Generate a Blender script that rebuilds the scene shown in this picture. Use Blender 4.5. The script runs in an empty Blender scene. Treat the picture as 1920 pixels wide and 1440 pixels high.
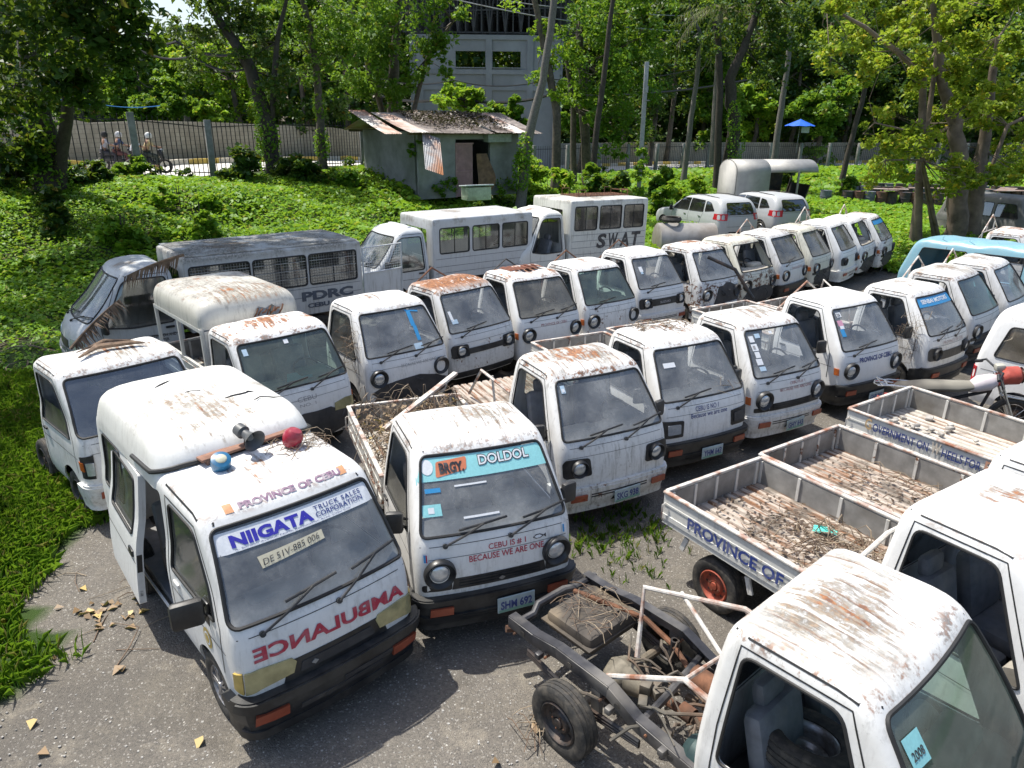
import bpy, bmesh, math, random
import numpy as np
from mathutils import Vector, Matrix, noise
from mathutils.geometry import delaunay_2d_cdt
R=math.radians; PI=math.pi
rnd=random.Random(7)
sc=bpy.context.scene; COL=sc.collection
# ---------------- camera, world, sun, exposure ----------------
F_PX=1337.0; PITCH=0.35651; ROLL=0.01075; CAMH=4.24
cam=bpy.data.cameras.new('camera'); cam.sensor_width=36; cam.lens=36*F_PX/1920; cam.clip_end=600; cam.clip_start=.05
camo=bpy.data.objects.new('camera',cam); COL.objects.link(camo)
camo.matrix_world=Matrix.Translation((0,0,CAMH))@Matrix.Rotation(PI/2-PITCH,4,'X')@Matrix.Rotation(ROLL,4,'Z')
sc.camera=camo
SUN_EL=R(64); SUN_DIR=Vector((-.86*math.cos(SUN_EL),.51*math.cos(SUN_EL),math.sin(SUN_EL))).normalized()
w=bpy.data.worlds.new('World'); sc.world=w; w.use_nodes=True; nt=w.node_tree; bg=nt.nodes['Background']
sky=nt.nodes.new('ShaderNodeTexSky'); sky.sky_type='NISHITA'; sky.sun_disc=False; sky.sun_elevation=SUN_EL
sky.sun_rotation=math.atan2(SUN_DIR.x,SUN_DIR.y); sky.air_density=1.0; sky.dust_density=2.5; sky.ozone_density=1.0
nt.links.new(sky.outputs[0],bg.inputs[0]); bg.inputs[1].default_value=.15
sl=bpy.data.lights.new('sun','SUN'); sl.energy=4.7; sl.angle=R(.5); sl.color=(1,.955,.87)
so=bpy.data.objects.new('sun',sl); COL.objects.link(so); so.rotation_euler=SUN_DIR.to_track_quat('Z','Y').to_euler()
sc.view_settings.view_transform='Standard'; sc.view_settings.look='None'; sc.view_settings.exposure=0.50
sc.cycles.max_bounces=7; sc.cycles.transparent_max_bounces=12; sc.cycles.diffuse_bounces=3; sc.cycles.glossy_bounces=3
sc.cycles.use_adaptive_sampling=True; sc.cycles.caustics_reflective=False; sc.cycles.caustics_refractive=False
sc.cycles.sample_clamp_indirect=6
_cp,_sp,_cr,_sr=math.cos(PITCH),math.sin(PITCH),math.cos(ROLL),math.sin(ROLL)
def ray(px,py):
    a=(px-960)/F_PX; b=-(py-720)/F_PX; a,b=_cr*a-_sr*b,_sr*a+_cr*b
    return Vector((a,_cp+b*_sp,-_sp+b*_cp))
def at(px,py,Y=None,z=None):
    d=ray(px,py); t=(Y/d.y) if Y is not None else (z-CAMH)/d.z
    return Vector((d.x*t,d.y*t,CAMH+d.z*t))
# ---------------- materials ----------------
MATS={}
class N:
    def __init__(s,name):
        m=bpy.data.materials.new(name); m.use_nodes=True; s.m=m; s.t=m.node_tree; s.t.nodes.clear()
        s.out=s.n('ShaderNodeOutputMaterial')
    def n(s,t,**k):
        x=s.t.nodes.new(t)
        for a,b in k.items(): setattr(x,a,b)
        return x
    def l(s,a,b): s.t.links.new(a,b)
    def put(s,sock,v):
        if v is None: return
        if hasattr(v,'is_output') or isinstance(v,bpy.types.NodeSocket): s.l(v,sock)
        elif isinstance(v,(tuple,list)) and len(v)==3 and sock.type=='RGBA': sock.default_value=(*v,1)
        else: sock.default_value=v
    def math(s,op,a,b=None,c=None,clamp=False):
        x=s.n('ShaderNodeMath',operation=op,use_clamp=clamp)
        for i,v in enumerate((a,b,c)): s.put(x.inputs[i],v)
        return x.outputs[0]
    def mix(s,f,a,b,mode='MIX'):
        x=s.n('ShaderNodeMix',data_type='RGBA',blend_type=mode); s.put(x.inputs[0],f); s.put(x.inputs[6],a); s.put(x.inputs[7],b); return x.outputs[2]
    def ramp(s,v,lo,hi,a=0.,b=1.):
        x=s.n('ShaderNodeMapRange'); s.put(x.inputs[0],v); s.put(x.inputs[1],lo); s.put(x.inputs[2],hi); s.put(x.inputs[3],a); s.put(x.inputs[4],b); return x.outputs[0]
    def co(s,kind='Object',scale=(1,1,1),loc=None,rand=0):
        x=s.n('ShaderNodeTexCoord').outputs[kind]
        m=s.n('ShaderNodeMapping'); s.l(x,m.inputs[0]); m.inputs['Scale'].default_value=scale
        if rand:
            o=s.n('ShaderNodeObjectInfo').outputs['Random']; v=s.n('ShaderNodeVectorMath',operation='SCALE'); v.inputs[0].default_value=(rand,rand*1.7,rand*.6); s.l(o,v.inputs['Scale']); s.l(v.outputs[0],m.inputs[1])
        return m.outputs[0]
    def noise(s,v,scale=5,detail=4,rough=.55,out=0):
        x=s.n('ShaderNodeTexNoise'); s.l(v,x.inputs['Vector']); x.inputs['Scale'].default_value=scale; x.inputs['Detail'].default_value=detail; x.inputs['Roughness'].default_value=rough; return x.outputs[out]
    def sep(s,v):
        x=s.n('ShaderNodeSeparateXYZ'); s.l(v,x.inputs[0]); return x.outputs
    def bump(s,h,st=.3,d=.01):
        x=s.n('ShaderNodeBump'); s.put(x.inputs['Height'],h); x.inputs['Strength'].default_value=st; x.inputs['Distance'].default_value=d; return x.outputs[0]
    def bsdf(s,col,rough=.6,metal=0,normal=None,spec=.5,**k):
        b=s.n('ShaderNodeBsdfPrincipled'); s.put(b.inputs['Base Color'],col); s.put(b.inputs['Roughness'],rough); s.put(b.inputs['Metallic'],metal); b.inputs['Specular IOR Level'].default_value=spec
        if normal is not None: s.l(normal,b.inputs['Normal'])
        for kk,v in k.items(): s.put(b.inputs[kk.replace('_',' ')],v)
        s.l(b.outputs[0],s.out.inputs[0]); return b.outputs[0]
def plain(name,col,rough=.6,metal=0,var=.25,scale=12,dirt=None,bump=.15,spec=.5):
    if name in MATS: return MATS[name]
    n=N(name); v=n.co(rand=9); a=n.noise(v,scale,6,.6); b=n.noise(v,scale*.22,4,.6)
    c=n.mix(n.ramp(a,.3,.7),tuple(x*(1-var) for x in col),tuple(min(1,x*(1+var*.6)) for x in col))
    if dirt is not None: c=n.mix(n.ramp(b,.45,.65,0,dirt[3]),c,dirt[:3])
    n.bsdf(c,n.ramp(b,.3,.7,max(.05,rough-.12),min(1,rough+.15)),metal,n.bump(a,bump,.004),spec)
    MATS[name]=n.m; return n.m
def paint(name,base=(.78,.78,.765),zroof=1.6,shell=True,yc=.98,ylen=.36,chip=(.2,.085,.04),gr=(.2,.185,.155)):
    # object colour: r = rust, g = grime, b = tone (0.5 neutral), a = front wear
    if name in MATS: return MATS[name]
    n=N(name); P=n.co(); Pr=n.co(rand=11); x,y,z=n.sep(P)
    oc=n.n('ShaderNodeObjectInfo').outputs['Color']; al=n.n('ShaderNodeObjectInfo').outputs['Alpha']
    sr=n.n('ShaderNodeSeparateColor'); n.l(oc,sr.inputs[0]); rust,grime,tone=sr.outputs
    roof=n.ramp(z,zroof,zroof+.09)
    big=n.noise(Pr,2.2,3,.5); fine=n.noise(Pr,26,8,.7); med=n.noise(Pr,7,7,.65)
    sv=n.n('ShaderNodeMapping'); n.l(Pr,sv.inputs[0]); sv.inputs['Scale'].default_value=(16,1.6,3); streak=n.noise(sv.outputs[0],1.6,6,.7)
    sz=n.n('ShaderNodeMapping'); n.l(Pr,sz.inputs[0]); sz.inputs['Scale'].default_value=(13,13,1.3); drip=n.noise(sz.outputs[0],1.6,6,.7)
    # roof grime
    g1=n.math('ADD',n.math('MULTIPLY',big,.75),n.math('MULTIPLY',n.math('MULTIPLY',fine,streak),.9))
    thr=n.ramp(grime,0,1,.80,.50)
    gm=n.math('MULTIPLY',n.math('MULTIPLY',n.ramp(n.math('SUBTRACT',g1,thr),-.02,.09),roof),.9,clamp=True)
    spk=n.math('MULTIPLY',n.ramp(fine,.58,.7),n.math('MULTIPLY',grime,n.ramp(med,.42,.62)))
    # rust patches on the roof, streaked along the pressed ribs
    r1=n.math('ADD',n.math('MULTIPLY',med,.45),n.math('ADD',n.math('MULTIPLY',big,.35),n.math('MULTIPLY',streak,.35)))
    rt=n.ramp(rust,0,1,.77,.50)
    rm=n.math('MULTIPLY',n.ramp(n.math('SUBTRACT',r1,rt),0,.05),roof)
    orr=n.n('ShaderNodeObjectInfo').outputs['Random']
    ux=n.math('DIVIDE',n.math('ADD',x,n.math('MULTIPLY',n.math('SUBTRACT',orr,.5),.25)),.50); uy=n.math('DIVIDE',n.math('SUBTRACT',y,yc),ylen)
    dist=n.math('SQRT',n.math('ADD',n.math('MULTIPLY',ux,ux),n.math('MULTIPLY',uy,uy)))
    pm=n.math('ADD',n.math('SUBTRACT',n.ramp(grime,0,1,.10,1.15),dist),n.math('ADD',n.math('MULTIPLY',n.math('SUBTRACT',med,.5),2.6),n.math('MULTIPLY',n.math('SUBTRACT',streak,.5),3.2)))
    pm=n.math('MULTIPLY',n.math('MULTIPLY',n.ramp(pm,0,.45),n.ramp(fine,.34,.52,.25,1.)),n.math('MULTIPLY',roof,n.ramp(grime,0,.3,0,.88)))
    pr_=n.math('ADD',n.math('SUBTRACT',n.ramp(rust,0,1,-.30,1.1),dist),n.math('ADD',n.math('MULTIPLY',n.math('SUBTRACT',med,.5),3.),n.math('MULTIPLY',n.math('SUBTRACT',streak,.5),4.)))
    rm=n.math('MAXIMUM',rm,n.math('MULTIPLY',n.ramp(pr_,0,.25),n.math('MULTIPLY',roof,.92)))
    # body: drips, chips, dirt
    low=n.ramp(z,.95,.35); dm=n.math('MULTIPLY',n.ramp(drip,.5,.72),n.ramp(n.math('ADD',grime,al),0,1.6,.10,1.0))
    dm=n.math('MULTIPLY',dm,n.ramp(big,.4,.6,.25,1.))
    ct=n.ramp(al,0,1,.73,.5); cm=n.math('MULTIPLY',n.ramp(n.math('SUBTRACT',n.math('ADD',n.math('MULTIPLY',med,.6),n.math('MULTIPLY',fine,.4)),ct),0,.03),n.ramp(z,1.12,.95))
    edge=n.math('MULTIPLY',n.ramp(fine,.5,.62),n.math('MULTIPLY',low,.45))
    ton=n.ramp(tone,0,1,.62,1.28)
    cc=n.n('ShaderNodeCombineColor')
    for i in range(3): n.l(n.math('MULTIPLY',ton,base[i]),cc.inputs[i])
    c=n.mix(n.math('ADD',n.ramp(med,.35,.75,0,.20),n.ramp(grime,0,1,.02,.14)),cc.outputs[0],(.46,.435,.38))
    c=n.mix(n.math('MULTIPLY',edge,n.ramp(grime,0,1,.3,1)),c,(.33,.29,.23))
    c=n.mix(dm,c,gr); c=n.mix(gm,c,n.mix(n.ramp(fine,.4,.6),(.12,.115,.10),(.42,.40,.36))); c=n.mix(pm,c,n.mix(n.ramp(fine,.4,.62),(.085,.075,.06),n.mix(n.ramp(streak,.45,.58),(.33,.30,.25),(.27,.18,.11))))
    c=n.mix(n.math('MULTIPLY',spk,.6),c,(.16,.15,.13))
    c=n.mix(rm,c,n.mix(n.ramp(fine,.38,.66),(.11,.045,.025),(.42,.18,.07)))
    c=n.mix(cm,c,n.mix(n.ramp(fine,.4,.6),(.035,.03,.028),chip))
    rough=n.math('MAXIMUM',n.math('MAXIMUM',rm,gm),cm); rough=n.ramp(rough,0,1,.38,.85)
    h=n.math('MULTIPLY',fine,.35)
    if shell:
        rib=n.math('ABSOLUTE',n.math('SUBTRACT',n.math('FRACT',n.math('DIVIDE',x,.125)),.5))
        rib=n.math('MULTIPLY',n.ramp(rib,.40,.5),roof); h=n.math('SUBTRACT',h,n.math('MULTIPLY',rib,5.))
        rl=n.math('MULTIPLY',rib,n.math('MULTIPLY',n.ramp(streak,.42,.55),n.ramp(n.math('ADD',rust,grime),0,1.2,.15,.95)))
        c=n.mix(rl,c,(.17,.085,.05))
        gut=n.math('MULTIPLY',n.math('MULTIPLY',n.ramp(z,zroof-.03,zroof),n.ramp(z,zroof+.07,zroof+.04)),n.math('MULTIPLY',n.ramp(n.math('ADD',n.math('MULTIPLY',fine,.5),n.math('MULTIPLY',med,.5)),.50,.56),n.ramp(n.math('ADD',rust,grime),0,1.2,.15,1.)))
        c=n.mix(gut,c,n.mix(n.ramp(fine,.45,.6),(.05,.04,.035),(.26,.12,.06)))
    n.bsdf(c,rough,0,n.bump(n.math('ADD',h,n.math('MULTIPLY',med,.8)),.35,.006),.5)
    MATS[name]=n.m; return n.m
def glass(name,tint=(.45,.5,.5),dust=.35,gloss=.10,dcol=(.40,.39,.34),zlo=1.0):
    if name in MATS: return MATS[name]
    n=N(name); P=n.co(); Pr=n.co(rand=5); z=n.sep(P)[2]
    a=n.noise(Pr,3.2,6,.62); b=n.noise(Pr,30,5,.7)
    d=n.math('MULTIPLY',n.ramp(a,.35,.72),n.ramp(b,.2,.8,.6,1.)); d=n.math('ADD',n.math('MULTIPLY',d,dust),n.math('MULTIPLY_ADD',n.ramp(z,zlo+.2,zlo,0,1),dust*.9,dust*.38),clamp=True)
    tr=n.n('ShaderNodeBsdfTransparent'); tr.inputs[0].default_value=(*tint,1)
    gl=n.n('ShaderNodeBsdfGlossy'); gl.inputs['Roughness'].default_value=.06; gl.inputs[0].default_value=(.9,.95,1,1)
    fr=n.n('ShaderNodeFresnel'); fr.inputs[0].default_value=1.5
    m1=n.n('ShaderNodeMixShader'); n.l(n.math('ADD',fr.outputs[0],gloss-.04,clamp=True),m1.inputs[0]); n.l(tr.outputs[0],m1.inputs[1]); n.l(gl.outputs[0],m1.inputs[2])
    df=n.n('ShaderNodeBsdfDiffuse'); n.put(df.inputs[0],n.mix(b,tuple(x*.7 for x in dcol),dcol))
    m2=n.n('ShaderNodeMixShader'); n.l(d,m2.inputs[0]); n.l(m1.outputs[0],m2.inputs[1]); n.l(df.outputs[0],m2.inputs[2]); n.l(m2.outputs[0],n.out.inputs[0])
    MATS[name]=n.m; return n.m
def leafmat(name,c1,c2,c3=None,tr=.45,rough=.5,rnd3=.93):
    if name in MATS: return MATS[name]
    n=N(name); g=n.n('ShaderNodeNewGeometry').outputs['Random Per Island']; v=n.co('Object'); big=n.noise(v,.45,5,.6)
    c=n.mix(n.math('ADD',n.math('MULTIPLY',g,.5),n.ramp(big,.38,.62,0,.5)),c1,c2)
    if c3: c=n.mix(n.math('GREATER_THAN',g,rnd3),c,c3)
    b=n.n('ShaderNodeBsdfPrincipled'); n.put(b.inputs['Base Color'],c); b.inputs['Roughness'].default_value=rough; b.inputs['Specular IOR Level'].default_value=.35
    t=n.n('ShaderNodeBsdfTranslucent'); n.put(t.inputs[0],n.mix(.5,c,(.30,.42,.03)))
    m=n.n('ShaderNodeMixShader'); m.inputs[0].default_value=tr; n.l(b.outputs[0],m.inputs[1]); n.l(t.outputs[0],m.inputs[2]); n.l(m.outputs[0],n.out.inputs[0])
    MATS[name]=n.m; return n.m
WHITE=paint('weathered_white_paint'); 
WHITE_T=paint('weathered_white_paint_tall',zroof=1.74)
WHITE_V=paint('weathered_white_paint_van',zroof=1.66)
L_=0;BOXP=paint('box_body_paint',base=(.56,.60,.63),zroof=1.93,shell=False)
BEDP=paint('bed_paint',base=(.66,.66,.63),zroof=9,shell=False)
SILV=paint('silver_car_paint',base=(.42,.44,.46),zroof=9,shell=False)
BLUEP=paint('faded_blue_paint',base=(.17,.37,.46),zroof=1.25,shell=False,gr=(.12,.3,.4))
BLACK=plain('black_plastic',(.016,.017,.019),.42,var=.4,dirt=(.09,.085,.075,.4),scale=20)
RUBBER=plain('rubber_seal',(.018,.018,.018),.6)
TYRE=plain('tyre_rubber',(.03,.029,.027),.8,var=.35,dirt=(.12,.105,.085,.6),scale=18,bump=.4)
FRAMEM=plain('worn_frame_paint',(.045,.045,.05),.45,.2,var=.5,scale=7,dirt=(.24,.225,.20,.6),bump=.4); STEEL=plain('black_steel',(.03,.03,.032),.5,.3,var=.4,dirt=(.13,.085,.06,.5),bump=.4); IRON=plain('black_iron',(.012,.012,.013),.6)
RUST=plain('rusty_steel',(.19,.085,.045),.9,.1,var=.5,dirt=(.06,.04,.03,.8),bump=.6)
RUSTW=plain('chipped_white_rail',(.55,.53,.49),.7,0,var=.2,scale=24,dirt=(.23,.09,.045,.95),bump=.4)
GREYM=plain('grey_galvanised',(.33,.34,.34),.55,.4,var=.25,dirt=(.15,.13,.11,.6))
RIMM=plain('rim_silver',(.35,.35,.36),.4,.7,dirt=(.12,.09,.06,.7))
RIMR=plain('rim_red',(.36,.075,.04),.65,.1,dirt=(.12,.06,.04,.7))
DARK=plain('dark_interior',(.035,.035,.038),.75,dirt=(.12,.11,.1,.5))
SEATM=plain('seat_vinyl',(.16,.17,.19),.6,dirt=(.30,.28,.25,.6))
DASHM=plain('dusty_dashboard',(.34,.315,.27),.95,dirt=(.50,.45,.37,.9),scale=6)
LAMPG=plain('lamp_lens',(.62,.66,.7),.12,.55,var=.15,scale=40,bump=.5)
LAMPY=plain('yellowed_lamp',(.40,.37,.20),.12,.25,var=.3,scale=9,dirt=(.26,.22,.10,.6),bump=.3)
ORANGE=plain('orange_lens',(.50,.13,.03),.25)
DORANGE=plain('dull_orange_lens',(.30,.07,.035),.35)
REDL=plain('red_lens',(.45,.02,.025),.2)
CHROME=plain('chrome',(.6,.6,.6),.2,.9)
def flat(name,c,rough=.5,fade=0): return plain(name,c,rough,var=.10,scale=55,bump=.02,dirt=(.62,.61,.58,fade) if fade else None)
T_RED=flat('letter_red',(.42,.03,.06),.5,.12); T_BLUE=flat('letter_blue',(.03,.055,.22),.5,.15); T_DRED=flat('letter_dark_red',(.30,.05,.06),.5,.4); T_BLACK=flat('letter_black',(.03,.03,.035),.5,.15); T_WHITE=flat('letter_white',(.75,.75,.73)); T_ORANGE=flat('letter_orange',(.62,.2,.1)); T_GREY=flat('letter_grey',(.33,.32,.32)); T_INDIGO=flat('letter_indigo',(.035,.03,.36))
T_PURP=flat('letter_faded_purple',(.22,.13,.2),.6,.45); S_TEAL=flat('sticker_teal',(.28,.62,.64)); S_BLUE=flat('sticker_blue',(.04,.27,.55)); S_WHITE=flat('sticker_white',(.72,.74,.76)); S_TAPE=flat('masking_tape',(.55,.51,.38)); S_PALE=flat('sticker_pale_blue',(.42,.55,.66)); S_GREEN=flat('plate_green',(.2,.38,.3)); S_PINK=flat('sticker_pink',(.6,.3,.4)); PLATE=plain('number_plate',(.42,.52,.55),.5,dirt=(.3,.33,.28,.5)); GOLD=flat('seal_gold',(.42,.31,.08))
# ---------------- mesh builder ----------------
class MB:
    def __init__(s): s.v=[]; s.f=[]; s.mi=[]; s.cur=0
    def add(s,vs,fs):
        o=len(s.v); s.v+= [tuple(p) for p in vs]; s.f+=[tuple(i+o for i in f) for f in fs]; s.mi+=[s.cur]*len(fs); return s
    def box(s,c,d,rot=None,bev=0):
        x,y,z=[k/2 for k in d]
        if bev:
            b=min(bev,x*.9,y*.9,z*.9); vs=[]; 
            bm=bmesh.new(); bmesh.ops.create_cube(bm,size=1)
            for q in bm.verts: q.co=Vector((q.co.x*d[0],q.co.y*d[1],q.co.z*d[2]))
            bmesh.ops.bevel(bm,geom=bm.edges[:],offset=b,segments=2,affect='EDGES',profile=.5)
            M=rot.to_3x3() if rot is not None else Matrix.Identity(3)
            vs=[M@q.co+Vector(c) for q in bm.verts]; fs=[[q.index for q in f.verts] for f in bm.faces]; bm.free(); return s.add(vs,fs)
        vs=[Vector((a*x,b*y,e*z)) for a in(-1,1) for b in(-1,1) for e in(-1,1)]
        if rot is not None: M=rot.to_3x3(); vs=[M@p for p in vs]
        vs=[p+Vector(c) for p in vs]
        return s.add(vs,[(0,1,3,2),(4,6,7,5),(0,4,5,1),(2,3,7,6),(0,2,6,4),(1,5,7,3)])
    def tube(s,pts,r,n=8,closed=False,cap=True):
        pts=[Vector(p) for p in pts]; m=len(pts); rr=r if isinstance(r,(list,tuple)) else [r]*m
        vs=[];fs=[]; prev=None
        for i,p in enumerate(pts):
            if closed: t=pts[(i+1)%m]-pts[i-1]
            else: t=pts[min(i+1,m-1)]-pts[max(i-1,0)]
            if t.length<1e-9: t=Vector((0,0,1))
            t.normalize()
            if prev is None: a=t.orthogonal().normalized()
            else:
                a=prev-t*prev.dot(t)
                a=a.normalized() if a.length>1e-6 else t.orthogonal().normalized()
            prev=a; b=t.cross(a)
            for k in range(n):
                an=2*PI*k/n; vs.append(p+(a*math.cos(an)+b*math.sin(an))*rr[i])
        for i in range(m if closed else m-1):
            j=(i+1)%m
            for k in range(n): k2=(k+1)%n; fs.append((i*n+k,i*n+k2,j*n+k2,j*n+k))
        if cap and not closed: fs.append(tuple(range(n))[::-1]); fs.append(tuple((m-1)*n+k for k in range(n)))
        return s.add(vs,fs)
    def lathe(s,prof,axis='x',n=24,c=(0,0,0),M=None,a0=0,a1=2*PI):
        # prof: list of (along axis, radius)
        full=abs(a1-a0-2*PI)<1e-6; m=len(prof); vs=[];fs=[]; k=n if full else n+1
        for i in range(k):
            a=a0+(a1-a0)*i/n
            for (x,r) in prof:
                p={'x':Vector((x,r*math.cos(a),r*math.sin(a))),'y':Vector((r*math.cos(a),x,r*math.sin(a))),'z':Vector((r*math.cos(a),r*math.sin(a),x))}[axis]
                if M is not None: p=M@p
                vs.append(p+Vector(c))
        for i in range(n):
            j=(i+1)%k
            for q in range(m-1): fs.append((i*m+q,i*m+q+1,j*m+q+1,j*m+q))
        return s.add(vs,fs)
    def prism(s,poly,h0,h1,axes='xyz'):
        # poly in first two of axes, extruded along third
        ix=['xyz'.index(a) for a in axes]; n=len(poly); vs=[]
        for h in (h0,h1):
            for p in poly:
                q=[0,0,0]; q[ix[0]]=p[0]; q[ix[1]]=p[1]; q[ix[2]]=h; vs.append(q)
        return s.add(vs,[tuple(range(n))[::-1],tuple(range(n,2*n))]+[(i,(i+1)%n,n+(i+1)%n,n+i) for i in range(n)])
    def mesh(s,name,mats,smooth=True,angle=35,fix=True):
        me=bpy.data.meshes.new(name); me.from_pydata(s.v,[],s.f)
        for m in (mats if isinstance(mats,(list,tuple)) else [mats]): me.materials.append(m)
        if max(s.mi,default=0)>0: me.polygons.foreach_set('material_index',s.mi)
        if fix:
            bm=bmesh.new(); bm.from_mesh(me); bmesh.ops.recalc_face_normals(bm,faces=bm.faces); bm.to_mesh(me); bm.free()
        if smooth: 
            me.polygons.foreach_set('use_smooth',[True]*len(me.polygons))
            try: me.set_sharp_from_angle(angle=R(angle))
            except Exception: pass
        me.update(); return me
def obj(name,me,parent=None,loc=None,rot=None,color=None,label=None):
    o=bpy.data.objects.new(name,me); COL.objects.link(o)
    if parent is not None: o.parent=parent
    if loc is not None: o.location=loc
    if rot is not None: o.rotation_euler=rot
    if color is not None: o.color=color
    if label: o['label']=label
    return o
def tag(o,label,cat,group=None): 
    o['label']=label; o['category']=cat
    if group: o['group']=group
    return o
def thing(name,label,cat,loc=(0,0,0),rot=(0,0,0),group=None):
    o=bpy.data.objects.new(name,None); COL.objects.link(o); o.location=loc; o.rotation_euler=rot; o.empty_display_size=.2
    return tag(o,label,cat,group)
CACHE={}
def dent(me,seed,zr=9,amp=.02,side=.007,s=.35):
    me=me.copy(); off=Vector((seed*3.7,seed*1.3,seed*2.1)); me.calc_loop_triangles(); nv=len(me.vertices); 
    for v in me.vertices:
        c=v.co; k=noise.noise(c/s+off)
        if c.z>zr: v.co.z+=min(.6,k)*amp*min(1,(c.z-zr)/.05)+min(0,noise.noise(c/.16+off)+.1)*amp*.8*min(1,(c.z-zr)/.05)
        elif c.z<.95: n_=v.normal; m=min(1,(.95-c.z)/.15)*side; v.co+=Vector((n_.x,n_.y,0))*min(.3,k)*m*(1 if True else 0)
    me.update(); return me
def cached(key,fn):
    if key not in CACHE: CACHE[key]=fn()
    return CACHE[key]
# ---------------- lofted body shells ----------------
def pchip(ys):
    n=len(ys); d=[ys[i+1]-ys[i] for i in range(n-1)]; m=[0]*n; m[0]=d[0]; m[-1]=d[-1]
    for i in range(1,n-1): m[i]=0 if d[i-1]*d[i]<=0 else 2*d[i-1]*d[i]/(d[i-1]+d[i])
    def f(t):
        i=min(max(int(t),0),n-2); u=t-i
        return ys[i]*(1+2*u)*(1-u)**2+m[i]*u*(1-u)**2+ys[i+1]*u*u*(3-2*u)+m[i+1]*u*u*(u-1)
    return f
class Shell:
    """plan section s in [-5,5]: 0..1 front, 1..2 corner, 2..3 side, 3..4 rear corner, 4..5 rear; t runs up through keys (z,vf,vr,hw,rf,rr)"""
    def __init__(s,keys,bow=.05,bowr=.0,crown=.03):
        s.k=keys; s.n=len(keys)-1; s.f=[pchip([k[i] for k in keys]) for i in range(6)]; s.bow=bow; s.bowr=bowr; s.crown=crown
    def tz(s,z):
        if z<s.k[0][0]: return (z-s.k[0][0])/.12
        lo,hi=0.,float(s.n)
        for _ in range(40):
            m=(lo+hi)/2
            if s.f[0](m)<z: lo=m
            else: hi=m
        return (lo+hi)/2
    def P(s,S,t):
        if t<0: return s.P(S,0)+Vector((0,0,t*.12))
        sg=-1 if S<0 else 1; S=min(abs(S),5); z,vf,vr,hw,rf,rr=[f(t) for f in s.f]
        fw=hw-rf; rw=hw-rr; b1=s.bow*(fw/.7)**2; b2=s.bowr*(rw/.7)**2
        if S<=1: u=S*fw; v=vf+s.bow*(u/.7)**2
        elif S<=2: a=(S-1)*PI/2; u=fw+rf*math.sin(a); v=vf+b1+rf*(1-math.cos(a))
        elif S<=3: u=hw; v0=vf+b1+rf; v1=vr-b2-rr; v=v0+(v1-v0)*(S-2)
        elif S<=4: a=(S-3)*PI/2; u=hw-rr*(1-math.cos(a)); v=vr-b2-rr+rr*math.sin(a)
        else: u=rw*(5-S); v=vr-s.bowr*(u/.7)**2
        return Vector((sg*u,v,z))
    def sF(s,u,t):
        z,vf,vr,hw,rf,rr=[f(t) for f in s.f]; fw=hw-rf; a=abs(u)
        S=a/fw if a<=fw else 1+math.asin(min(1,(a-fw)/max(rf,1e-4)))*2/PI
        return math.copysign(S,u)
    def sS(s,v,t,sg=1):
        z,vf,vr,hw,rf,rr=[f(t) for f in s.f]; b1=s.bow*((hw-rf)/.7)**2; b2=s.bowr*((hw-rr)/.7)**2; v0=vf+b1+rf; v1=vr-b2-rr
        if v<v0: S=2-max(0,min(1,math.acos(max(-1,min(1,1-(v-vf-b1)/max(rf,1e-4))))*2/PI)); S=1+math.acos(max(-1,min(1,1-(v-vf-b1)/max(rf,1e-4))))*2/PI
        elif v>v1: S=3+math.asin(min(1,(v-v1)/max(rr,1e-4)))*2/PI
        else: S=2+(v-v0)/(v1-v0)
        return sg*S
    def sR(s,u,t):
        z,vf,vr,hw,rf,rr=[f(t) for f in s.f]; rw=hw-rr; a=min(abs(u),rw); return math.copysign(5-a/rw,u if abs(u)>1e-9 else 1)
    def st(s,kind,a,z):
        t=s.tz(z)
        return ({'B+':lambda:abs(s.sR(a,t)),'B-':lambda:-abs(s.sR(a,t)),'F':lambda:s.sF(a,t),'L':lambda:s.sS(a,t,-1),'R':lambda:s.sS(a,t,1),'B':lambda:s.sR(a,t),'S':lambda:a}[kind](),t)
    def nrm(s,S,t):
        t=max(0,t); e=.02; t0=max(0,t-e); t1=min(s.n,t+e); a=s.P(min(5,S+e),t)-s.P(max(-5,S-e),t); b=s.P(S,t1)-s.P(S,t0); n=a.cross(b)
        if n.length<1e-9: return Vector((0,0,1))
        n.normalize(); c=Vector((0,(s.k[0][1]+s.k[0][2])/2,s.P(S,t).z-.2))
        return n if n.dot(s.P(S,t)-c)>0 else -n
    def surf(s,kind,a,z,off=0):
        S,t=s.st(kind,a,z); p=s.P(S,t); return p+s.nrm(S,t)*off if off else p
XS=[0,.6,.75,2.0,2.1,2.65]
def sx(S):
    a=min(abs(S),5); i=min(int(a),4); return math.copysign(XS[i]+(XS[i+1]-XS[i])*(a-i),S)
def sxi(x):
    a=min(abs(x),XS[-1]); i=max(j for j in range(5) if XS[j]<=a+1e-12 or j==0)
    return math.copysign(i+(a-XS[i])/(XS[i+1]-XS[i]),x)
TK=.12
def rpoly(pts,r=.05,n=5):
    """rounded polygon, r scalar or list"""
    out=[]; m=len(pts)
    for i in range(m):
        p=Vector(pts[i]); a=Vector(pts[i-1])-p; b=Vector(pts[(i+1)%m])-p; rr=r[i] if isinstance(r,(list,tuple)) else r
        rr=min(rr,a.length*.45,b.length*.45)
        if rr<=1e-4: out.append(tuple(p)); continue
        A=p+a.normalized()*rr; B=p+b.normalized()*rr
        for k in range(n+1):
            t=k/n; q=A*(1-t)**2+p*2*t*(1-t)+B*t*t; out.append(tuple(q))
    return out
def dens(poly,d=.07):
    out=[]; m=len(poly)
    for i in range(m):
        a=Vector(poly[i]); b=Vector(poly[(i+1)%m]); k=max(1,int((b-a).length/d))
        for j in range(k): out.append(tuple(a.lerp(b,j/k)))
    return out
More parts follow.
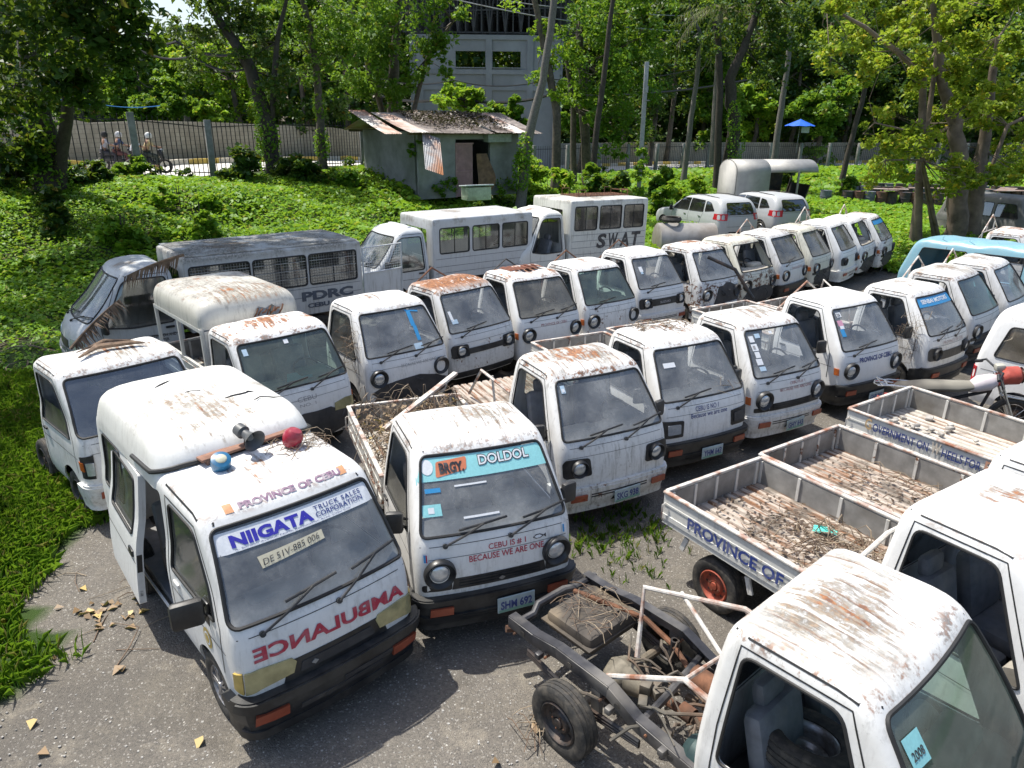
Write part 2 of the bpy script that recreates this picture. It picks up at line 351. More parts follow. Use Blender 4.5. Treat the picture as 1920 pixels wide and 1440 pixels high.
def inside(p,poly):
    x,y=p; c=False; n=len(poly); j=n-1
    for i in range(n):
        xi,yi=poly[i]; xj,yj=poly[j]
        if (yi>y)!=(yj>y) and x<(xj-xi)*(y-yi)/(yj-yi)+xi: c=not c
        j=i
    return c
def splitB(holes):
    out=[]
    for k,p in holes:
        if k!='B': out.append((k,p)); continue
        for sg,kk in((1,'B+'),(-1,'B-')):
            q=[]; n=len(p)
            for i in range(n):
                a,b=p[i],p[(i+1)%n]; ia,ib=a[0]*sg>=0,b[0]*sg>=0
                if ia: q.append(a)
                if ia!=ib: t=a[0]/(a[0]-b[0]); q.append((0.0,a[1]+(b[1]-a[1])*t))
            if len(q)>2: out.append((kk,q))
    return out
def st_poly(sh,kind,poly,d=.07,wrap=True):
    out=[]
    for (a,z) in dens(poly,d):
        S,t=sh.st(kind,a,z); out.append((sx(S),t*TK))
    return out
def shell_mesh(sh,name,mats,holes=(),ks=(7,4,14,3,5),kt=3,solid=.018,rings=6,cap=True,floor=False,srange=None):
    """holes: list of (kind,poly)"""
    holes=splitB(holes); hp=[st_poly(sh,k,p) for k,p in holes]
    S0=[]
    for i,k in enumerate(ks): S0+=[i+j/k for j in range(k)]
    S0.append(5.0); Ss=sorted(set([-a for a in S0]+S0)); T=[i/kt for i in range(sh.n*kt+1)]
    pts=[];edges=[]
    nS=len(Ss); X=[sx(a) for a in Ss]
    def near(x,y):
        for h in hp:
            for q in h:
                if (q[0]-x)**2+(q[1]-y)**2<.012**2: return True
        return False
    for j,t in enumerate(T):
        for i,x in enumerate(X):
            bd=i in(0,nS-1) or j in (0,len(T)-1)
            if bd or not near(x,t*TK): pts.append(Vector((x,t*TK)))
    for h in hp:
        o=len(pts); h=[(x,max(0.0,y)) for x,y in h]; pts+=[Vector(q) for q in h]; n=len(h); edges+=[(o+i,o+(i+1)%n) for i in range(n)]
    vs,es,fs,_,_,_=delaunay_2d_cdt(pts,edges,[],0,1e-5)
    bm=bmesh.new(); V=[]
    for q in vs: V.append(bm.verts.new(sh.P(sxi(q.x),min(sh.n,max(0,q.y/TK)))))
    for f in fs:
        cx=sum(vs[i].x for i in f)/3; cy=sum(vs[i].y for i in f)/3
        if any(inside((cx,cy),h) for h in hp): continue
        try: bm.faces.new([V[i] for i in f])
        except ValueError: pass
    if cap:
        zt,vf,vr,hw=[f(sh.n) for f in sh.f[:4]]; m=min(hw*.9,(vr-vf)*.4); prev=None
        ring0=[sh.P(a,sh.n) for a in Ss]
        spine=[Vector((0,min(max(p.y,vf+m),vr-m),zt)) for p in ring0]
        rr=[]
        for k in range(rings+1):
            f=k/rings; rr.append([bm.verts.new(p.lerp(q,f)+Vector((0,0,sh.crown*(1-(1-f)**2)))) for p,q in zip(ring0,spine)])
        for k in range(rings):
            for i in range(nS-1):
                try: bm.faces.new([rr[k][i],rr[k][i+1],rr[k+1][i+1],rr[k+1][i]])
                except ValueError: pass
    bmesh.ops.remove_doubles(bm,verts=bm.verts,dist=.0006)
    loose=[v for v in bm.verts if not v.link_faces]; bmesh.ops.delete(bm,geom=loose,context='VERTS')
    bmesh.ops.recalc_face_normals(bm,faces=bm.faces)
    # make sure normals point outward
    s_=0; c=Vector((0,(sh.k[0][1]+sh.k[0][2])/2,1.0))
    for f in bm.faces: s_+=f.normal.dot(f.calc_center_median()-c)*f.calc_area()
    if s_<0: bmesh.ops.reverse_faces(bm,faces=bm.faces)
    if solid:
        vv=bm.verts[:]; bm.normal_update(); nor=[v.normal.copy() for v in vv]; be=[e for e in bm.edges if e.is_boundary]
        inn=[bm.verts.new(v.co-n_*solid) for v,n_ in zip(vv,nor)]; ix={v:i for i,v in enumerate(vv)}
        ff=bm.faces[:]
        for f in ff: 
            try: bm.faces.new([inn[ix[v]] for v in reversed(f.verts)])
            except ValueError: pass
        for e in be:
            a,b=e.verts
            try: bm.faces.new([a,b,inn[ix[b]],inn[ix[a]]])
            except ValueError: pass
        bmesh.ops.recalc_face_normals(bm,faces=bm.faces)
    me=bpy.data.meshes.new(name); bm.to_mesh(me); bm.free()
    for m_ in (mats if isinstance(mats,(list,tuple)) else [mats]): me.materials.append(m_)
    me.polygons.foreach_set('use_smooth',[True]*len(me.polygons)); me.set_sharp_from_angle(angle=R(40)); me.update(); return me
def patch(mb,sh,kind,poly,off=.004,th=0,g=.07,bev=0,holes=()):
    """a piece following the shell: outline poly in (a,z) [or (s,z) for kind S]"""
    if kind=='B':
        for kk,pp in splitB([('B',poly)]): patch(mb,sh,kk,pp,off,th,g,bev)
        return mb
    P=st_poly(sh,kind,poly,g); n=len(P)
    xs=[p[0] for p in P]; ys=[p[1] for p in P]
    pts=[Vector(p) for p in P]
    nx=int((max(xs)-min(xs))/g); ny=int((max(ys)-min(ys))/(g*.6))
    for i in range(1,nx+1):
        for j in range(1,ny+1):
            q=(min(xs)+(max(xs)-min(xs))*i/(nx+1),min(ys)+(max(ys)-min(ys))*j/(ny+1))
            if inside(q,P) and min((a-q[0])**2+(b-q[1])**2 for a,b in P)>(g*.25)**2: pts.append(Vector(q))
    ed=[(i,(i+1)%n) for i in range(n)]; H=[st_poly(sh,kind,h,g) for h in holes]
    for h in H:
        o_=len(pts); pts+=[Vector(q) for q in h]; ed+=[(o_+i,o_+(i+1)%len(h)) for i in range(len(h))]
    vs,es,fs,_,_,_=delaunay_2d_cdt(pts,ed,[],0,1e-6)
    F=[f for f in fs if inside((sum(vs[i].x for i in f)/3,sum(vs[i].y for i in f)/3),P) and not any(inside((sum(vs[i].x for i in f)/3,sum(vs[i].y for i in f)/3),h) for h in H)]
    o=[];b=[]
    for q in vs:
        S=sxi(q.x); t=min(sh.n,max(-3,q.y/TK)); p=sh.P(S,t); nn=sh.nrm(S,t); o.append(p+nn*off); b.append(p+nn*(off-th))
    if not th: mb.add(o,F); return mb
    bev=min(bev,th*.6)
    m=len(vs); E={}
    for f in F:
        for i in range(3):
            e=(f[i],f[(i+1)%3]); 
            if (e[1],e[0]) in E: del E[(e[1],e[0])]
            else: E[e]=1
    faces=list(F)+[tuple(i+m for i in reversed(f)) for f in F]+[(b_,a_,a_+m,b_+m) for a_,b_ in E]
    mb.add(o+b,faces); return mb
def outline_tube(mb,sh,kind,poly,r=.012,off=.004,n=6):
    pts=[]
    for (a,z) in dens(poly,.09): pts.append(sh.surf(kind,a,z,off))
    mb.tube(pts,r,n,closed=True); return mb
def strip(mb,sh,path,w=.008,off=.0025):
    """dark panel gap along path [(kind,a,z)...]"""
    P=[]
    for (k0,a0,z0),(k1,a1,z1) in zip(path,path[1:]):
        m=max(2,int(math.hypot(a1-a0,z1-z0)/.08))
        for j in range(m): f=j/m; P.append((k0,a0+(a1-a0)*f,z0+(z1-z0)*f))
    P.append(path[-1]); C=[];Nn=[]
    for k,a,z in P:
        S,t=sh.st(k,a,z); nn=sh.nrm(S,t); C.append(sh.P(S,t)+nn*off); Nn.append(nn)
    vs=[];fs=[]
    for i,p in enumerate(C):
        t=(C[min(i+1,len(C)-1)]-C[max(0,i-1)]).normalized(); s=t.cross(Nn[i]).normalized()*w/2; vs+=[p-s,p+s]
    for i in range(len(C)-1): fs.append((2*i,2*i+1,2*i+3,2*i+2))
    mb.add(vs,fs); return mb
# ---------------- lettering ----------------
def text2d(txt,bold=0.0,shear=0,space=1.0,res=3,key=None):
    k=('txt',txt,bold,shear,space)
    if k in CACHE: return CACHE[k]
    cu=bpy.data.curves.new('t','FONT'); cu.body=txt; cu.size=1; cu.offset=bold; cu.shear=shear; cu.space_character=space; cu.resolution_u=res; cu.align_x='LEFT'
    o=bpy.data.objects.new('t',cu); COL.objects.link(o); me=bpy.data.meshes.new_from_object(o)
    bm=bmesh.new(); bm.from_mesh(me); bmesh.ops.triangulate(bm,faces=bm.faces)
    vs=[(v.co.x,v.co.y) for v in bm.verts]; fs=[tuple(v.index for v in f.verts) for f in bm.faces]; bm.free()
    bpy.data.objects.remove(o); bpy.data.meshes.remove(me); bpy.data.curves.remove(cu)
    if not vs: vs=[(0,0)]
    x0=min(v[0] for v in vs); x1=max(v[0] for v in vs); y0=min(v[1] for v in vs); y1=max(v[1] for v in vs)
    out=([((v[0]-x0)/max(1e-6,x1-x0),(v[1]-y0)/max(1e-6,y1-y0)) for v in vs],fs); CACHE[k]=out; return out
def letter(mb,txt,fn,bold=.01,**k):
    """fn maps (0..1,0..1) to a 3D point"""
    vs,fs=text2d(txt,bold,**k); mb.add([fn(a,b) for a,b in vs],fs); return mb
def tx_surf(sh,kind,a0,a1,z0,z1,off=.004,tilt=0):
    return lambda x,y: sh.surf(kind,a0+(a1-a0)*x,z0+(z1-z0)*y+tilt*x,off)
# ---------------- vehicle pieces ----------------
def floorpaint(name,base,line,amt):
    n=N(name); P=n.co(); Pr=n.co(rand=7); x,y,z=n.sep(P)
    m=n.n('ShaderNodeMapping'); n.l(Pr,m.inputs[0]); m.inputs['Scale'].default_value=(14,1.2,1); st=n.noise(m.outputs[0],1.5,7,.7); big=n.noise(Pr,3,5,.6); fine=n.noise(Pr,30,6,.7)
    g=n.math('ABSOLUTE',n.math('SUBTRACT',n.math('FRACT',n.math('DIVIDE',x,.11)),.5))
    ln=n.math('MULTIPLY',n.ramp(g,.33,.42),n.ramp(st,.4,.52))
    c=n.mix(n.math('MULTIPLY',n.ramp(fine,.4,.7),.5),base,tuple(k*.6 for k in base))
    c=n.mix(ln,c,line); c=n.mix(n.math('MULTIPLY',n.ramp(st,.5,.6),amt),c,n.mix(fine,(.10,.05,.03),(.36,.19,.1)))
    c=n.mix(n.math('MULTIPLY',n.ramp(big,.52,.64),amt*.8),c,(.13,.11,.09))
    n.bsdf(c,.8,0,n.bump(fine,.4,.006)); return n.m
FLOORW=floorpaint('worn_white_bed_floor',(.56,.53,.47),(.15,.08,.05),.6); FLOORR=floorpaint('rusty_bed_floor',(.44,.385,.33),(.085,.05,.035),1.0)
GL=glass('dusty_glass',(.82,.87,.89),.42,.10,(.50,.51,.50)); GLG=glass('green_tint_glass',(.52,.74,.64),.24,.08,(.38,.43,.36)); GLD=glass('very_dusty_glass',(.70,.72,.70),.50,.06,(.36,.345,.30)); GLS=glass('side_glass',(.62,.68,.66),.16,.08); GLK=glass('dark_tint_glass',(.14,.16,.17),.10,.2,(.2,.2,.18))
def carry_shell(dz=0.,dw=0.,L=1.42,lean=0.):
    K=[(.30,.07,L-.02,.655,.10,.05),(.42,.03,L,.688,.12,.06),(.62,.022,L,.697,.12,.06),(.86,.045,L,.698,.12,.06),(.98,.075,L,.692,.11,.06),
       (1.05,.108,L,.684,.10,.06),(1.2+dz*.4,.215,L-.01,.664,.09,.06),(1.40+dz*.8,.365+lean*.5,L-.03,.632+dw*.5,.085,.06),(1.585+dz,.515+lean,L-.05,.600+dw,.085,.07),
       (1.645+dz,.575+lean,L-.075,.578+dw,.10,.08),(1.685+dz,.66+lean,L-.11,.535+dw,.12,.10),(1.705+dz,.78+lean,L-.19,.45+dw,.14,.13)]
    return Shell(K,bow=.05,crown=.028)
INNER=plain('grey_inner_board',(.27,.265,.25),.9,var=.35,scale=5,dirt=(.12,.105,.085,.75),bump=.4)  # inner bed faces, greyer and more mottled than the outer boards
def wheel(root,u,v,rad=.265,wd=.15,rim=None,z=None,cap=False,flat_=0,name='wheel',tilt=0):
    sg=1 if u>0 else -1
    def ty():
        m=MB(); w=.5
        pr=[(-w*.72,.58),(-w*.95,.68),(-w,.82),(-w*.93,.93),(-w*.74,.985),(-w*.70,.965),(-w*.62,.965),(-w*.58,.995),(-w*.25,1),(-w*.22,.975),(-w*.16,.975),(-w*.13,1),(w*.13,1),(w*.16,.975),(w*.22,.975),(w*.25,1),(w*.58,.995),(w*.62,.965),(w*.7,.965),(w*.74,.985),(w*.93,.93),(w,.82),(w*.95,.68),(w*.72,.58)]
        m.lathe(pr,n=36); return m.mesh('tyre',TYRE,angle=50)
    def ri():
        m=MB(); m.lathe([(-.36,.60),(-.40,.56),(-.36,.53),(-.1,.52),(.22,.50),(.10,.42),(.14,.33),(.28,.27),(.30,.17),(.22,.15),(.36,.13),(.38,.0)],n=28)
        m.lathe([(.36,.60),(.42,.56),(.36,.53),(.22,.50)],n=28)
        m.cur=1
        for k in range(8):
            a=2*PI*k/8; c=Vector((.145,.385*math.cos(a),.385*math.sin(a)))
            m.tube([c,c+Vector((.012,0,0))],.042,8)
        m.cur=2
        for k in range(4):
            a=2*PI*k/4+.3; c=Vector((.28,.21*math.cos(a),.21*math.sin(a))); m.tube([c,c+Vector((.07,0,0))],.022,6)
        return m
    t=obj(name,cached('tyre',ty),root,(u,v,rad*(1-flat_) if z is None else z),(0,tilt,0)); t.scale=(wd*sg,rad,rad)
    rm=rim or STEEL
    r=obj('rim',cached(('rim',rm.name),lambda:ri().mesh('rim',[rm,TYRE,RUST],angle=40)),t)
    r.location=(.06,0,0); return t
def alloy(root,u,v,rad=.27,wd=.165):
    sg=1 if u>0 else -1; t=wheel(root,u,v,rad,wd); t.children[0].hide_render=False
    for c in list(t.children): bpy.data.objects.remove(c)
    m=MB(); m.lathe([(.36,.62),(.44,.58),(.36,.54),(-.1,.52),(-.12,.0)],n=32); m.cur=1; m.lathe([(-.05,.5),(-.06,.0)],n=24); m.cur=0
    for k in range(5):
        for d in(-.16,.16):
            a=2*PI*k/5+d; m.box((.34,.29*math.cos(a),.29*math.sin(a)),(.14,.07,.46),Matrix.Rotation(a-PI/2,4,'X'))
    m.lathe([(.28,.16),(.44,.13),(.46,0)],n=16)
    r=obj('rim',m.mesh('alloy_rim',[RIMM,TYRE]),t); return t
def seats(root,sh,mat=None,back=1.33):
    for u in(-.31,.31):
        def f():
            m=MB(); m.box((0,0,0),(.50,.46,.14),bev=.05); m.box((0,.22,.30),(.46,.13,.52),Matrix.Rotation(R(-14),4,'X'),bev=.055); m.box((0,.31,.60),(.24,.09,.16),Matrix.Rotation(R(-10),4,'X'),bev=.04); return m.mesh('seat',SEATM)
        obj('seat',cached('seat',f),root,(u,back-.42,.70))
    def d():
        m=MB(); pr=[(.17,1.0),(.26,1.045),(.44,1.06),(.56,1.01),(.58,.92),(.50,.80),(.44,.60),(.16,.60)]
        poly=rpoly(pr,.03,3); m.prism(poly,-.585,.585,'yzx'); m.box((.30,.46,1.08),(.40,.22,.13),bev=.05); m.box((-.30,.42,1.05),(.34,.16,.05),bev=.02); return m.mesh('dashboard',DASHM,angle=50)
    obj('dashboard',cached('dash',d),root)
    def s():
        m=MB(); M=Matrix.Rotation(R(48),4,'X'); pts=[M@Vector((.19*math.cos(a),.19*math.sin(a),0)) for a in [2*PI*i/24 for i in range(24)]]
        m.tube(pts,.014,8,closed=True); m.tube([M@Vector((-.18,0,0)),M@Vector((0,-.02,-.02)),M@Vector((.18,0,0))],.012,6); m.tube([M@Vector((0,0,-.02)),M@Vector((0,-.0,-.25))],.03,8); m.tube([M@Vector((0,-.18,0)),M@Vector((0,0,-.02))],.012,6); return m.mesh('steering_wheel',BLACK)
    obj('steering_wheel',cached('steer',s),root,(.30,.56,1.06))
    def fl():
        m=MB(); m.box((0,.78,.375),(1.26,1.24,.03)); m.box((0,1.05,.52),(1.2,.62,.26),bev=.03); return m.mesh('cab_floor',DARK)
    obj('cab_floor',cached('cabfloor',fl),root)
def headlight(root,sh,u,z,r=.092,ring=.128,off=.012,lens=None,broken=False):
    p=sh.surf('F',u,z); 
    M=Matrix.Rotation(R(-90),4,'X')  # local z -> -y (forward)
    Mx=Matrix.Rotation(R(90),4,'X')
    def bz():
        m=MB(); m.lathe([(-.02,ring*1.04),(.022,ring*1.04),(.036,ring*.97),(.030,ring*.90),(-.005,r*.92),(-.02,r*.9)],'z',28); m.lathe([(-.02,r*.95),(-.03,0)],'z',20); return m.mesh('headlight_bezel',BLACK)
    def ln():
        m=MB(); m.lathe([(-.005,r*.86)]+[(.026*math.cos(a),r*.86*math.sin(a)) for a in [PI/2*k/6 for k in (5,4,3,2,1,0)]],'z',24); return m.mesh('headlight',[lens or LAMPG])
    rot=(R(90)+.06,0,u*.18)
    b=obj('headlight_bezel',cached(('bz',r,ring),bz),root,p+Vector((0,-off,0)),rot)
    if not broken: obj('headlight',cached(('ln',r,(lens or LAMPG).name),ln),b)
    return b
def plate(root,u,v,z,txt,rot=0,w=.34,h=.15,tcol=None,tilt=0):
    m=MB(); m.box((0,0,0),(w,.012,h),bev=.006); m.cur=1
    letter(m,txt,lambda x,y:(-w*.42+w*.84*x,-.0085,-h*.30+h*.56*y),.03); m.cur=2
    m.add([(-w*.47,-.0072,-h*.46),(w*.47,-.0072,-h*.46),(w*.47,-.0072,-h*.25),(-w*.47,-.0072,-h*.30)],[(0,1,2,3)])
    return obj('number_plate',m.mesh('number_plate',[PLATE,T_BLUE if tcol is None else tcol,S_GREEN],smooth=False),root,(u,v,z),(tilt,rot,0))
def mirror(root,u,v,z,s=1,w=.15,h=.2):
    def f():
        m=MB(); m.box((.12,0,0),(w,.07,h),Matrix.Rotation(.25,4,'Z'),bev=.03); m.tube([(.07,.02,-.05),(.0,.05,-.1)],.014,6); m.tube([(.07,.02,.03),(.0,.05,-.02)],.012,6); m.box((-.01,.05,-.08),(.02,.09,.18),bev=.008); return m.mesh('side_mirror',BLACK)
    o=obj('side_mirror',cached(('mir',w,h),f),root,(u,v,z)); o.scale=((1 if u>0 else -1)*s,s,s); return o
def wipers(root,sh,spec,zp=.985):
    for (u0,u1,z1,bl) in spec:
        m=MB(); a=sh.surf('F',u0,zp,.025); b=sh.surf('F',u1,z1,.045)
        m.tube([sh.surf('F',u0,zp,0),a],.022,8); m.tube([a,a.lerp(b,.5)+Vector((0,-.012,0)),b],.009,6)
        d=Vector((math.copysign(1,u1-u0),0,.12)); c0=sh.surf('F',u1-bl*.5*d.x,z1-.02,.022); c1=sh.surf('F',u1+bl*.5*d.x,z1+.02,.022)
        m.tube([c0,sh.surf('F',u1,z1,.026),c1],.010,6); obj('wiper',m.mesh('wiper',BLACK),root)
def bed(root,v0,v1,col,hw=.68,zf=.66,h=.30,floor=FLOORW,tail=True,sides=(1,1),rail=RUSTW,name='truck_bed',floorname='bed_floor'):
    def fl():
        m=MB(); n=int(2*hw/.11); prof=[]
        for i in range(n+1):
            x=-hw+2*hw*i/n; 
            if i<n: dx=2*hw/n; prof+=[(x,zf-.012),(x+dx*.2,zf-.012),(x+dx*.28,zf+.008),(x+dx*.92,zf+.008)]
        prof.append((hw,zf-.012))
        m.prism(prof+[(hw,zf-.05),(-hw,zf-.05)],v0,v1,'xzy'); return m.mesh('bed_floor',[floor],smooth=False)
    bf=obj(floorname,cached(('bedfl',v0,v1,hw,zf,floor.name),fl),root,color=col)
    def side():
        m=MB(); L=v1-v0; zc=zf+h/2
        m.box((0,(v0+v1)/2,zc-.02),(.022,L,h+.05)); m.box((.014,(v0+v1)/2,zf+.035),(.012,L,.05)); m.box((.012,(v0+v1)/2,zf+h*.62),(.010,L-.02,.02))
        m.cur=1; m.box((0,(v0+v1)/2,zf+h+.012),(.05,L+.02,.028),bev=.01); m.cur=2; m.box((-.016,(v0+v1)/2,zc),(.008,L-.03,h-.02)); m.cur=0
        k=max(2,int(L/.42))
        for i in range(k+1): y=v0+.03+(L-.06)*i/k; m.box((-.027,y,zc),(.016,.03,h-.02))
        m.cur=1
        for i in (0,k): y=v0+.02+(L-.04)*i/k; m.tube([(.03,y-.03,zf+h*.7),(.045,y,zf+h*.6),(.045,y,zf+h*.1),(.02,y,zf-.02)],.008,5)
        return m.mesh('side_board',[BEDP,rail,INNER],angle=30)
    for sg,on in((-1,sides[0]),(1,sides[1])):
        if on: o=obj('side_board',cached(('side',v0,v1,zf,h,rail.name),side),root,(sg*hw,0,0),color=col); o.scale=(sg,1,1)
    def tg(y0):
        def f():
            m=MB(); zc=zf+h/2; m.box((0,0,zc-.02),(2*hw-.03,.022,h+.05)); m.box((0,.014,zf+.035),(2*hw-.03,.012,.05))
            m.cur=1; m.box((0,0,zf+h+.012),(2*hw-.03,.045,.028),bev=.01); m.cur=2; m.box((0,-.0155,zc),(2*hw-.06,.006,h-.02)); m.cur=0
            for i in range(5): x=-hw+.09+(2*hw-.18)*i/4; m.box((x,-.024,zc),(.03,.014,h-.02))
            return m.mesh('tailgate',[BEDP,rail,INNER],angle=30)
        return f
    if tail: obj('tailgate',cached(('tg',hw,zf,h,rail.name),tg(0)),root,(0,v1,0),color=col)
    o=obj('headboard',cached(('tg',hw,zf,h,rail.name),tg(0)),root,(0,v0,0),(0,0,0),color=col); return bf
def undercarriage(root,v1=3.2,rim=None,front=True,rear=2.52,wheels=True):
    def f():
        m=MB()
        for u in(-.34,.34): m.box((u,(v1+.15)/2,.46),(.06,v1-.15,.10))
        for v in(.3,1.4,2.1,v1-.1): m.box((0,v,.45),(.66,.06,.06))
        m.tube([(-.6,rear,.28),(.6,rear,.28)],.04,8); m.lathe([(-.12,.04),(-.08,.1),(.08,.1),(.12,.04)],'x',12,(0,rear,.28)); m.tube([(-.6,.62,.28),(.6,.62,.28)],.03,8); m.tube([(0,.9,.4),(0,rear,.3)],.035,8)
        return m.mesh('chassis_frame',STEEL)
    obj('chassis_frame',cached(('frame',v1,rear),f),root)
    if wheels:
        for u in(-.60,.60):
            if front: wheel(root,u,.62,rim=rim)
            wheel(root,u,rear,rim=rim)
def rollbar(root,v=1.5,zt=1.95,zb=.96,hw=.6,mat=RUST,r=.016,key=0):
    def f():
        m=MB(); m.tube([(-hw,v,zb),(-hw,v,zt-.38),(0.0,v,zt),(hw,v,zt-.38),(hw,v,zb)],r,8); m.tube([(-hw,v,zt-.40),(hw,v,zt-.40)],r*.9,8)
        for u in(-.28,.28): m.tube([(u,v,zt-.40),(u,v,zt-.17)],r*.8,6)
        m.tube([(-hw,v,zt-.42),(-hw,v+.3,zb+.02)],r*.8,6); m.tube([(hw,v,zt-.42),(hw,v+.3,zb+.02)],r*.8,6); return m.mesh('roll_bar',mat)
    return obj('roll_bar',cached(('rb',v,zt,zb,hw,mat.name),f),root)
def front_poly(tw,bw,z0,z1,r=.05): return rpoly([(-bw,z0),(bw,z0),(tw,z1),(-tw,z1)],r)
def arch(vc,r=.32,z0=.25,zc=.30):
    pts=[(vc-r,z0-.2)]+[(vc-r*math.cos(a),zc+r*math.sin(a)*.98) for a in [PI*k/14 for k in range(15)]]+[(vc+r,z0-.2)]
    return pts
def truck(label,pose,face='round',dz=0.,lean=0.,col=(.3,.4,.55,.3),bedk='box',bedcol=None,bumper='black',glassm=None,sideg=(0,0),mirr=(1,1),wip=2,plate_t=None,words=(),stick=(),rb=True,rbm=None,
          group='white mini trucks parked in rows',name='mini_truck',broken=(0,0),dark_front=0,tilt=(0,0),wide=0.,rim=None,bedlen=3.3,grille=True,mat=None,wsopen=False,under=True,bedfloor=FLOORW,interior=True,markers=True,rbz=1.95,bumper_missing=False,wheels=True,bh=.3,cat='truck',doorlines=True):
    x,y,yaw=pose; rt_=random.Random(int(abs(x*77+y*13))); root=thing(name,label,cat,(x,y,0),(tilt[0]+R(rt_.uniform(-.5,.5)),tilt[1]+R(rt_.uniform(-.9,.9)),yaw),group)
    sh=cached(('sh',dz,wide,lean),lambda:carry_shell(dz,wide,lean=lean))
    mat=mat or (WHITE_T if dz>.05 else WHITE)
    wt=1.59+dz; tw=.535+wide; bw=.645+wide*.4
    ws=front_poly(tw,bw,1.055,wt,.055)
    sw=[(.40+lean*.3,.985),(.70+lean,wt-.035),(1.235,wt-.035),(1.27,.985)]; sw=rpoly(sw,[.04,.07,.07,.05])
    bwn=rpoly([(-.46,1.12),(.46,1.12),(.44,wt-.10),(-.44,wt-.10)],.06)
    ar=arch(.62,.31)
    cab=obj('cab',cached(('cab',dz,wide,lean,mat.name),lambda:shell_mesh(sh,'cab',mat,[('F',ws),('L',sw),('R',sw),('B',bwn),('L',ar),('R',ar)])),root,color=col)
    cab.data=dent(cab.data,x+y,wt+.075,.045 if col[0]>.4 else .028)
    K=(dz,wide,lean)
    def seal():
        m=MB(); outline_tube(m,sh,'F',ws,.013,.002); 
        for k in 'LR': outline_tube(m,sh,k,sw,.010,.001)
        outline_tube(m,sh,'B',bwn,.01,.001)
        return m.mesh('window_seal',RUBBER)
    obj('window_seal',cached(('seal',)+K,seal),cab)
    def seams():
        m=MB()
        for k in'LR':
            strip(m,sh,[(k,.985,.34),(k,.985,.34)] if 0 else [(k,.33,.62),(k,.33,.97),(k,.66+lean,wt+.005),(k,1.26,wt+.005),(k,1.30,1.2),(k,1.30,.36)],.009)
            strip(m,sh,[(k,.28,.80),(k,1.38,.80)],.006); strip(m,sh,[(k,.55+lean,wt+.03),(k,.75+lean,wt+.055),(k,1.32,wt+.055)],.012)
            strip(m,sh,[(k,.94,.36),(k,1.30,.36)],.008)
        strip(m,sh,[('F',-.66,.985),('F',.66,.985)],.005); strip(m,sh,[('F',-.62,.885),('F',.62,.885)],.004)
        return m.mesh('panel_gap',RUBBER)
    obj('panel_gap',cached(('seam',)+K,seams),cab)
    def handle():
        m=MB()
        for k,sg in(('L',-1),('R',1)):
            p=sh.surf(k,1.20,.90,.012); m.box(p,(.02,.11,.03),bev=.008); m.cur=0
        return m.mesh('door_handle',BLACK)
    obj('door_handle',cached(('hnd',)+K,handle),cab)
    g=glassm or GL
    if not wsopen:
        def wg(): m=MB(); patch(m,sh,'F',ws,-.004,0,.1); return m.mesh('windshield',g)
        obj('windshield',cached(('wg',g.name)+K,wg),root)
    for k,on in zip('LR',sideg):
        if on:
            poly=sw if on==1 else [(.40+lean*.3,.985),(.53+lean,wt-.35),(1.25,wt-.35),(1.27,.985)]
            def sg_(): m=MB(); patch(m,sh,k,poly,-.008,0,.12); return m.mesh('side_window',GLS)
            obj('side_window',cached(('sgl',k,on)+K,sg_),root)
    def rg(): m=MB(); patch(m,sh,'B',bwn,-.006,0,.2); return m.mesh('rear_window',GLS)
    obj('rear_window',cached(('rgl',)+K,rg),root)
    if interior: seats(root,sh)
    # front face
    if face in('round','roundgap'):
        for sg,br in((-1,broken[0]),(1,broken[1])): headlight(root,sh,sg*.52,.765,broken=br)
        if grille:
            def gr():
                m=MB(); patch(m,sh,'F',[(-.42,.60),(.42,.60),(.40,.70),(-.40,.70)],.006,.02)
                for z in(.62,.645,.67): patch(m,sh,'F',[(-.36,z),(.36,z),(.36,z+.008),(-.36,z+.008)],.014,.01)
                patch(m,sh,'F',rpoly([(-.66,.60),(-.42,.60),(-.42,.68),(-.66,.66)],.02),.004,.01); patch(m,sh,'F',rpoly([(.66,.60),(.42,.60),(.42,.68),(.66,.66)],.02),.004,.01)
                return m.mesh('grille',BLACK)
            obj('grille',cached(('gr',)+K,gr),root)
    elif face in('rect','suzuki'):
        def bz():
            m=MB()
            if 1:
                patch(m,sh,'F',[(-.36,.70),(.36,.70),(.36,.84),(-.36,.84)],.012,.02); m.cur=1; letter(m,'SUZUKI',tx_surf(sh,'F',-.15,.15,.74,.785,.016),.03)
            return m.mesh('grille',[BLACK,T_GREY])
        if face=='suzuki': obj('grille',cached(('bz',face)+K,bz),root)
        for sg in(-1,1):
            def bz2(): q=[(sg*.35,.67),(sg*.665,.665),(sg*.67,.83),(sg*.64,.875),(sg*.37,.865)]; m=MB(); patch(m,sh,'F',rpoly(q[::sg],.035),.016,.025); return m.mesh('headlight_surround',BLACK)
            obj('headlight_surround',cached(('bz2',sg)+K,bz2),root)
        for sg,br in((-1,broken[0]),(1,broken[1])): headlight(root,sh,sg*.50,.765,.085,.098,.016,broken=br)
    elif face=='square':
        for sg in(-1,1):
            q=[(sg*.39,.62),(sg*.66,.62),(sg*.67,.84),(sg*.38,.82)]
            m=MB(); patch(m,sh,'F',rpoly(q[::sg],.02),.014,.02); b=obj('headlight_bezel',m.mesh('headlight_bezel',BLACK),root)
            q=[(sg*.43,.665),(sg*.61,.665),(sg*.61,.79),(sg*.43,.785)]
            if sg<0: q=q[::-1]
            m=MB(); patch(m,sh,'F',rpoly(q,.015),.024,.02); obj('headlight',m.mesh('headlight',DARK if sg>0 else LAMPG),b)
    elif face=='wide':
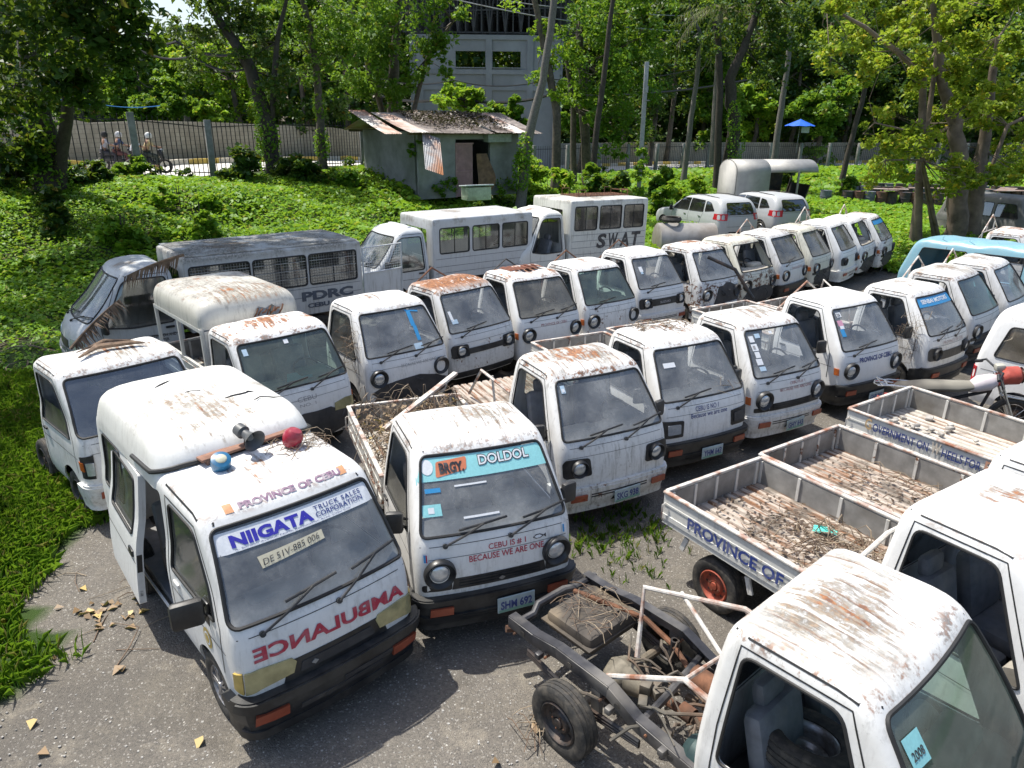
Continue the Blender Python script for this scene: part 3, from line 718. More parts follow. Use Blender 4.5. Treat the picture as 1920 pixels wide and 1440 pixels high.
        for sg in(-1,1):
            if broken[0 if sg<0 else 1]: continue
            q=[(sg*1.55,.60),(sg*1.52,.755),(sg*.95,.765),(sg*.66,.73),(sg*.64,.63)] 
            m=MB(); qq=[(a,b) for a,b in q]; patch(m,sh,'S',rpoly(qq,.02) if 0 else qq,.014,.03); m.cur=1
            q=[(sg*1.95,.60),(sg*1.9,.75),(sg*1.57,.755),(sg*1.6,.60)]; patch(m,sh,'S',q,.012,.025)
            obj('headlight',m.mesh('headlight',[LAMPY,ORANGE if label.find('canopy')>0 else LAMPY]),root)
        if grille:
            m=MB(); patch(m,sh,'F',[(-.40,.61),(.40,.61),(.38,.70),(-.38,.70)],.008,.02); m.cur=1; patch(m,sh,'F',[(-.34,.635),(.34,.635),(.33,.675),(-.33,.675)],.014,.01); obj('grille',m.mesh('grille',[BLACK,DARK]),root)
    if dark_front:
        rr=random.Random(int(x*100)); m=MB(); pts=[]
        a0,a1,z0,z1=(-.60,.66,.30,.70) if dark_front==1 else (-.25,.64,.32,.95)
        for i in range(22):
            a=2*PI*i/22; k=.86+.2*rr.random(); pts.append((min(.66,max(-.66,(a0+a1)/2+(a1-a0)/2*math.cos(a)*k*1.08)),(z0+z1)/2+(z1-z0)/2*math.sin(a)*k*1.08))
        patch(m,sh,'F',pts,.009,.012); 
        for k in range(9):
            c=sh.surf('F',a0+(a1-a0)*rr.random(),z0+(z1-z0)*rr.random(),.02); d=Vector((rr.uniform(-.2,.2),-.02,rr.uniform(-.2,.1))); m.tube([c,c+d*.5+Vector((0,-.04,0)),c+d],.008,5)
        obj('engine_bay_opening',m.mesh('engine_bay_opening',DARK),root)
    if bumper_missing: pass
    elif bumper=='black':
        def bp():
            m=MB(); patch(m,sh,'S',[(-2.12,.245),(2.12,.245),(2.12,.50),(1.9,.555),(-1.9,.555),(-2.12,.50)],.055,.09,bev=.02); patch(m,sh,'S',[(-1.7,.33),(1.7,.33),(1.7,.40),(-1.7,.40)],.068,.03); patch(m,sh,'S',[(-1.8,.50),(1.8,.50),(1.75,.545),(-1.75,.545)],.068,.03)
            m.cur=1
            for z in(.345,.37): patch(m,sh,'F',[(-.34,z),(.34,z),(.34,z+.012),(-.34,z+.012)],.071,.01)
            return m.mesh('bumper',[BLACK,RUBBER])
        obj('bumper',cached(('bpb',)+K,bp),root)
    else:
        def bp():
            m=MB(); patch(m,sh,'S',[(-2.12,.25),(2.12,.25),(2.12,.52),(-2.12,.52)],.045,.08); patch(m,sh,'S',[(-2.0,.50),(2.0,.50),(1.95,.545),(-1.95,.545)],.035,.06); m.cur=1
            for z in(.42,.45): patch(m,sh,'F',[(-.36,z),(.36,z),(.36,z+.012),(-.36,z+.012)],.049,.01)
            patch(m,sh,'F',[(-.1,.34),(.28,.34),(.26,.38),(-.08,.38)],.048,.01)
            return m.mesh('bumper',[mat,BLACK])
        obj('bumper',cached(('bpw',mat.name)+K,bp),root,color=(col[0],min(1,col[1]+.3),col[2],min(1,col[3]+.15)))
    if not bumper_missing:
        for sg in(-1,1):
            def bl():
                m=MB(); q=[(sg*.42,.41),(sg*.60,.41),(sg*.60,.475),(sg*.42,.475)]
                patch(m,sh,'F',q[::sg],.075,.02); return m.mesh('indicator_lamp',DORANGE)
            obj('indicator_lamp',cached(('bl',sg)+K,bl),root)
    if markers:
        for sg in(-1,1):
            def ml(): m=MB(); patch(m,sh,'S',[(sg*1.72,.70),(sg*1.72,.80),(sg*2.02,.80),(sg*2.02,.70)],.012,.02); return m.mesh('corner_lamp',ORANGE)
            obj('corner_lamp',cached(('ml',sg)+K,ml),root)
    if plate_t: plate(root,rnd.uniform(-.12,.12) if plate_t[1] is None else plate_t[1],sh.surf('F',0,.37).y-.085,plate_t[2] if len(plate_t)>2 else .37,plate_t[0],rnd.uniform(-.06,.03))
    if wip: wipers(root,sh,[(-.46,-.12,1.10,.42),(.10,.44,1.11,.42)][:wip])
    for sg,on in zip((-1,1),mirr):
        if on: mirror(root,sg*.68,.42,1.09)
    for (txt,a0,a1,z0,z1,tm,bold) in words:
        m=MB(); letter(m,txt,tx_surf(sh,'F',a0,a1,z0,z1,.004),bold); obj('lettering',m.mesh('lettering',tm,fix=False,smooth=False),cab)
    for (a0,a1,z0,z1,tm) in stick:
        m=MB(); patch(m,sh,'F',[(a0,z0),(a1,z0),(a1,z1),(a0,z1)],.001,0,.08); obj('sticker',m.mesh('sticker',tm),root)
    bc=bedcol or (min(1,col[0]+.2),col[1],.45,min(1,col[3]+.3))
    if bedk=='box': bed(root,1.5,bedlen,bc,floor=bedfloor,h=bh)
    elif bedk=='flat': bed(root,1.5,bedlen,bc,floor=bedfloor,sides=(0,0),tail=False)
    if rb: rollbar(root,1.47,rbz-.07,mat=rbm or RUST)
    if under: undercarriage(root,bedlen-.1 if bedk else 1.9,rim,rear=2.52 if bedk else 1.8,wheels=wheels)
    return root,sh,cab
# ---------------- the ambulance ----------------
NII=(-1.22,4.155,.745)
def ambulance():
    root=thing('ambulance_van','white high-roof ambulance van with mirrored red lettering, sliding door hanging open','van',(NII[0],NII[1],0),(0,0,NII[2]))
    L=3.25; sh=carry_shell(.02,.05,L=L,lean=.01); col=(.22,.30,.56,.25)
    ws=front_poly(.595,.675,1.055,1.60,.05); sw=rpoly([(.42,.985),(.72,1.56),(1.22,1.56),(1.27,.985)],[.04,.07,.07,.05])
    ar=arch(.64,.315); ar2=arch(2.62,.315); dop=rpoly([(1.40,.40),(1.40,1.57),(2.36,1.57),(2.36,.62),(2.28,.40)],.05)
    q1=rpoly([(1.50,1.02),(1.50,1.53),(2.25,1.53),(2.25,1.02)],.06); q2=rpoly([(2.45,1.02),(2.45,1.53),(2.98,1.53),(3.04,1.02)],.06)
    bw=rpoly([(-.52,1.05),(.52,1.05),(.48,1.52),(-.48,1.52)],.06)
    cab=obj('body',shell_mesh(sh,'body',WHITE_V,[('F',ws),('L',sw),('R',sw),('L',dop),('L',q2),('R',q1),('R',q2),('B',bw),('L',ar),('R',ar),('L',ar2),('R',ar2)],ks=(7,4,26,3,5)),root,color=col)
    m=MB(); outline_tube(m,sh,'F',ws,.015,.002)
    for k in'LR': outline_tube(m,sh,k,sw,.012,.001); outline_tube(m,sh,k,q2,.01,.001)
    outline_tube(m,sh,'R',q1,.01,.001); obj('window_seal',m.mesh('window_seal',RUBBER),cab)
    m=MB(); strip(m,sh,[('L',.36,.60),('L',.34,.97),('L',.69,1.60),('L',1.28,1.60),('L',1.34,1.2),('L',1.34,.36)],.011); strip(m,sh,[('L',.28,.80),('L',1.32,.80)],.007); strip(m,sh,[('F',-.66,.985),('F',.66,.985)],.006)
    strip(m,sh,[('L',.50,1.62),('L',.75,1.668),('L',1.30,1.672)],.016); strip(m,sh,[('R',.50,1.62),('R',.75,1.668),('R',1.30,1.672)],.016)
    obj('panel_gap',m.mesh('panel_gap',RUBBER),cab)
    m=MB(); patch(m,sh,'F',ws,-.004,0,.1); obj('windshield',m.mesh('windshield',GL),root)
    for k,pp in(('L',sw),('R',sw),('L',q2),('R',q1),('R',q2)): m=MB(); patch(m,sh,k,pp,-.008,0,.12); obj('side_window',m.mesh('side_window',GLS),root)
    seats(root,sh)
    # dirt-covered interior rear part and step
    m=MB(); m.box((0,2.2,.42),(1.28,1.9,.05)); m.box((0,1.9,.58),(1.1,.5,.28),bev=.03); m.box((0,2.12,.86),(1.1,.12,.5),Matrix.Rotation(R(-10),4,'X'),bev=.04); obj('rear_seat',m.mesh('rear_seat',SEATM),root)
    # raised roof
    hr=Shell([(1.56,1.27,3.20,.660,.22,.14),(1.64,1.275,3.20,.655,.23,.15),(1.73,1.31,3.18,.64,.25,.16),(1.83,1.37,3.15,.615,.26,.18),(1.90,1.46,3.08,.575,.27,.2),(1.94,1.58,2.98,.51,.27,.22),(1.955,1.75,2.85,.42,.25,.22)],bow=.10,crown=.02)
    hro=obj('raised_roof',shell_mesh(hr,'raised_roof',paint('raised_roof_paint',zroof=1.80,shell=False,base=(.79,.785,.75),yc=1.95,ylen=.7),[],ks=(6,4,14,4,5)),root,color=(.0,.50,.55,.0))
    m=MB(); m.tube([hr.surf('S',-2.03+.0*i,1.60,.0) if 0 else hr.surf('S',-2.3+4.6*i/40,1.752-.085*max(0,abs(-2.3+4.6*i/40)-1.2),.006) for i in range(41)],.020,8); obj('roof_gasket',m.mesh('roof_gasket',RUBBER),hro)
    r_=random.Random(3)
    for (a,b,n_) in((-.1,2.3,5),(.12,1.95,7),(.28,1.75,6),(-.25,2.6,4)):
        p=Vector((a,b,0)); pts=[]
        for k in range(n_):
            u_=min(1,abs(p.x)/.42); zz=1.974-.016*max(0,(abs(p.x)-.15)/.3)**2
            pts.append(Vector((p.x,p.y,zz))); p+=Vector((r_.uniform(.02,.07),r_.uniform(-.05,.04),0))
        m=MB(); m.tube(pts,[.002]+[r_.uniform(.004,.009) for _ in pts[1:-1]]+[.002],5); obj('roof_crack',m.mesh('roof_crack',DARK),hro)
    m=MB(); m.box((.03,1.33,1.79),(.80,.10,.022),Matrix.Rotation(R(6),4,'Z'),bev=.004); 
    for u in(-.3,.36): m.box((u,1.32+.1*u,1.755),(.05,.08,.07))
    br=obj('light_bracket',m.mesh('light_bracket',plain('weathered_board',(.24,.13,.09),.85,var=.3)),root)
    for nm,u,v,c in(('blue_beacon',-.26,1.20,(.02,.13,.26)),('red_beacon',.30,1.19,(.32,.02,.04))):
        mm=plain(nm+'_lens',c,.3,var=.3,dirt=((.5,.3,.3,.3) if nm[0]=='r' else None)); m=MB(); m.lathe([(0,.056),(.02,.060),(.03,.068),(.05,.072),(.085,.074),(.10,.074),(.125,.072)],'z',20); m.cur=1; m.lathe([(.128,.045),(.135,.040),(.14,.03),(.142,0)],'z',20); m.cur=0; m.lathe([(.125,.072),(.133,.040)],'z',20)
        if nm[0]=='r': m=MB(); m.lathe([(0,.06),(.02,.07),(.07,.082),(.11,.075),(.14,.05),(.152,0)],'z',20)
        obj(nm,m.mesh(nm,[mm,plain('beacon_cap',(.5,.5,.38),.5)]),root,(u,v-.03,1.725 if nm[0]=='b' else 1.755),(R(30 if nm[0]=='b' else 14),R(-4 if nm[0]=='b' else 20),0))
    m=MB(); m.lathe([(-.10,.0),(-.10,.05),(-.03,.055),(-.02,.035),(.03,.04),(.08,.058),(.11,.088),(.115,.092),(.105,.082),(.07,.05),(.02,.03),(.0,0)],'x',24); m.cur=1; m.lathe([(.02,.0),(.07,.02),(.05,.03)],'x',12)
    obj('siren_horn',m.mesh('siren_horn',[plain('horn_grey',(.09,.095,.10),.5,.2,dirt=(.2,.19,.16,.4)),GREYM]),root,(.0,1.27,1.90),(0,R(14),R(-78))); 
    m=MB(); m.tube([(0,1.30,1.79),(0,1.28,1.88)],.014,6); obj('horn_post',m.mesh('horn_post',STEEL),root)
    # sliding door, run back along its rail
    dpoly=[(1.42,.41),(1.42,1.585),(2.37,1.585),(2.40,.62),(2.34,.41)]; dwin=rpoly([(1.55,1.01),(1.55,1.51),(2.26,1.51),(2.26,1.01)],.05)
    m=MB(); patch(m,sh,'L',rpoly(dpoly,.03),.0,.055,.09,holes=[dwin]); do=obj('sliding_door',m.mesh('sliding_door',WHITE_V,angle=30),root,color=(.0,.2,.52,.15))
    M=Matrix.Translation((-.10,.42,-.03))@Matrix.Translation((-.62,0,1.6))@Matrix.Rotation(R(6.5),4,'Y')@Matrix.Rotation(R(-3),4,'Z')@Matrix.Translation((.62,0,-1.6)); do.matrix_local=M
    m=MB(); outline_tube(m,sh,'L',dwin,.012,.001); strip(m,sh,[('L',1.44,.80),('L',2.38,.80)],.008); obj('window_seal',m.mesh('window_seal',RUBBER),do)
    m=MB(); patch(m,sh,'L',dwin,-.015,0,.12); obj('side_window',m.mesh('side_window',GLS),do)
    m=MB(); p=sh.surf('L',1.56,.86,.006); m.box(p,(.02,.13,.06),bev=.01); m.box(sh.surf('L',1.425,.80,-.025),(.04,.012,.16)); obj('door_handle',m.mesh('door_handle',BLACK),do)
    m=MB(); p=sh.surf('L',1.425,.52,-.025); m.lathe([(0,.0),(.001,.012)],'y',12,c=p); m.box(p,(.03,.01,.06),bev=.004); obj('door_latch',m.mesh('door_latch',GREYM),do)
    m=MB(); p=sh.surf('L',1.17,.90,.01); m.box(p,(.02,.11,.035),bev=.01); obj('door_handle',m.mesh('door_handle',WHITE_V),root,color=col)
    m=MB(); pc=[(.62+.075*math.cos(a),.74+.085*math.sin(a)) for a in [2*PI*i/20 for i in range(20)]]; patch(m,sh,'L',pc,.004,0,.05); m.cur=1; pc=[(.62+.05*math.cos(a),.74+.057*math.sin(a)) for a in [2*PI*i/20 for i in range(20)]]; patch(m,sh,'L',pc,.006,0,.05); m.cur=2; pc=[(.62+.035*math.cos(a),.74+.04*math.sin(a)) for a in [2*PI*i/20 for i in range(20)]]; patch(m,sh,'L',pc,.0075,0,.05); obj('round_seal_sticker',m.mesh('round_seal_sticker',[GOLD,S_WHITE,GOLD]),root)
    # front
    for sg in(-1,1):
        m=MB(); q=[(sg*1.5,.575),(sg*1.45,.745),(sg*.98,.755),(sg*.60,.735),(sg*.55,.70),(sg*.60,.62)]; patch(m,sh,'S',q,.014,.035,.06); m.cur=1; q=[(sg*2.0,.60),(sg*1.93,.73),(sg*1.53,.745),(sg*1.57,.575)]; patch(m,sh,'S',q,.012,.03,.06)
        obj('headlight',m.mesh('headlight',[LAMPY,plain('amber_lamp',(.48,.34,.09),.3)]),root)
    m=MB(); patch(m,sh,'F',[(-.42,.55),(.42,.55),(.37,.715),(-.37,.715)],.006,.02); m.cur=1; patch(m,sh,'F',rpoly([(-.30,.60),(.30,.60),(.28,.675),(-.28,.675)],.015),.012,.01); m.cur=2; patch(m,sh,'F',[(-.215,.635),(-.19,.615),(-.165,.635),(-.19,.655)],.018,.008); obj('grille',m.mesh('grille',[BLACK,DARK,GREYM]),root)
    m=MB(); patch(m,sh,'S',[(-2.05,.20),(2.05,.20),(2.05,.48),(1.9,.555),(-1.9,.555),(-2.05,.48)],.065,.10); patch(m,sh,'S',[(-1.8,.47),(1.8,.47),(1.7,.545),(-1.7,.545)],.082,.04); patch(m,sh,'S',[(-1.85,.215),(1.85,.215),(1.8,.275),(-1.8,.275)],.074,.03); m.cur=1
    patch(m,sh,'F',[(-.33,.335),(.33,.335),(.33,.385),(-.33,.385)],.070,.01); patch(m,sh,'F',[(.0,.40),(.42,.40),(.42,.43),(0,.43)],.070,.01)
    pc=[(-.12+.03*math.cos(a),.36+.03*math.sin(a)) for a in [2*PI*i/12 for i in range(12)]]; patch(m,sh,'F',pc,.075,.01)
    obj('bumper',m.mesh('bumper',[BLACK,DARK]),root)
    for sg in(-1,1): m=MB(); q=[(sg*.42,.37),(sg*.62,.37),(sg*.62,.435),(sg*.42,.435)]; patch(m,sh,'F',q[::sg],.085,.03); obj('indicator_lamp',m.mesh('indicator_lamp',DORANGE),root)
    wipers(root,sh,[(-.50,-.10,1.13,.40),(.06,.42,1.15,.40)])
    mirror(root,-.70,.52,1.07,1.1,.20,.19)
    m=MB(); letter(m,'AMBULANCE',lambda x,y: sh.surf('F',.60-1.19*x,.775+.105*y+.028*x,.006),.035,space=1.02); obj('lettering',m.mesh('lettering',T_RED,fix=False,smooth=False),cab)
    m=MB(); patch(m,sh,'F',[(-.625,1.455),(.625,1.455),(.60,1.575),(-.60,1.575)],.001,0,.08); m.cur=1; letter(m,'NIIGATA',tx_surf(sh,'F',-.50,.10,1.478,1.55,.004),.05)
    m.cur=2; letter(m,'TRUCK SALES',tx_surf(sh,'F',.12,.52,1.523,1.552,.004),.02,space=1.2); letter(m,'CORPORATION',tx_surf(sh,'F',.12,.52,1.485,1.514,.004),.02); letter(m,'A. Soriano Avenue, North Reclamation Area, Cebu City',tx_surf(sh,'F',-.49,.40,1.460,1.472,.004),.0)
    obj('windshield_banner',m.mesh('windshield_banner',[S_WHITE,T_INDIGO,T_BLUE],fix=False,smooth=False),root)
    m=MB(); patch(m,sh,'F',[(-.36,1.325),(.12,1.36),(.12,1.415),(-.37,1.395)],.001,0,.08); m.cur=1; letter(m,'DE 51V-885 006',lambda x,y: sh.surf('F',-.345+.43*x,1.338+.036*y+.032*x,.004),-.003,shear=.15); obj('tape_label',m.mesh('tape_label',[S_TAPE,T_BLACK],fix=False,smooth=False),root)
    m=MB(); letter(m,'PROVINCE OF CEBU',tx_surf(sh,'F',-.36,.44,1.664,1.694,.004),.05)
    for u in(-.43,.455): m.cur=1; patch(m,sh,'F',[(u-.03,1.66),(u+.03,1.66),(u+.03,1.698),(u-.03,1.698)],.003,0,.05)
    obj('roof_lettering',m.mesh('roof_lettering',[T_PURP,flat('sticker_faded_orange',(.55,.28,.14))],fix=False,smooth=False),cab)
    m=MB()
    for u in(-.34,.34): m.box((u,1.65,.42),(.06,3.0,.08))
    obj('chassis_frame',m.mesh('chassis_frame',STEEL),root)
    for u in(-.60,.60): 
        if u<0: alloy(root,u,.64)
        else: wheel(root,u,.64)
        wheel(root,u,2.62)
    return root
# ---------------- box bodied trucks ----------------
def cab_big(root,col,hw=.80,zt=1.86,L=1.62,mat=None,open_door=0,mirror_side=1,hood=0):
    k=hw/.80; sh=Shell([(.35,.12,L,.74*k,.16,.06),(.55,.0,L,.79*k,.18,.06),(.80,.02,L,.80*k,.2,.06),(.98,.10+hood,L,.80*k,.18,.06),(1.08,.20+hood,L,.79*k,.16,.06),(1.35,.48+hood*.8,L-.01,.75*k,.13,.07),(zt-.17,.80+hood*.5,L-.04,.69*k,.12,.09),(zt-.08,.90+hood*.5,L-.08,.65*k,.13,.1),(zt-.03,1.02+hood*.4,L-.14,.58*k,.14,.12),(zt,1.16+hood*.2,L-.24,.48*k,.14,.12)],bow=.09,crown=.02)
    ws=rpoly([(-.70*k,1.10),(.70*k,1.10),(.60*k,zt-.17),(-.60*k,zt-.17)],.07)
    sw=rpoly([(.52+hood*.8,1.02),(.90+hood*.4,zt-.19),(L-.16,zt-.19),(L-.13,.98),(.9+hood*.4,.96)],[.04,.12,.06,.06,.1]); bwn=rpoly([(-.5,1.15),(.5,1.15),(.48,zt-.28),(-.48,zt-.28)],.05); ar=arch(.72,.36,.25,.32)
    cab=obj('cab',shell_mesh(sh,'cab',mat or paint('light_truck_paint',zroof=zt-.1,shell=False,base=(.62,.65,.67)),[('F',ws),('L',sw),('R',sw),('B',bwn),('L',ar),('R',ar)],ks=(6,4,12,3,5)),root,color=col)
    m=MB(); outline_tube(m,sh,'F',ws,.014,.002); [outline_tube(m,sh,q,sw,.012,.001) for q in'LR']; obj('window_seal',m.mesh('window_seal',RUBBER),cab)
    m=MB()
    for q in'LR': strip(m,sh,[(q,.48+hood*.7,.60),(q,.46+hood*.8,1.0),(q,.86+hood*.4,zt-.13),(q,L-.12,zt-.13),(q,L-.08,.45)],.010); strip(m,sh,[(q,.5,.78),(q,L-.1,.78)],.008)
    obj('panel_gap',m.mesh('panel_gap',RUBBER),cab)
    m=MB(); patch(m,sh,'F',ws,-.004,0,.1); obj('windshield',m.mesh('windshield',GL),root)
    for q in'LR':
        if q=='R' and open_door: continue
        m=MB(); patch(m,sh,q,sw,-.008,0,.12); obj('side_window',m.mesh('side_window',GLK),root)
    seats(root,sh,back=1.45)
    for sg in(-1,1): m=MB(); patch(m,sh,'S',[(sg*1.7,.66),(sg*1.65,.86),(sg*.7,.84),(sg*.62,.70)],.010,.03); obj('headlight',m.mesh('headlight',LAMPG),root)
    m=MB(); patch(m,sh,'F',rpoly([(-.34,.66),(.34,.66),(.32,.80),(-.32,.80)],.03),.008,.02); obj('grille',m.mesh('grille',BLACK),root)
    m=MB(); patch(m,sh,'S',[(-2.2,.33),(2.2,.33),(2.2,.58),(-2.2,.58)],.05,.08); obj('bumper',m.mesh('bumper',BEDP),root,color=col)
    wipers(root,sh,[(-.5,-.1,1.16,.45),(.1,.5,1.16,.45)],1.05)
    if mirror_side: mirror(root,.80*mirror_side,.50,1.10,1.2,.14,.26)
    m=MB(); m.box((sh.surf('R',L-.22,.90,.01)),(.02,.14,.04),bev=.008); obj('door_handle',m.mesh('door_handle',BLACK),root)
    return sh,cab
def boxshell(root,v0,L,hw,z0,zt,wins,mat,col,glassm=None,mesh=False,grooves=(),tilt=0,droop=0,rake=.02,name='box_body',winr=.06,both=True,zb=None):
    sh=Shell([(z0,0,L,hw,.03,.03),(z0+(zt-z0)*.3,0,L,hw,.03,.03),(z0+(zt-z0)*.6,.0,L,hw,.03,.03),(zt-.16,0,L,hw,.03,.03),(zt-.05,.005,L-.005,hw-.004,.03,.03),(zt-.012,.02,L-.02,hw-.02,.03,.03),(zt,.045,L-.045,hw-.045,.03,.03)],bow=0,crown=.035)
    W=[rpoly(w_,winr) for w_ in wins]; H=[('R',w_) for w_ in W]+([('L',w_) for w_ in W] if both else [])
    H.append(('F',rpoly([(-.5,z0+.5),(.5,z0+.5),(.5,zt-.25),(-.5,zt-.25)],.05)))
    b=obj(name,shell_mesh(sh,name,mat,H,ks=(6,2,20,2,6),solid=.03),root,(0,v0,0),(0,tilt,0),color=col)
    m=MB(); m.box((0,L/2,z0+.02),(2*hw-.04,L-.04,.05)); m.box((0,L/2,z0-.06),(1.1,L-.2,.1)); obj('box_floor',m.mesh('box_floor',STEEL),b)
    for w_ in W:
        for q in('R','L')[:2 if both else 1]:
            m=MB(); outline_tube(m,sh,q,w_,.014,.003); fr=obj('window_frame',m.mesh('window_frame',RUBBER),b)
            if glassm:
                m=MB(); patch(m,sh,q,w_,-.012,0,.15); obj('window_pane',m.mesh('window_pane',glassm),b)
                cx=(w_[0][0]+w_[len(w_)//2][0])/2; zs=[p[1] for p in w_]; xs=[p[0] for p in w_]; cx=(min(xs)+max(xs))/2
                m=MB(); m.box((hw*(1 if q=='R' else -1)-.012*(1 if q=='R' else -1),cx,(min(zs)+max(zs))/2),(.012,.02,max(zs)-min(zs))); obj('window_divider',m.mesh('window_divider',RUBBER),b)
            if mesh and q=='R':
                m=MB(); xs=[p[0] for p in w_]; zs=[p[1] for p in w_]; a0,a1,b0,b1=min(xs),max(xs),min(zs),max(zs)
                for i in range(1,int((a1-a0)/.05)): x=a0+.05*i; m.tube([(hw+.004,x,b0+.01),(hw+.004,x,b1-.01)],.0028,4)
                for i in range(1,int((b1-b0)/.05)): z=b0+.05*i; m.tube([(hw+.008,a0+.01,z),(hw+.008,a1-.01,z)],.0028 if i%3 else .008,4)
                obj('wire_mesh',m.mesh('wire_mesh',GREYM),b)
    if grooves:
        m=MB()
        for z in grooves:
            for q in('R','L'): strip(m,sh,[(q,.06,z),(q,L-.06,z)],.012,.003)
        obj('panel_gap',m.mesh('panel_gap',plain('groove_shadow',(.20,.21,.22),.8)),b)
    return sh,b
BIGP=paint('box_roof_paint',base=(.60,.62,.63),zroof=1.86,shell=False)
def light_truck(root,L):
    m=MB()
    for u in(-.38,.38): m.box((u,(L+.2)/2,.55),(.08,L-.2,.14))
    m.tube([(-.6,.75,.33),(.6,.75,.33)],.04,8); m.tube([(-.6,L-.9,.33),(.6,L-.9,.33)],.05,8); obj('chassis_frame',m.mesh('chassis_frame',STEEL),root)
    for u in(-.68,.68):
        wheel(root,u,.72,.32,.18); wheel(root,u,L-.9,.32,.18)
def jail_truck():
    root=thing('jail_truck','white detention centre truck with ribbed grey roof and wire-meshed windows, palm frond on its cab','truck',(-7.45,11.30,0),(0,0,R(-51)))
    sh,cab=cab_big(root,(.0,.55,.22,.25),hw=.85,zt=1.92,L=1.70)  # low tone puts the tree shade into the cab paint
    m=MB(); letter(m,'CEBU PROVINCIAL DETENTION AND',tx_surf(sh,'R',.66,1.56,.745,.80,.004),.03); letter(m,'REHABILITATION CENTER',tx_surf(sh,'R',.74,1.44,.665,.72,.004),.03); m.cur=0
    obj('lettering',m.mesh('lettering',T_BLACK,fix=False,smooth=False),cab)
    m=MB(); letter(m,'PDRC',tx_surf(sh,'F',-.15,.74,.50,.66,.03),.06); obj('lettering',m.mesh('lettering',plain('letter_green_grey',(.10,.15,.13),.6),fix=False,smooth=False),cab)
    W=[[(.08,1.28),(.08,1.84),(1.10,1.84),(1.10,1.28)],[(1.16,1.28),(1.16,1.84),(2.14,1.84),(2.14,1.28)],[(2.20,1.28),(2.20,1.84),(3.16,1.84),(3.16,1.28)]]
    bs,b=boxshell(root,1.82,3.28,.85,.72,2.0,W,BIGP,(.1,1.0,.22,.35),GLK,True,(1.22,1.05),tilt=R(0),name='cage_body')  # box tone lowered too, standing in for shade on the body
    m=MB(); 
    for i in range(18): m.box((-.80+i*.094,1.64,2.018+.018*math.sin(PI*i/17)),(.03,3.16,.02))
    obj('roof_rib',m.mesh('roof_rib',BIGP),b,color=(.1,1,.36,.3))
    m=MB(); letter(m,'PDRC',tx_surf(bs,'R',2.0,3.05,.98,1.16,.008),.05); letter(m,'CEBU CITY',tx_surf(bs,'R',2.1,3.0,.84,.93,.008),.05); obj('lettering',m.mesh('lettering',plain('letter_slate',(.07,.085,.11),.6),fix=False,smooth=False),b)
    # swung-open rear gate with mesh
    m=MB(); m.tube([(.85,5.12,.85),(.85,5.12,1.85),(.72,6.05,1.85),(.72,6.05,.85)],.022,8,closed=True); m.tube([(.85,5.12,1.35),(.72,6.05,1.35)],.018,8)
    for i in range(1,18): y=5.12+.93*i/18; x=.85-.13*i/18; m.tube([(x,y,1.36),(x,y,1.84)],.003,4)
    for i in range(1,10): z=1.36+.05*i; m.tube([(.85,5.12,z),(.72,6.05,z)],.003,4)
    m.add([(.85,5.12,.87),(.72,6.05,.87),(.72,6.05,1.34),(.85,5.12,1.34)],[(0,1,2,3)]); obj('rear_gate',m.mesh('rear_gate',BIGP),root,color=(.2,.6,.45,.4))
    light_truck(root,5.1); return root
def window_van():
    root=thing('box_van','pale grey box-bodied van with three large framed side windows','van',(-3.70,16.02,0),(0,0,R(-54)))
    cab_big(root,(.0,.35,.40,.1),hw=.80,zt=1.90,L=1.62)
    W=[[(.18,1.28),(.18,1.86),(.98,1.86),(.98,1.28)],[(1.08,1.28),(1.08,1.86),(1.84,1.86),(1.84,1.28)],[(1.94,1.28),(1.94,1.86),(2.70,1.86),(2.70,1.28)]]
    boxshell(root,1.72,2.86,.80,.68,2.08,W,BIGP,(.0,.55,.42,.05),glass('clear_pane',(.62,.68,.66),.12,.12),False,(1.16,.98,.83),name='passenger_box')
    light_truck(root,4.5); return root
def swat_van():
    root=thing('box_van','dirty white box van lettered SWAT with a rusty roof rack and no cab door','van',(-.42,18.35,0.06),(R(-1.0),0,R(-56.3)))
    sh,cab=cab_big(root,(.25,.45,.55,.3),hw=.80,zt=2.02,L=1.60,open_door=1,mirror_side=0,mat=paint('old_van_paint',zroof=1.9,shell=False,base=(.74,.74,.70)))
    W=[[(.14,1.50),(.14,2.10),(.88,2.10),(.88,1.50)],[(.98,1.50),(.98,2.10),(1.72,2.10),(1.72,1.50)],[(1.82,1.50),(1.82,2.10),(2.52,2.10),(2.52,1.50)]]
    bs,b=boxshell(root,1.66,2.68,.85,.55,2.26,W,paint('old_box_paint',zroof=2.15,shell=False,base=(.70,.71,.66)),(.25,.8,.5,.6),glass('brown_dusty_pane',(.40,.38,.35),.45,.08,(.25,.22,.19)),False,(1.38,1.22,1.05,.88,.72),name='passenger_box')
    m=MB()
    for i,ch in enumerate('SWAT'): letter(m,ch,tx_surf(bs,'R',.90+.41*i,1.24+.41*i,1.00,1.38,.006),.04,shear=.12)
    obj('lettering',m.mesh('lettering',T_BLACK,fix=False,smooth=False),b)
    m=MB(); z=2.31
    m.tube([(-.35,.55,z),(.35,.55,z),(.35,2.35,z),(-.35,2.35,z)],.014,6,closed=True)
    for i in range(9): y=.65+.2*i; m.tube([(-.35,y,z),(.35,y,z)],.012,6)
    for i in range(5): x=-.25+.125*i; m.tube([(x,.55,z),(x,2.35,z)],.010,6)
    for x,y in((-.35,.7),(.35,.7),(-.35,2.2),(.35,2.2)): m.tube([(x,y-.1,z),(x,y-.1,z+.16),(x,y+.14,z+.16),(x,y+.14,z)],.012,6)
    m.tube([(-.35,2.35,z+.1),(.35,2.35,z+.12)],.014,6); obj('roof_rack',m.mesh('roof_rack',RUST),b)
    light_truck(root,4.3); return root
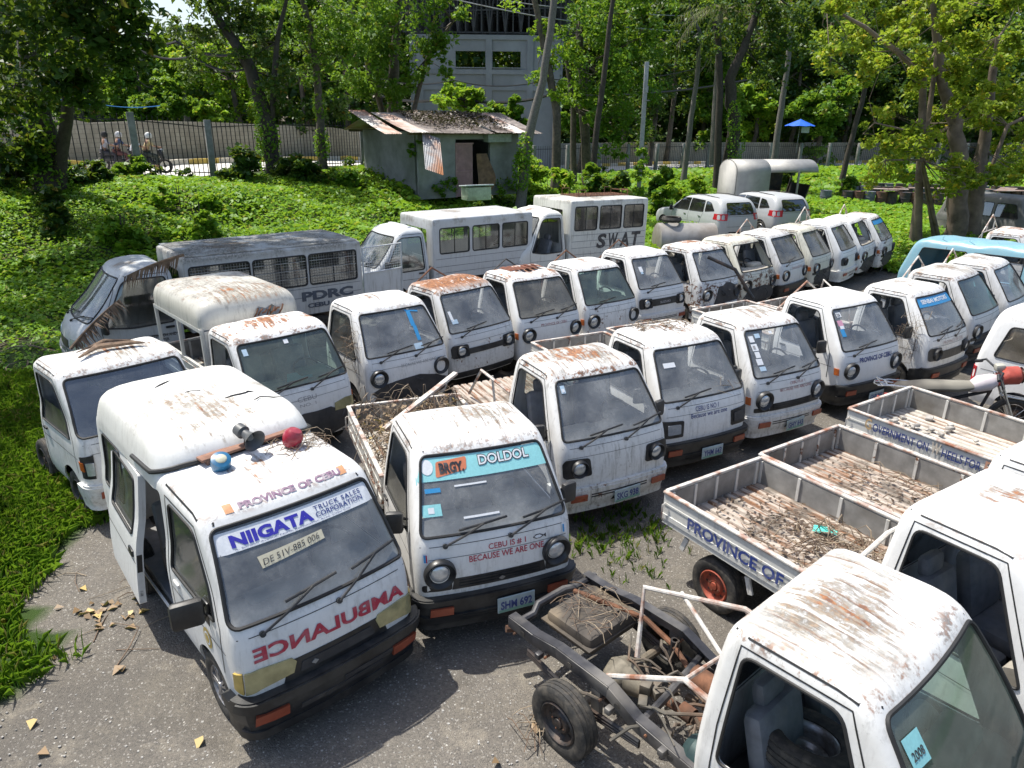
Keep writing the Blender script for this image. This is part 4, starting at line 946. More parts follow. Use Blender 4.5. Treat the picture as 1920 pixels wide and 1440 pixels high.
# ---------------- silver cars ----------------
def mpv(label,pos,yaw):
    root=thing('parked_car',label,'car',(pos[0],pos[1],0),(0,0,yaw),'silver cars parked by the metal hood')
    def mk(): return Shell([(.22,.14,4.40,.80,.32,.22),(.34,.03,4.48,.87,.34,.24),(.58,.0,4.50,.90,.36,.22),(.76,.09,4.49,.90,.36,.22),(.90,.40,4.47,.885,.34,.20),(.98,1.00,4.45,.875,.28,.20),(1.18,1.32,4.40,.83,.22,.20),(1.44,1.80,4.22,.745,.2,.2),(1.53,2.05,4.08,.69,.2,.2),(1.575,2.35,3.88,.60,.2,.2),(1.59,2.6,3.6,.48,.18,.2)],bow=.12,bowr=.06,crown=.03)
    sh=cached('mpvsh',mk); col=(.0,.25,.55,.0)
    ws=rpoly([(-.68,1.02),(.68,1.02),(.56,1.46),(-.56,1.46)],.06); w1=rpoly([(1.45,1.00),(1.95,1.44),(2.42,1.47),(2.42,1.02)],[.03,.1,.03,.03]); w2=rpoly([(2.48,1.02),(2.48,1.47),(3.28,1.45),(3.34,1.05)],.04); w3=rpoly([(3.42,1.07),(3.38,1.44),(3.66,1.40),(3.96,1.14)],[.04,.05,.08,.05]); rw=rpoly([(-.60,1.04),(.60,1.04),(.54,1.44),(-.54,1.44)],.08)
    a1=arch(.86,.36,.2,.32); a2=arch(3.58,.36,.2,.32)
    H=[('F',ws),('B',rw)]+[(k,q) for k in'LR' for q in(w1,w2,w3,a1,a2)]
    b=obj('body',cached('mpvb',lambda:shell_mesh(sh,'body',SILV,H,ks=(6,6,26,5,6))),root,color=col)
    def gl():
        m=MB(); patch(m,sh,'F',ws,-.004,0,.12); return m.mesh('windshield',GLK)
    obj('windshield',cached('mpvg0',gl),root)
    def rg(): m=MB(); patch(m,sh,'B',rw,-.002,0,.12); return m.mesh('rear_window',GLK)
    obj('rear_window',cached('mpvrg',rg),root)
    for k in'LR':
        for i,q in enumerate((w1,w2,w3)):
            def sg(): m=MB(); patch(m,sh,k,q,-.004,0,.12); return m.mesh('side_window',GLK)
            obj('side_window',cached(('mpvs',k,i),sg),root)
        def tl():
            m=MB(); s_=1 if k=='R' else -1; patch(m,sh,'S',[(s_*2.93,.86),(s_*2.93,1.06),(s_*4.15,1.08),(s_*4.12,.84)],.010,.03); return m.mesh('tail_lamp',REDL)
        obj('tail_lamp',cached(('mpvt',k),tl),root)
    def tr():
        m=MB(); 
        for k in'LR': 
            for q in(w1,w2,w3): outline_tube(m,sh,k,q,.010,.0)
            strip(m,sh,[(k,2.45,1.0),(k,2.45,.40)],.01); strip(m,sh,[(k,3.34,1.02),(k,3.22,.75),(k,3.1,.42)],.01); strip(m,sh,[(k,1.42,.98),(k,1.40,.40)],.01); strip(m,sh,[(k,1.3,.62),(k,3.2,.66)],.006)
        outline_tube(m,sh,'B',rw,.012,.001); strip(m,sh,[('B',-.6,.62),('B',.6,.62)],.01); strip(m,sh,[('B',-.66,.98),('B',.66,.98)],.008); patch(m,sh,'B',[(-.55,.30),(.55,.30),(.5,.44),(-.5,.44)],.012,.02); return m.mesh('window_trim',RUBBER)
    obj('window_trim',cached('mpvtr',tr),b)
    def hd():
        m=MB()
        for v in(2.25,3.15): m.box(sh.surf('L',v,.88,.015),(.03,.14,.03),bev=.01); m.box(sh.surf('R',v,.88,.015),(.03,.14,.03),bev=.01)
        return m.mesh('door_handle',CHROME)
    obj('door_handle',cached('mpvh',hd),root)
    m_=cached('mpvrr',lambda:(lambda m:(m.tube([(-.60,2.1,1.585),(-.56,2.9,1.63),(-.55,3.8,1.58)],.014,6),m.tube([(.60,2.1,1.585),(.56,2.9,1.63),(.55,3.8,1.58)],.014,6),m.mesh('roof_rail',STEEL))[-1])(MB())); obj('roof_rail',m_,root)
    mirror(root,-.86,1.45,1.02,1.0); mirror(root,.86,1.45,1.02,1.0)
    for u in(-.79,.79): wheel(root,u,.86,.315,.2,rim=RIMM); wheel(root,u,3.58,.315,.2,rim=RIMM)
    m=MB(); m.box((0,2.4,.6),(1.5,2.6,.3),bev=.05); m.box((.35,2.1,.9),(.5,.2,.6),bev=.06); m.box((-.35,2.1,.9),(.5,.2,.6),bev=.06); m.box((0,3.2,.95),(1.3,.2,.5),bev=.06); obj('seat',m.mesh('seat',SEATM),root)
    return root
def vanlike(name,label,pose,mat,col,L,zt,hw,wins,holes_extra=(),glassm=None,lean=.5,cat='van',face=False,keys=None,group=None,tilt=(0,0),rearwin=True,fw=None):
    root=thing(name,label,cat,(pose[0],pose[1],0),(tilt[0],tilt[1],pose[2]),group)
    K=keys or [(.30,.07,L-.02,hw*.95,.12,.10),(.45,.02,L,hw,.13,.11),(.75,.02,L,hw,.13,.11),(.95,.06,L-.01,hw*.995,.13,.11),(1.05,.12,L-.02,hw*.985,.12,.11),(1.3,.12+lean*.45,L-.06,hw*.94,.11,.12),(zt-.16,.12+lean,L-.13,hw*.87,.1,.13),(zt-.07,.18+lean,L-.19,hw*.81,.12,.15),(zt-.02,.30+lean,L-.28,hw*.72,.14,.17),(zt,.45+lean,L-.4,hw*.6,.14,.17)]
    sh=Shell(K,bow=.06,bowr=.04,crown=.03)
    fwp=rpoly(fw or [(-hw*.90,1.05),(hw*.90,1.05),(hw*.78,zt-.17),(-hw*.78,zt-.17)],.06); rwp=rpoly([(-hw*.72,1.05),(hw*.72,1.05),(hw*.64,zt-.2),(-hw*.64,zt-.2)],.06)
    W=[rpoly(q,.055) for q in wins]; H=[('F',fwp)]+[(k,q) for k in'LR' for q in W]+([('B',rwp)] if rearwin else [])+[(k,arch(v,.31)) for k in'LR' for v in(.66,L-.72)]+list(holes_extra)
    b=obj('body',shell_mesh(sh,'body',mat,H,ks=(6,4,24,4,5)),root,color=col)
    if name=='wrecked_van': b.data=dent(b.data,3.3,zt-.12,.06,.02,.6); b.data.update()
    m=MB(); outline_tube(m,sh,'F',fwp,.012,.002)
    for k in'LR':
        for q in W: outline_tube(m,sh,k,q,.011,.001)
    obj('window_seal',m.mesh('window_seal',RUBBER),b)
    m=MB()
    for k in'LR': strip(m,sh,[(k,L-1.05,.45),(k,L-1.05,zt-.15)],.008); strip(m,sh,[(k,1.3,.45),(k,1.3,zt-.15)],.008); strip(m,sh,[(k,.3,.82),(k,L-.15,.82)],.007)
    obj('panel_gap',m.mesh('panel_gap',RUBBER),b)
    if glassm:
        m=MB(); patch(m,sh,'F',fwp,-.004,0,.12); obj('windshield',m.mesh('windshield',glassm),root)
        for k in'LR':
            for q in W: m=MB(); patch(m,sh,k,q,-.006,0,.12); obj('side_window',m.mesh('side_window',glassm),root)
    seats(root,sh)
    for u in(-hw+.1,hw-.1): wheel(root,u,.66); wheel(root,u,L-.72)
    m=MB()
    for u in(-.36,.36): m.box((u,L/2,.42),(.07,L-.3,.1))
    m.box((0,L/2,.40),(2*hw-.12,L-.3,.04)); obj('floor_pan',m.mesh('floor_pan',STEEL),root)
    return root,sh,b
# ---------------- stripped chassis truck ----------------
def chassis_truck():
    pose=(2.50,2.43,.716)
    root,sh,cab=truck('chassis-only white mini truck, its bare black frame and fuel tank exposed',pose,'round',dz=.12,lean=.02,col=(.12,.80,.50,.1),bedk=None,rb=False,under=False,mirr=(0,0),glassm=GLG,wip=2,group=None,name='stripped_truck')
    cab.color=(.12,.74,.50,.10)
    m=MB(); L=3.28
    for u in(-.44,.44):
        pts=[(.2,.46),(1.5,.46),(2.0,.50),(2.25,.60),(2.75,.60),(3.0,.56),(L,.56)]
        # pressed channel, raised over the axle
        for (a,b) in zip(pts,pts[1:]):
            ln=math.hypot(b[0]-a[0],b[1]-a[1]); an=math.atan2(b[1]-a[1],b[0]-a[0]); m.box((u,(a[0]+b[0])/2,(a[1]+b[1])/2),(.045,ln+.012,.095),Matrix.Rotation(an,4,'X'),bev=.006)
            m.box((u*.95,(a[0]+b[0])/2,(a[1]+b[1])/2+.05),(.075,ln+.01,.006),Matrix.Rotation(an,4,'X'))
        for y in(1.75,2.2,2.9): m.box((u*1.10,y,.50),(.06,.05,.05),bev=.01)
        m.box((u,2.35,.42),(.04,.08,.26))
    for y in(1.55,): m.box((0,y,.44),(.86,.07,.07))
    m.tube([(-.44,L-.03,.53),(-.22,L-.03,.53),(-.15,L-.0,.57),(.15,L-.0,.57),(.25,L-.03,.56),(.5,L-.03,.56)],.032,10); m.tube([(-.44,1.98,.50),(-.1,2.02,.50),(.44,2.1,.50)],.03,8)
    m.cur=1
    for u in(-.44,.44):
        for y,z in((1.2,.46),(1.7,.475),(2.15,.56),(2.6,.60),(3.1,.56)):
            for dx in(-.032,.032): m.tube([(u+dx-.002,y,z),(u+dx+.002,y,z)],.022,10)
    m.cur=2
    for u in(-.44,.44):
        for y in(1.0,1.35,1.9,2.3,2.85,3.2): m.tube([(u-.04,y,.50),(u+.04,y,.50)],.010,6)
    fr=obj('chassis_frame',m.mesh('chassis_frame',[FRAMEM,TYRE,RUST]),root)
    for u in(-.61,.61): wheel(root,u,2.50,.275,.165)
    for u in(-.60,.60): wheel(root,u,.62)
    m=MB(); m.box((.12,2.93,.50),(.56,.50,.17),bev=.05); m.tube([(.25,2.82,.585),(.25,2.82,.60)],.05,14); m.box((.12,2.93,.50),(.62,.53,.012)); obj('fuel_tank',m.mesh('fuel_tank',plain('dirty_fuel_tank',(.07,.06,.05),.85,var=.5,scale=5,dirt=(.32,.25,.16,.9))),root)
    m=MB(); m.tube([(-.58,2.50,.28),(-.1,2.50,.30)],.035,10); m.tube([(.1,2.5,.30),(.58,2.5,.28)],.035,10); m.lathe([(-.16,.05),(-.1,.10),(0,.135),(.1,.10),(.16,.05)],'x',18,(0,2.5,.31)); m.lathe([(-.15,.0),(-.15,.06),(-.02,.10),(.05,.12)],'y',16,(0,2.40,.31)); obj('rear_axle',m.mesh('rear_axle',plain('dusty_cast_metal',(.20,.18,.14),.8,.2,var=.4,dirt=(.12,.07,.04,.6))),root)
    m=MB(); m.tube([(0,2.3,.34),(0,1.45,.42)],.035,10); m.lathe([(-.05,.06),(.05,.06)],'y',12,(0,1.9,.38)); m.lathe([(-.17,.02),(-.165,.09),(.165,.09),(.17,.02)],'y',18,(.26,1.88,.45)); m.tube([(.26,1.72,.45),(.24,1.5,.45),(.2,1.3,.42)],.03,8); m.tube([(.26,2.05,.45),(.36,2.3,.50),(.38,2.6,.56),(.2,3.0,.62),(.22,3.22,.55)],.022,8); m.tube([(-.30,2.85,.44),(-.3,3.3,.40),(-.42,3.36,.42)],.03,8); obj('exhaust',m.mesh('exhaust',RUST),root)
    r_=random.Random(5); m=MB()
    for k in range(44):
        a=Vector((r_.uniform(-.38,.38),r_.uniform(1.45,2.3),r_.uniform(.36,.52))); b=a+Vector((r_.uniform(-.3,.3),r_.uniform(-.4,.4),r_.uniform(-.08,.08))); c=(a+b)/2+Vector((r_.uniform(-.1,.1),0,r_.uniform(.0,.1))); m.tube([a,a.lerp(c,.6)+Vector((0,0,.02)),c,c.lerp(b,.5),b],r_.choice([.006,.009,.012]),6)
    for k in range(14):
        a=Vector((r_.uniform(-.35,.36),r_.uniform(1.45,2.25),r_.uniform(.34,.5))); m.box(a,(r_.uniform(.04,.12),r_.uniform(.04,.12),r_.uniform(.03,.09)),Matrix.Rotation(r_.uniform(0,3),4,'Z'),bev=.01)
    obj('cable_bundle',m.mesh('cable_bundle',plain('dusty_parts',(.13,.12,.10),.7,.3,var=.5,dirt=(.2,.1,.05,.6),scale=6)),root)
    m=MB()
    for u in(-.46,.46):
        for k in range(3): m.tube([(u,1.95,.40-.02*k),(u,2.5,.34-.03*k),(u,3.05,.44-.02*k)],.014,6)
        m.lathe([(-.08,.02),(-.08,.035),(.1,.035),(.1,.02)],'z',10,(u*.8,2.3,.45))
    obj('leaf_spring',m.mesh('leaf_spring',STEEL),root)
    m=MB(); m.lathe([(-.12,.03),(-.12,.125),(.06,.13),(.12,.09),(.12,.0)],'y',24,(-.30,1.56,.47)); obj('air_cleaner',m.mesh('air_cleaner',plain('green_black_metal',(.03,.06,.06),.5,.2,var=.4)),root)
    m=MB(); r1=.02
    m.tube([(-.36,1.45,.98),(-.36,1.72,1.02),(-.34,2.35,.60)],r1,8); m.tube([(.46,1.44,1.02),(.42,1.8,1.10),(.18,2.48,1.02),(-.06,2.32,.62)],r1,8); m.tube([(.42,1.8,1.10),(.40,1.47,.86)],r1*.8,8); m.tube([(.30,2.24,1.05),(.1,1.75,.92),(-.36,1.72,1.02)],r1*.8,8)
    obj('roll_bar',m.mesh('roll_bar',RUSTW),root)
    m=MB(); m.tube([(sh.P(2.98,t)-Vector((0,-.02,0))) for t in [i*.5 for i in range(2,20)]],.02,6); 
    for (a0,a1,z0,z1,tm,t_) in((-.50,-.36,1.50,1.62,S_TEAL,0),(-.52,-.36,1.33,1.46,T_GREY,0),(-.50,-.44,1.26,1.31,S_GREEN,0)):
        q=MB(); patch(q,sh,'F',[(a0,z0),(a1,z0),(a1,z1),(a0,z1)],.001,0,.08); q.cur=1; letter(q,'2008' if t_==0 else 'x',tx_surf(sh,'F',a0+.02,a1-.02,z0+.03,z0+.065,.003),.02); obj('sticker',q.mesh('sticker',[tm,T_BLACK],smooth=False),root)
    q=MB(); patch(q,sh,'F',[(-.57,1.15),(-.22,1.27),(-.22,1.33),(-.57,1.22)],.001,0,.08); q.cur=1; letter(q,'NO  S/A',lambda x,y: sh.surf('F',-.50+.26*x,1.205+.03*y+.09*x,.004),.0,shear=.2); letter(q,'787',lambda x,y: sh.surf('F',-.46+.1*x,1.17+.03*y+.03*x,.004),.0,shear=.2); obj('tape_label',q.mesh('tape_label',[S_TAPE,T_BLACK],fix=False,smooth=False),root)
    # spare wheel lying in the cab
    wheel(root,-.25,.98,.28,.16,rim=RIMM,z=1.02,name='spare_wheel',tilt=R(-75))
    return root
def motorbike():
    root=thing('motorcycle','worn red and black motorcycle with duct-taped seat beside the furthest open truck bed','motorcycle',(6.10,8.92,0.16),(0,R(-8),R(-14)))
    # local x forward
    for x,nm in((-.62,0),(.62,1)):
        m=MB(); m.lathe([(-.03,.24),(-.045,.27),(-.03,.30),(.03,.30),(.045,.27),(.03,.24)],'y',30); m.cur=1; m.lathe([(-.02,.24),(.02,.24)],'y',30); m.tube([(0,-.05,0),(0,.05,0)],.04,10)
        for k in range(12): a=2*PI*k/12; m.tube([(0.03*math.cos(a),0,.03*math.sin(a)),(.24*math.cos(a+.2),0,.24*math.sin(a+.2))],.003,4)
        obj('wheel',m.mesh('bike_wheel',[TYRE,CHROME]),root,(x,0,.30))
    m=MB(); m.tube([(.40,0,.92),(.36,0,.72),(-.1,0,.62),(-.45,0,.66),(-.7,0,.72)],.025,8); m.tube([(.36,0,.72),(.2,0,.35),(-.2,0,.32),(-.62,0,.30)],.022,8); m.box((.05,0,.42),(.36,.22,.26),bev=.05); obj('frame',m.mesh('frame',STEEL),root)
    m=MB(); 
    for y in(-.09,.09): m.tube([(.62,y,.30),(.42,y,.95)],.02,8)
    m.box((.62,0,.62),(.3,.1,.02),Matrix.Rotation(R(15),4,'Y'),bev=.01); obj('fork',m.mesh('fork',CHROME),root)
    def ring(x,hw,z,h): return [(x,hw*math.cos(a),z+h*math.sin(a)) for a in [2*PI*i/14 for i in range(14)]]
    def loft(rs):
        m=MB(); n=14; vs=[p for r_ in rs for p in r_]; fs=[(i*n+k,i*n+(k+1)%n,(i+1)*n+(k+1)%n,(i+1)*n+k) for i in range(len(rs)-1) for k in range(n)]+[tuple(range(n))[::-1],tuple((len(rs)-1)*n+k for k in range(n))]; m.add(vs,fs); return m
    m=loft([ring(-.80,.09,.80,.05),ring(-.74,.13,.81,.07),ring(-.4,.15,.82,.075),ring(-.05,.14,.80,.07),ring(.14,.10,.80,.06)])
    se=obj('seat',m.mesh('seat',plain('taped_seat',(.05,.045,.04),.85,var=.4,dirt=(.36,.34,.28,.9),scale=2.2)),root)
    m=loft([ring(.10,.08,.78,.07),ring(.2,.13,.82,.11),ring(.34,.13,.84,.11),ring(.44,.07,.86,.07)]); obj('fuel_tank',m.mesh('fuel_tank',plain('bike_tank_white',(.55,.5,.52),.5,dirt=(.45,.1,.1,.6),scale=3)),root)
    m=loft([ring(.42,.10,.86,.08),ring(.52,.14,.92,.12),ring(.66,.13,.92,.12),ring(.70,.08,.92,.07)]); obj('headlight_cowl',m.mesh('headlight_cowl',plain('bike_red',(.36,.06,.04),.5,dirt=(.15,.08,.06,.5))),root)
    m=MB(); m.lathe([(0,.0),(.02,.09),(.0,.11)],'x',18,(.70,0,.92)); m.box((.46,.05,1.02),(.12,.12,.1),bev=.03); obj('instrument_cluster',m.mesh('instrument_cluster',plain('bike_dash',(.4,.39,.33),.5,dirt=(.1,.1,.1,.6),scale=4)),root)
    m=MB(); m.tube([(.30,-.42,1.0),(.38,-.30,1.06),(.43,-.1,1.0),(.43,.1,1.0),(.38,.30,1.06),(.30,.42,1.0)],.014,8)
    for y in(-.42,.42): m.tube([(.30,y,1.0),(.33,y*.72,1.04)],.022,8)
    m.tube([(.36,-.3,1.03),(.34,-.5,.94),(.28,-.56,.84)],.007,6); obj('handlebar',m.mesh('handlebar',BLACK),root)
    m=MB()
    m.tube([(-.55,-.13,.84),(-.85,-.13,.88),(-1.02,-.10,.88),(-1.05,0,.88),(-1.02,.10,.88),(-.85,.13,.88),(-.55,.13,.84)],.011,6); m.tube([(-.80,-.1,.83),(-1.0,-.1,.93),(-1.0,.1,.93),(-.80,.1,.83)],.010,6)
    for y in(-.05,.05): m.tube([(-.80,y,.86),(-1.03,y,.88)],.009,6)
    for x in(-.9,-.97): m.tube([(x,-.12,.88),(x,.12,.88)],.009,6)
    m.tube([(-.5,-.17,.35),(-.1,-.17,.30),(.2,-.12,.32)],.035,8); m.tube([(-.9,-.17,.42),(-.5,-.17,.36)],.045,10); obj('rear_rack',m.mesh('rear_rack',CHROME),root)
    m=MB(); m.box((-.78,0,.66),(.3,.14,.08),Matrix.Rotation(R(12),4,'Y'),bev=.03); m.box((-.98,0,.66),(.05,.10,.06),bev=.02); obj('rear_fender',m.mesh('rear_fender',plain('bike_red2',(.33,.05,.04),.5)),root)
    m=MB(); m.tube([(0,.1,.35),(-.05,.28,.0)],.01,6); obj('side_stand',m.mesh('side_stand',STEEL),root)
    return root
def metal_hood():
    # curved sheet-metal jeepney body shell
    a=at(1343,430,z=0); root=thing('jeepney_shell','rounded grey sheet-metal passenger body with a torn side opening, no wheels','vehicle body',(9.35,31.2,0),(0,0,R(10)))
    m=MB(); n=14; L=3.75; H=2.75; W=1.7
    prof=[(-.0,.0),(.0,1.2),(.0,H-.55)]+[(W/2-W/2*math.cos(t),H-.55+.5*math.sin(t)) for t in [PI*i/n for i in range(1,n)]]+[(W,H-.55),(W,1.0),(W,0)]
    def sheet(x0,x1,pr,th=.03):
        k=len(pr); vs=[(x0,p[0],p[1]) for p in pr]+[(x1,p[0],p[1]) for p in pr]; m.add(vs,[(i,i+1,k+i+1,k+i) for i in range(k-1)])
    sheet(0,1.55,prof); top=[p for p in prof if p[1]>=H-.56]; sheet(1.55,L,top)
    sheet(1.55,2.9,[(0,0),(0,1.25)]); sheet(1.55,2.9,[(W,0),(W,1.25)]); 
    m.add([(0,p[0],p[1]) for p in prof],[tuple(range(len(prof)))]); m.box((2.85,0,1.6),(.07,.07,1.3)); m.box((2.6,W,1.5),(.9,.03,1.4))
    o=obj('shell_panel',m.mesh('shell_panel',plain('dull_sheet_metal',(.33,.325,.31),.6,.25,var=.22,scale=3,dirt=(.5,.49,.46,.5)),angle=40),root); md=o.modifiers.new('s','SOLIDIFY'); md.thickness=.03
    m=MB(); m.box((3.3,W*.5,.95),(.05,W*.9,1.5),Matrix.Rotation(R(14),4,'Y')); m.box((L-.42,W*.95,1.3),(.05,.05,1.9),Matrix.Rotation(R(12),4,'Y')); m.box((1.55,W/2,.5),(.05,W-.1,1.0)); m.box((2.3,W-.03,1.65),(1.5,.03,1.1)); m.box((1.60,W/2,1.6),(.03,W-.1,1.2)); obj('bulkhead_and_shade_sheet',m.mesh('bulkhead_and_shade_sheet',STEEL),root)  # rear panel, plus dark sheets painting the interior's shade behind the side opening
    return root
# ---------------- terrain ----------------
FP=[at(-420,335,Y=21),at(30,331,Y=25),at(258,333,Y=27),at(407,336,Y=30),at(535,322,Y=33),at(650,315,Y=37),at(820,309,Y=46),at(1000,304,Y=55),at(1320,305,Y=66),at(1560,303,Y=70),at(1900,302,Y=76),at(2600,303,Y=92)]
fx=np.array([p.x for p in FP]); fy=np.array([p.y for p in FP]); fz=np.array([p.z for p in FP])
fz[-5:]=np.minimum(fz[-5:],.15)
def fence_info(X,Y):
    """signed distance to the fence line (+ = yard side) and fence height there"""
    X=np.asarray(X,float); Y=np.asarray(Y,float); best=np.full(X.shape,1e9); sg=np.ones(X.shape); zz=np.zeros(X.shape)
    for i in range(len(fx)-1):
        dx,dy=fx[i+1]-fx[i],fy[i+1]-fy[i]; L2=dx*dx+dy*dy; t=((X-fx[i])*dx+(Y-fy[i])*dy)/L2
        tt=np.clip(t,0,1) if 0<i<len(fx)-2 else (np.minimum(t,1) if i==0 else np.maximum(t,0))
        d=np.hypot(X-fx[i]-tt*dx,Y-fy[i]-tt*dy); cr=dx*(Y-fy[i])-dy*(X-fx[i])
        m=d<best; best=np.where(m,d,best); sg=np.where(m,np.where(cr>0,-1,1),sg); zz=np.where(m,fz[i]+np.clip(tt,0,1)*(fz[i+1]-fz[i]),zz)
    return best*sg,zz
def H(X,Y):
    d,z=fence_info(X,Y); t=np.clip(1-(d-.6)/11.5,0,1); t=t*t*(3-2*t); t=np.where(d<0,1,t); h=z*t
    yd=np.clip((np.asarray(Y)-13)/5,0,1); return h*yd if True else h
def H1(x,y): return float(H(np.array([x]),np.array([y]))[0])
YARD=[(-4.0,-6),(-4.6,2.2),(-4.05,3.6),(-3.7,4.5),(-4.3,5.3),(-4.9,7),(-5.4,9),(-6.4,10.6),(-7.2,12.0),(-5.8,13.8),(-3.2,16.3),(0,19.4),(3,21.6),(5,22.6),(6.2,25),(9,28.5),(11,28.5),(10.5,25),(10.5,22),(12.3,20),(13.8,18.0),(17,19.5),(24,21),(40,15),(40,-6)]
def vnoise(X,Y,s,seed=0):
    r=np.random.RandomState(seed); G=r.rand(64,64); x=np.asarray(X)/s+1000; y=np.asarray(Y)/s+1000; xi=np.floor(x).astype(int); yi=np.floor(y).astype(int); fx_=x-xi; fy_=y-yi
    fx_=fx_*fx_*(3-2*fx_); fy_=fy_*fy_*(3-2*fy_); g=lambda a,b:G[a%64,b%64]
    return (g(xi,yi)*(1-fx_)+g(xi+1,yi)*fx_)*(1-fy_)+(g(xi,yi+1)*(1-fx_)+g(xi+1,yi+1)*fx_)*fy_
def inpoly(X,Y,poly):
    c=np.zeros(X.shape,bool); n=len(poly); j=n-1
    for i in range(n):
        xi,yi=poly[i]; xj,yj=poly[j]; m=((yi>Y)!=(yj>Y))&(X<(xj-xi)*(Y-yi)/(yj-yi+1e-12)+xi); c^=m; j=i
    return c
def green(X,Y):
    wx=X+(vnoise(X,Y,.9,3)-.5)*1.0+(vnoise(X,Y,.3,5)-.5)*.5; wy=Y+(vnoise(X,Y,.9,4)-.5)*1.0+(vnoise(X,Y,.3,6)-.5)*.5
    return ~inpoly(wx,wy,YARD)
def mound(X,Y):
    m=vnoise(X,Y,1.6,8)*.34+vnoise(X,Y,.7,9)*.16; far=np.clip((Y-14)/4,0,1); return m*(.25+.9*far)
def terrain():
    xs=np.concatenate([np.linspace(-140,-30,16)[:-1],np.linspace(-30,36,166),np.linspace(36,170,18)[1:]]); ys=np.concatenate([np.linspace(-40,-2,8)[:-1],np.linspace(-2,46,161),np.linspace(46,90,60)[1:],np.linspace(90,380,14)[1:]])
    X,Y=np.meshgrid(xs,ys); g=green(X,Y); d,_=fence_info(X,Y); Z=H(X,Y)+np.where(g&(d>0),mound(X,Y)*.75*np.clip(d/4,0,1),(vnoise(X,Y,1.2,2)-.5)*.03)
    nx,ny=len(xs),len(ys); me=bpy.data.meshes.new('ground'); V=np.stack([X.ravel(),Y.ravel(),Z.ravel()],1)
    me.vertices.add(nx*ny); me.vertices.foreach_set('co',V.ravel()); I=np.arange(nx*ny).reshape(ny,nx); F=np.stack([I[:-1,:-1],I[:-1,1:],I[1:,1:],I[1:,:-1]],-1).reshape(-1,4)
    me.loops.add(F.size); me.loops.foreach_set('vertex_index',F.ravel().astype(np.int32)); me.polygons.add(len(F)); me.polygons.foreach_set('loop_start',np.arange(0,F.size,4,dtype=np.int32)); me.update(calc_edges=True); me.polygons.foreach_set('use_smooth',[True]*len(F))
    ca=me.color_attributes.new('soil','FLOAT_COLOR','POINT'); gg=g.ravel().astype(float); ca.data.foreach_set('color',np.stack([gg,gg,gg,np.ones_like(gg)],1).ravel())
    n=N('ground_gravel'); P=n.co(); at_=n.n('ShaderNodeAttribute',attribute_name='soil').outputs['Fac']
    big=n.noise(P,.35,5,.6); med=n.noise(P,2.2,5,.6); fine=n.noise(P,60,3,.7)
    vo=n.n('ShaderNodeTexVoronoi'); n.l(P,vo.inputs[0]); vo.inputs['Scale'].default_value=85; peb=vo.outputs['Color']; ps=n.sep(peb)
    vo2=n.n('ShaderNodeTexVoronoi'); n.l(P,vo2.inputs[0]); vo2.inputs['Scale'].default_value=34; p2=n.sep(vo2.outputs['Color'])
    c=n.mix(n.ramp(big,.35,.65),(.155,.142,.125),(.235,.213,.182)); c=n.mix(n.ramp(med,.45,.7,0,.6),c,(.24,.215,.175))
    c=n.mix(n.ramp(ps[0],0,1,.0,.6),c,(.075,.072,.068)); c=n.mix(n.math('GREATER_THAN',ps[1],.945),c,(.28,.265,.24)); c=n.mix(n.math('MULTIPLY',n.math('GREATER_THAN',p2[0],.965),n.math('LESS_THAN',vo2.outputs['Distance'],.25)),c,(.5,.48,.44))
    c=n.mix(n.ramp(n.noise(P,.8,6,.65),.55,.66,0,.75),c,(.08,.072,.06)); c=n.mix(n.ramp(n.noise(P,.22,3,.5),.5,.62,0,.5),c,(.105,.095,.08)); c=n.mix(n.ramp(n.noise(P,1.7,8,.7),.57,.66,0,.55),c,(.29,.26,.21))
    s=n.mix(med,(.022,.045,.010),(.05,.085,.02)); yy=n.sep(P)[0]; s=n.mix(n.ramp(n.noise(P,.5,4,.6),.5,.62,0,.7),s,(.075,.065,.04)); c=n.mix(n.ramp(n.math('ADD',at_,n.math('MULTIPLY',n.math('SUBTRACT',med,.5),.6)),.35,.65),c,s)
    n.bsdf(c,.95,0,n.bump(n.math('ADD',n.math('MULTIPLY',vo.outputs['Distance'],-.6),n.math('ADD',fine,med)),.7,.02),.2); me.materials.append(n.m)
    o=bpy.data.objects.new('ground',me); COL.objects.link(o); o['kind']='structure'; return o
terrain()
# ---------------- leaves ----------------
RS=np.random.RandomState(11)
def leaf_mesh(name,C,size,mat,up=.3,asp=.62,nrm=None,fold=.12):
    n=len(C); sz=size*RS.uniform(.65,1.35,n) if np.isscalar(size) else size*RS.uniform(.7,1.3,n)
    d=RS.normal(size=(n,3)); d/=np.linalg.norm(d,axis=1)[:,None]
    nn=RS.normal(size=(n,3)); nn[:,2]=np.abs(nn[:,2])+up*3; nn/=np.linalg.norm(nn,axis=1)[:,None]
    a=d-nn*(d*nn).sum(1)[:,None]; a/=np.linalg.norm(a,axis=1)[:,None]+1e-9; b=np.cross(nn,a)
    s=sz[:,None]; V=np.empty((n,4,3)); V[:,0]=C-a*s*.5; V[:,2]=C+a*s*.5-nn*s*fold; V[:,1]=C+b*s*asp*.5+nn*s*fold; V[:,3]=C-b*s*asp*.5+nn*s*fold
    me=bpy.data.meshes.new(name); me.vertices.add(n*4); me.vertices.foreach_set('co',V.ravel()); me.loops.add(n*4); me.loops.foreach_set('vertex_index',np.arange(n*4,dtype=np.int32)); me.polygons.add(n); me.polygons.foreach_set('loop_start',np.arange(0,n*4,4,dtype=np.int32)); me.update(calc_edges=True)
    for m in (mat if isinstance(mat,(list,tuple)) else [mat]): me.materials.append(m)
    return me
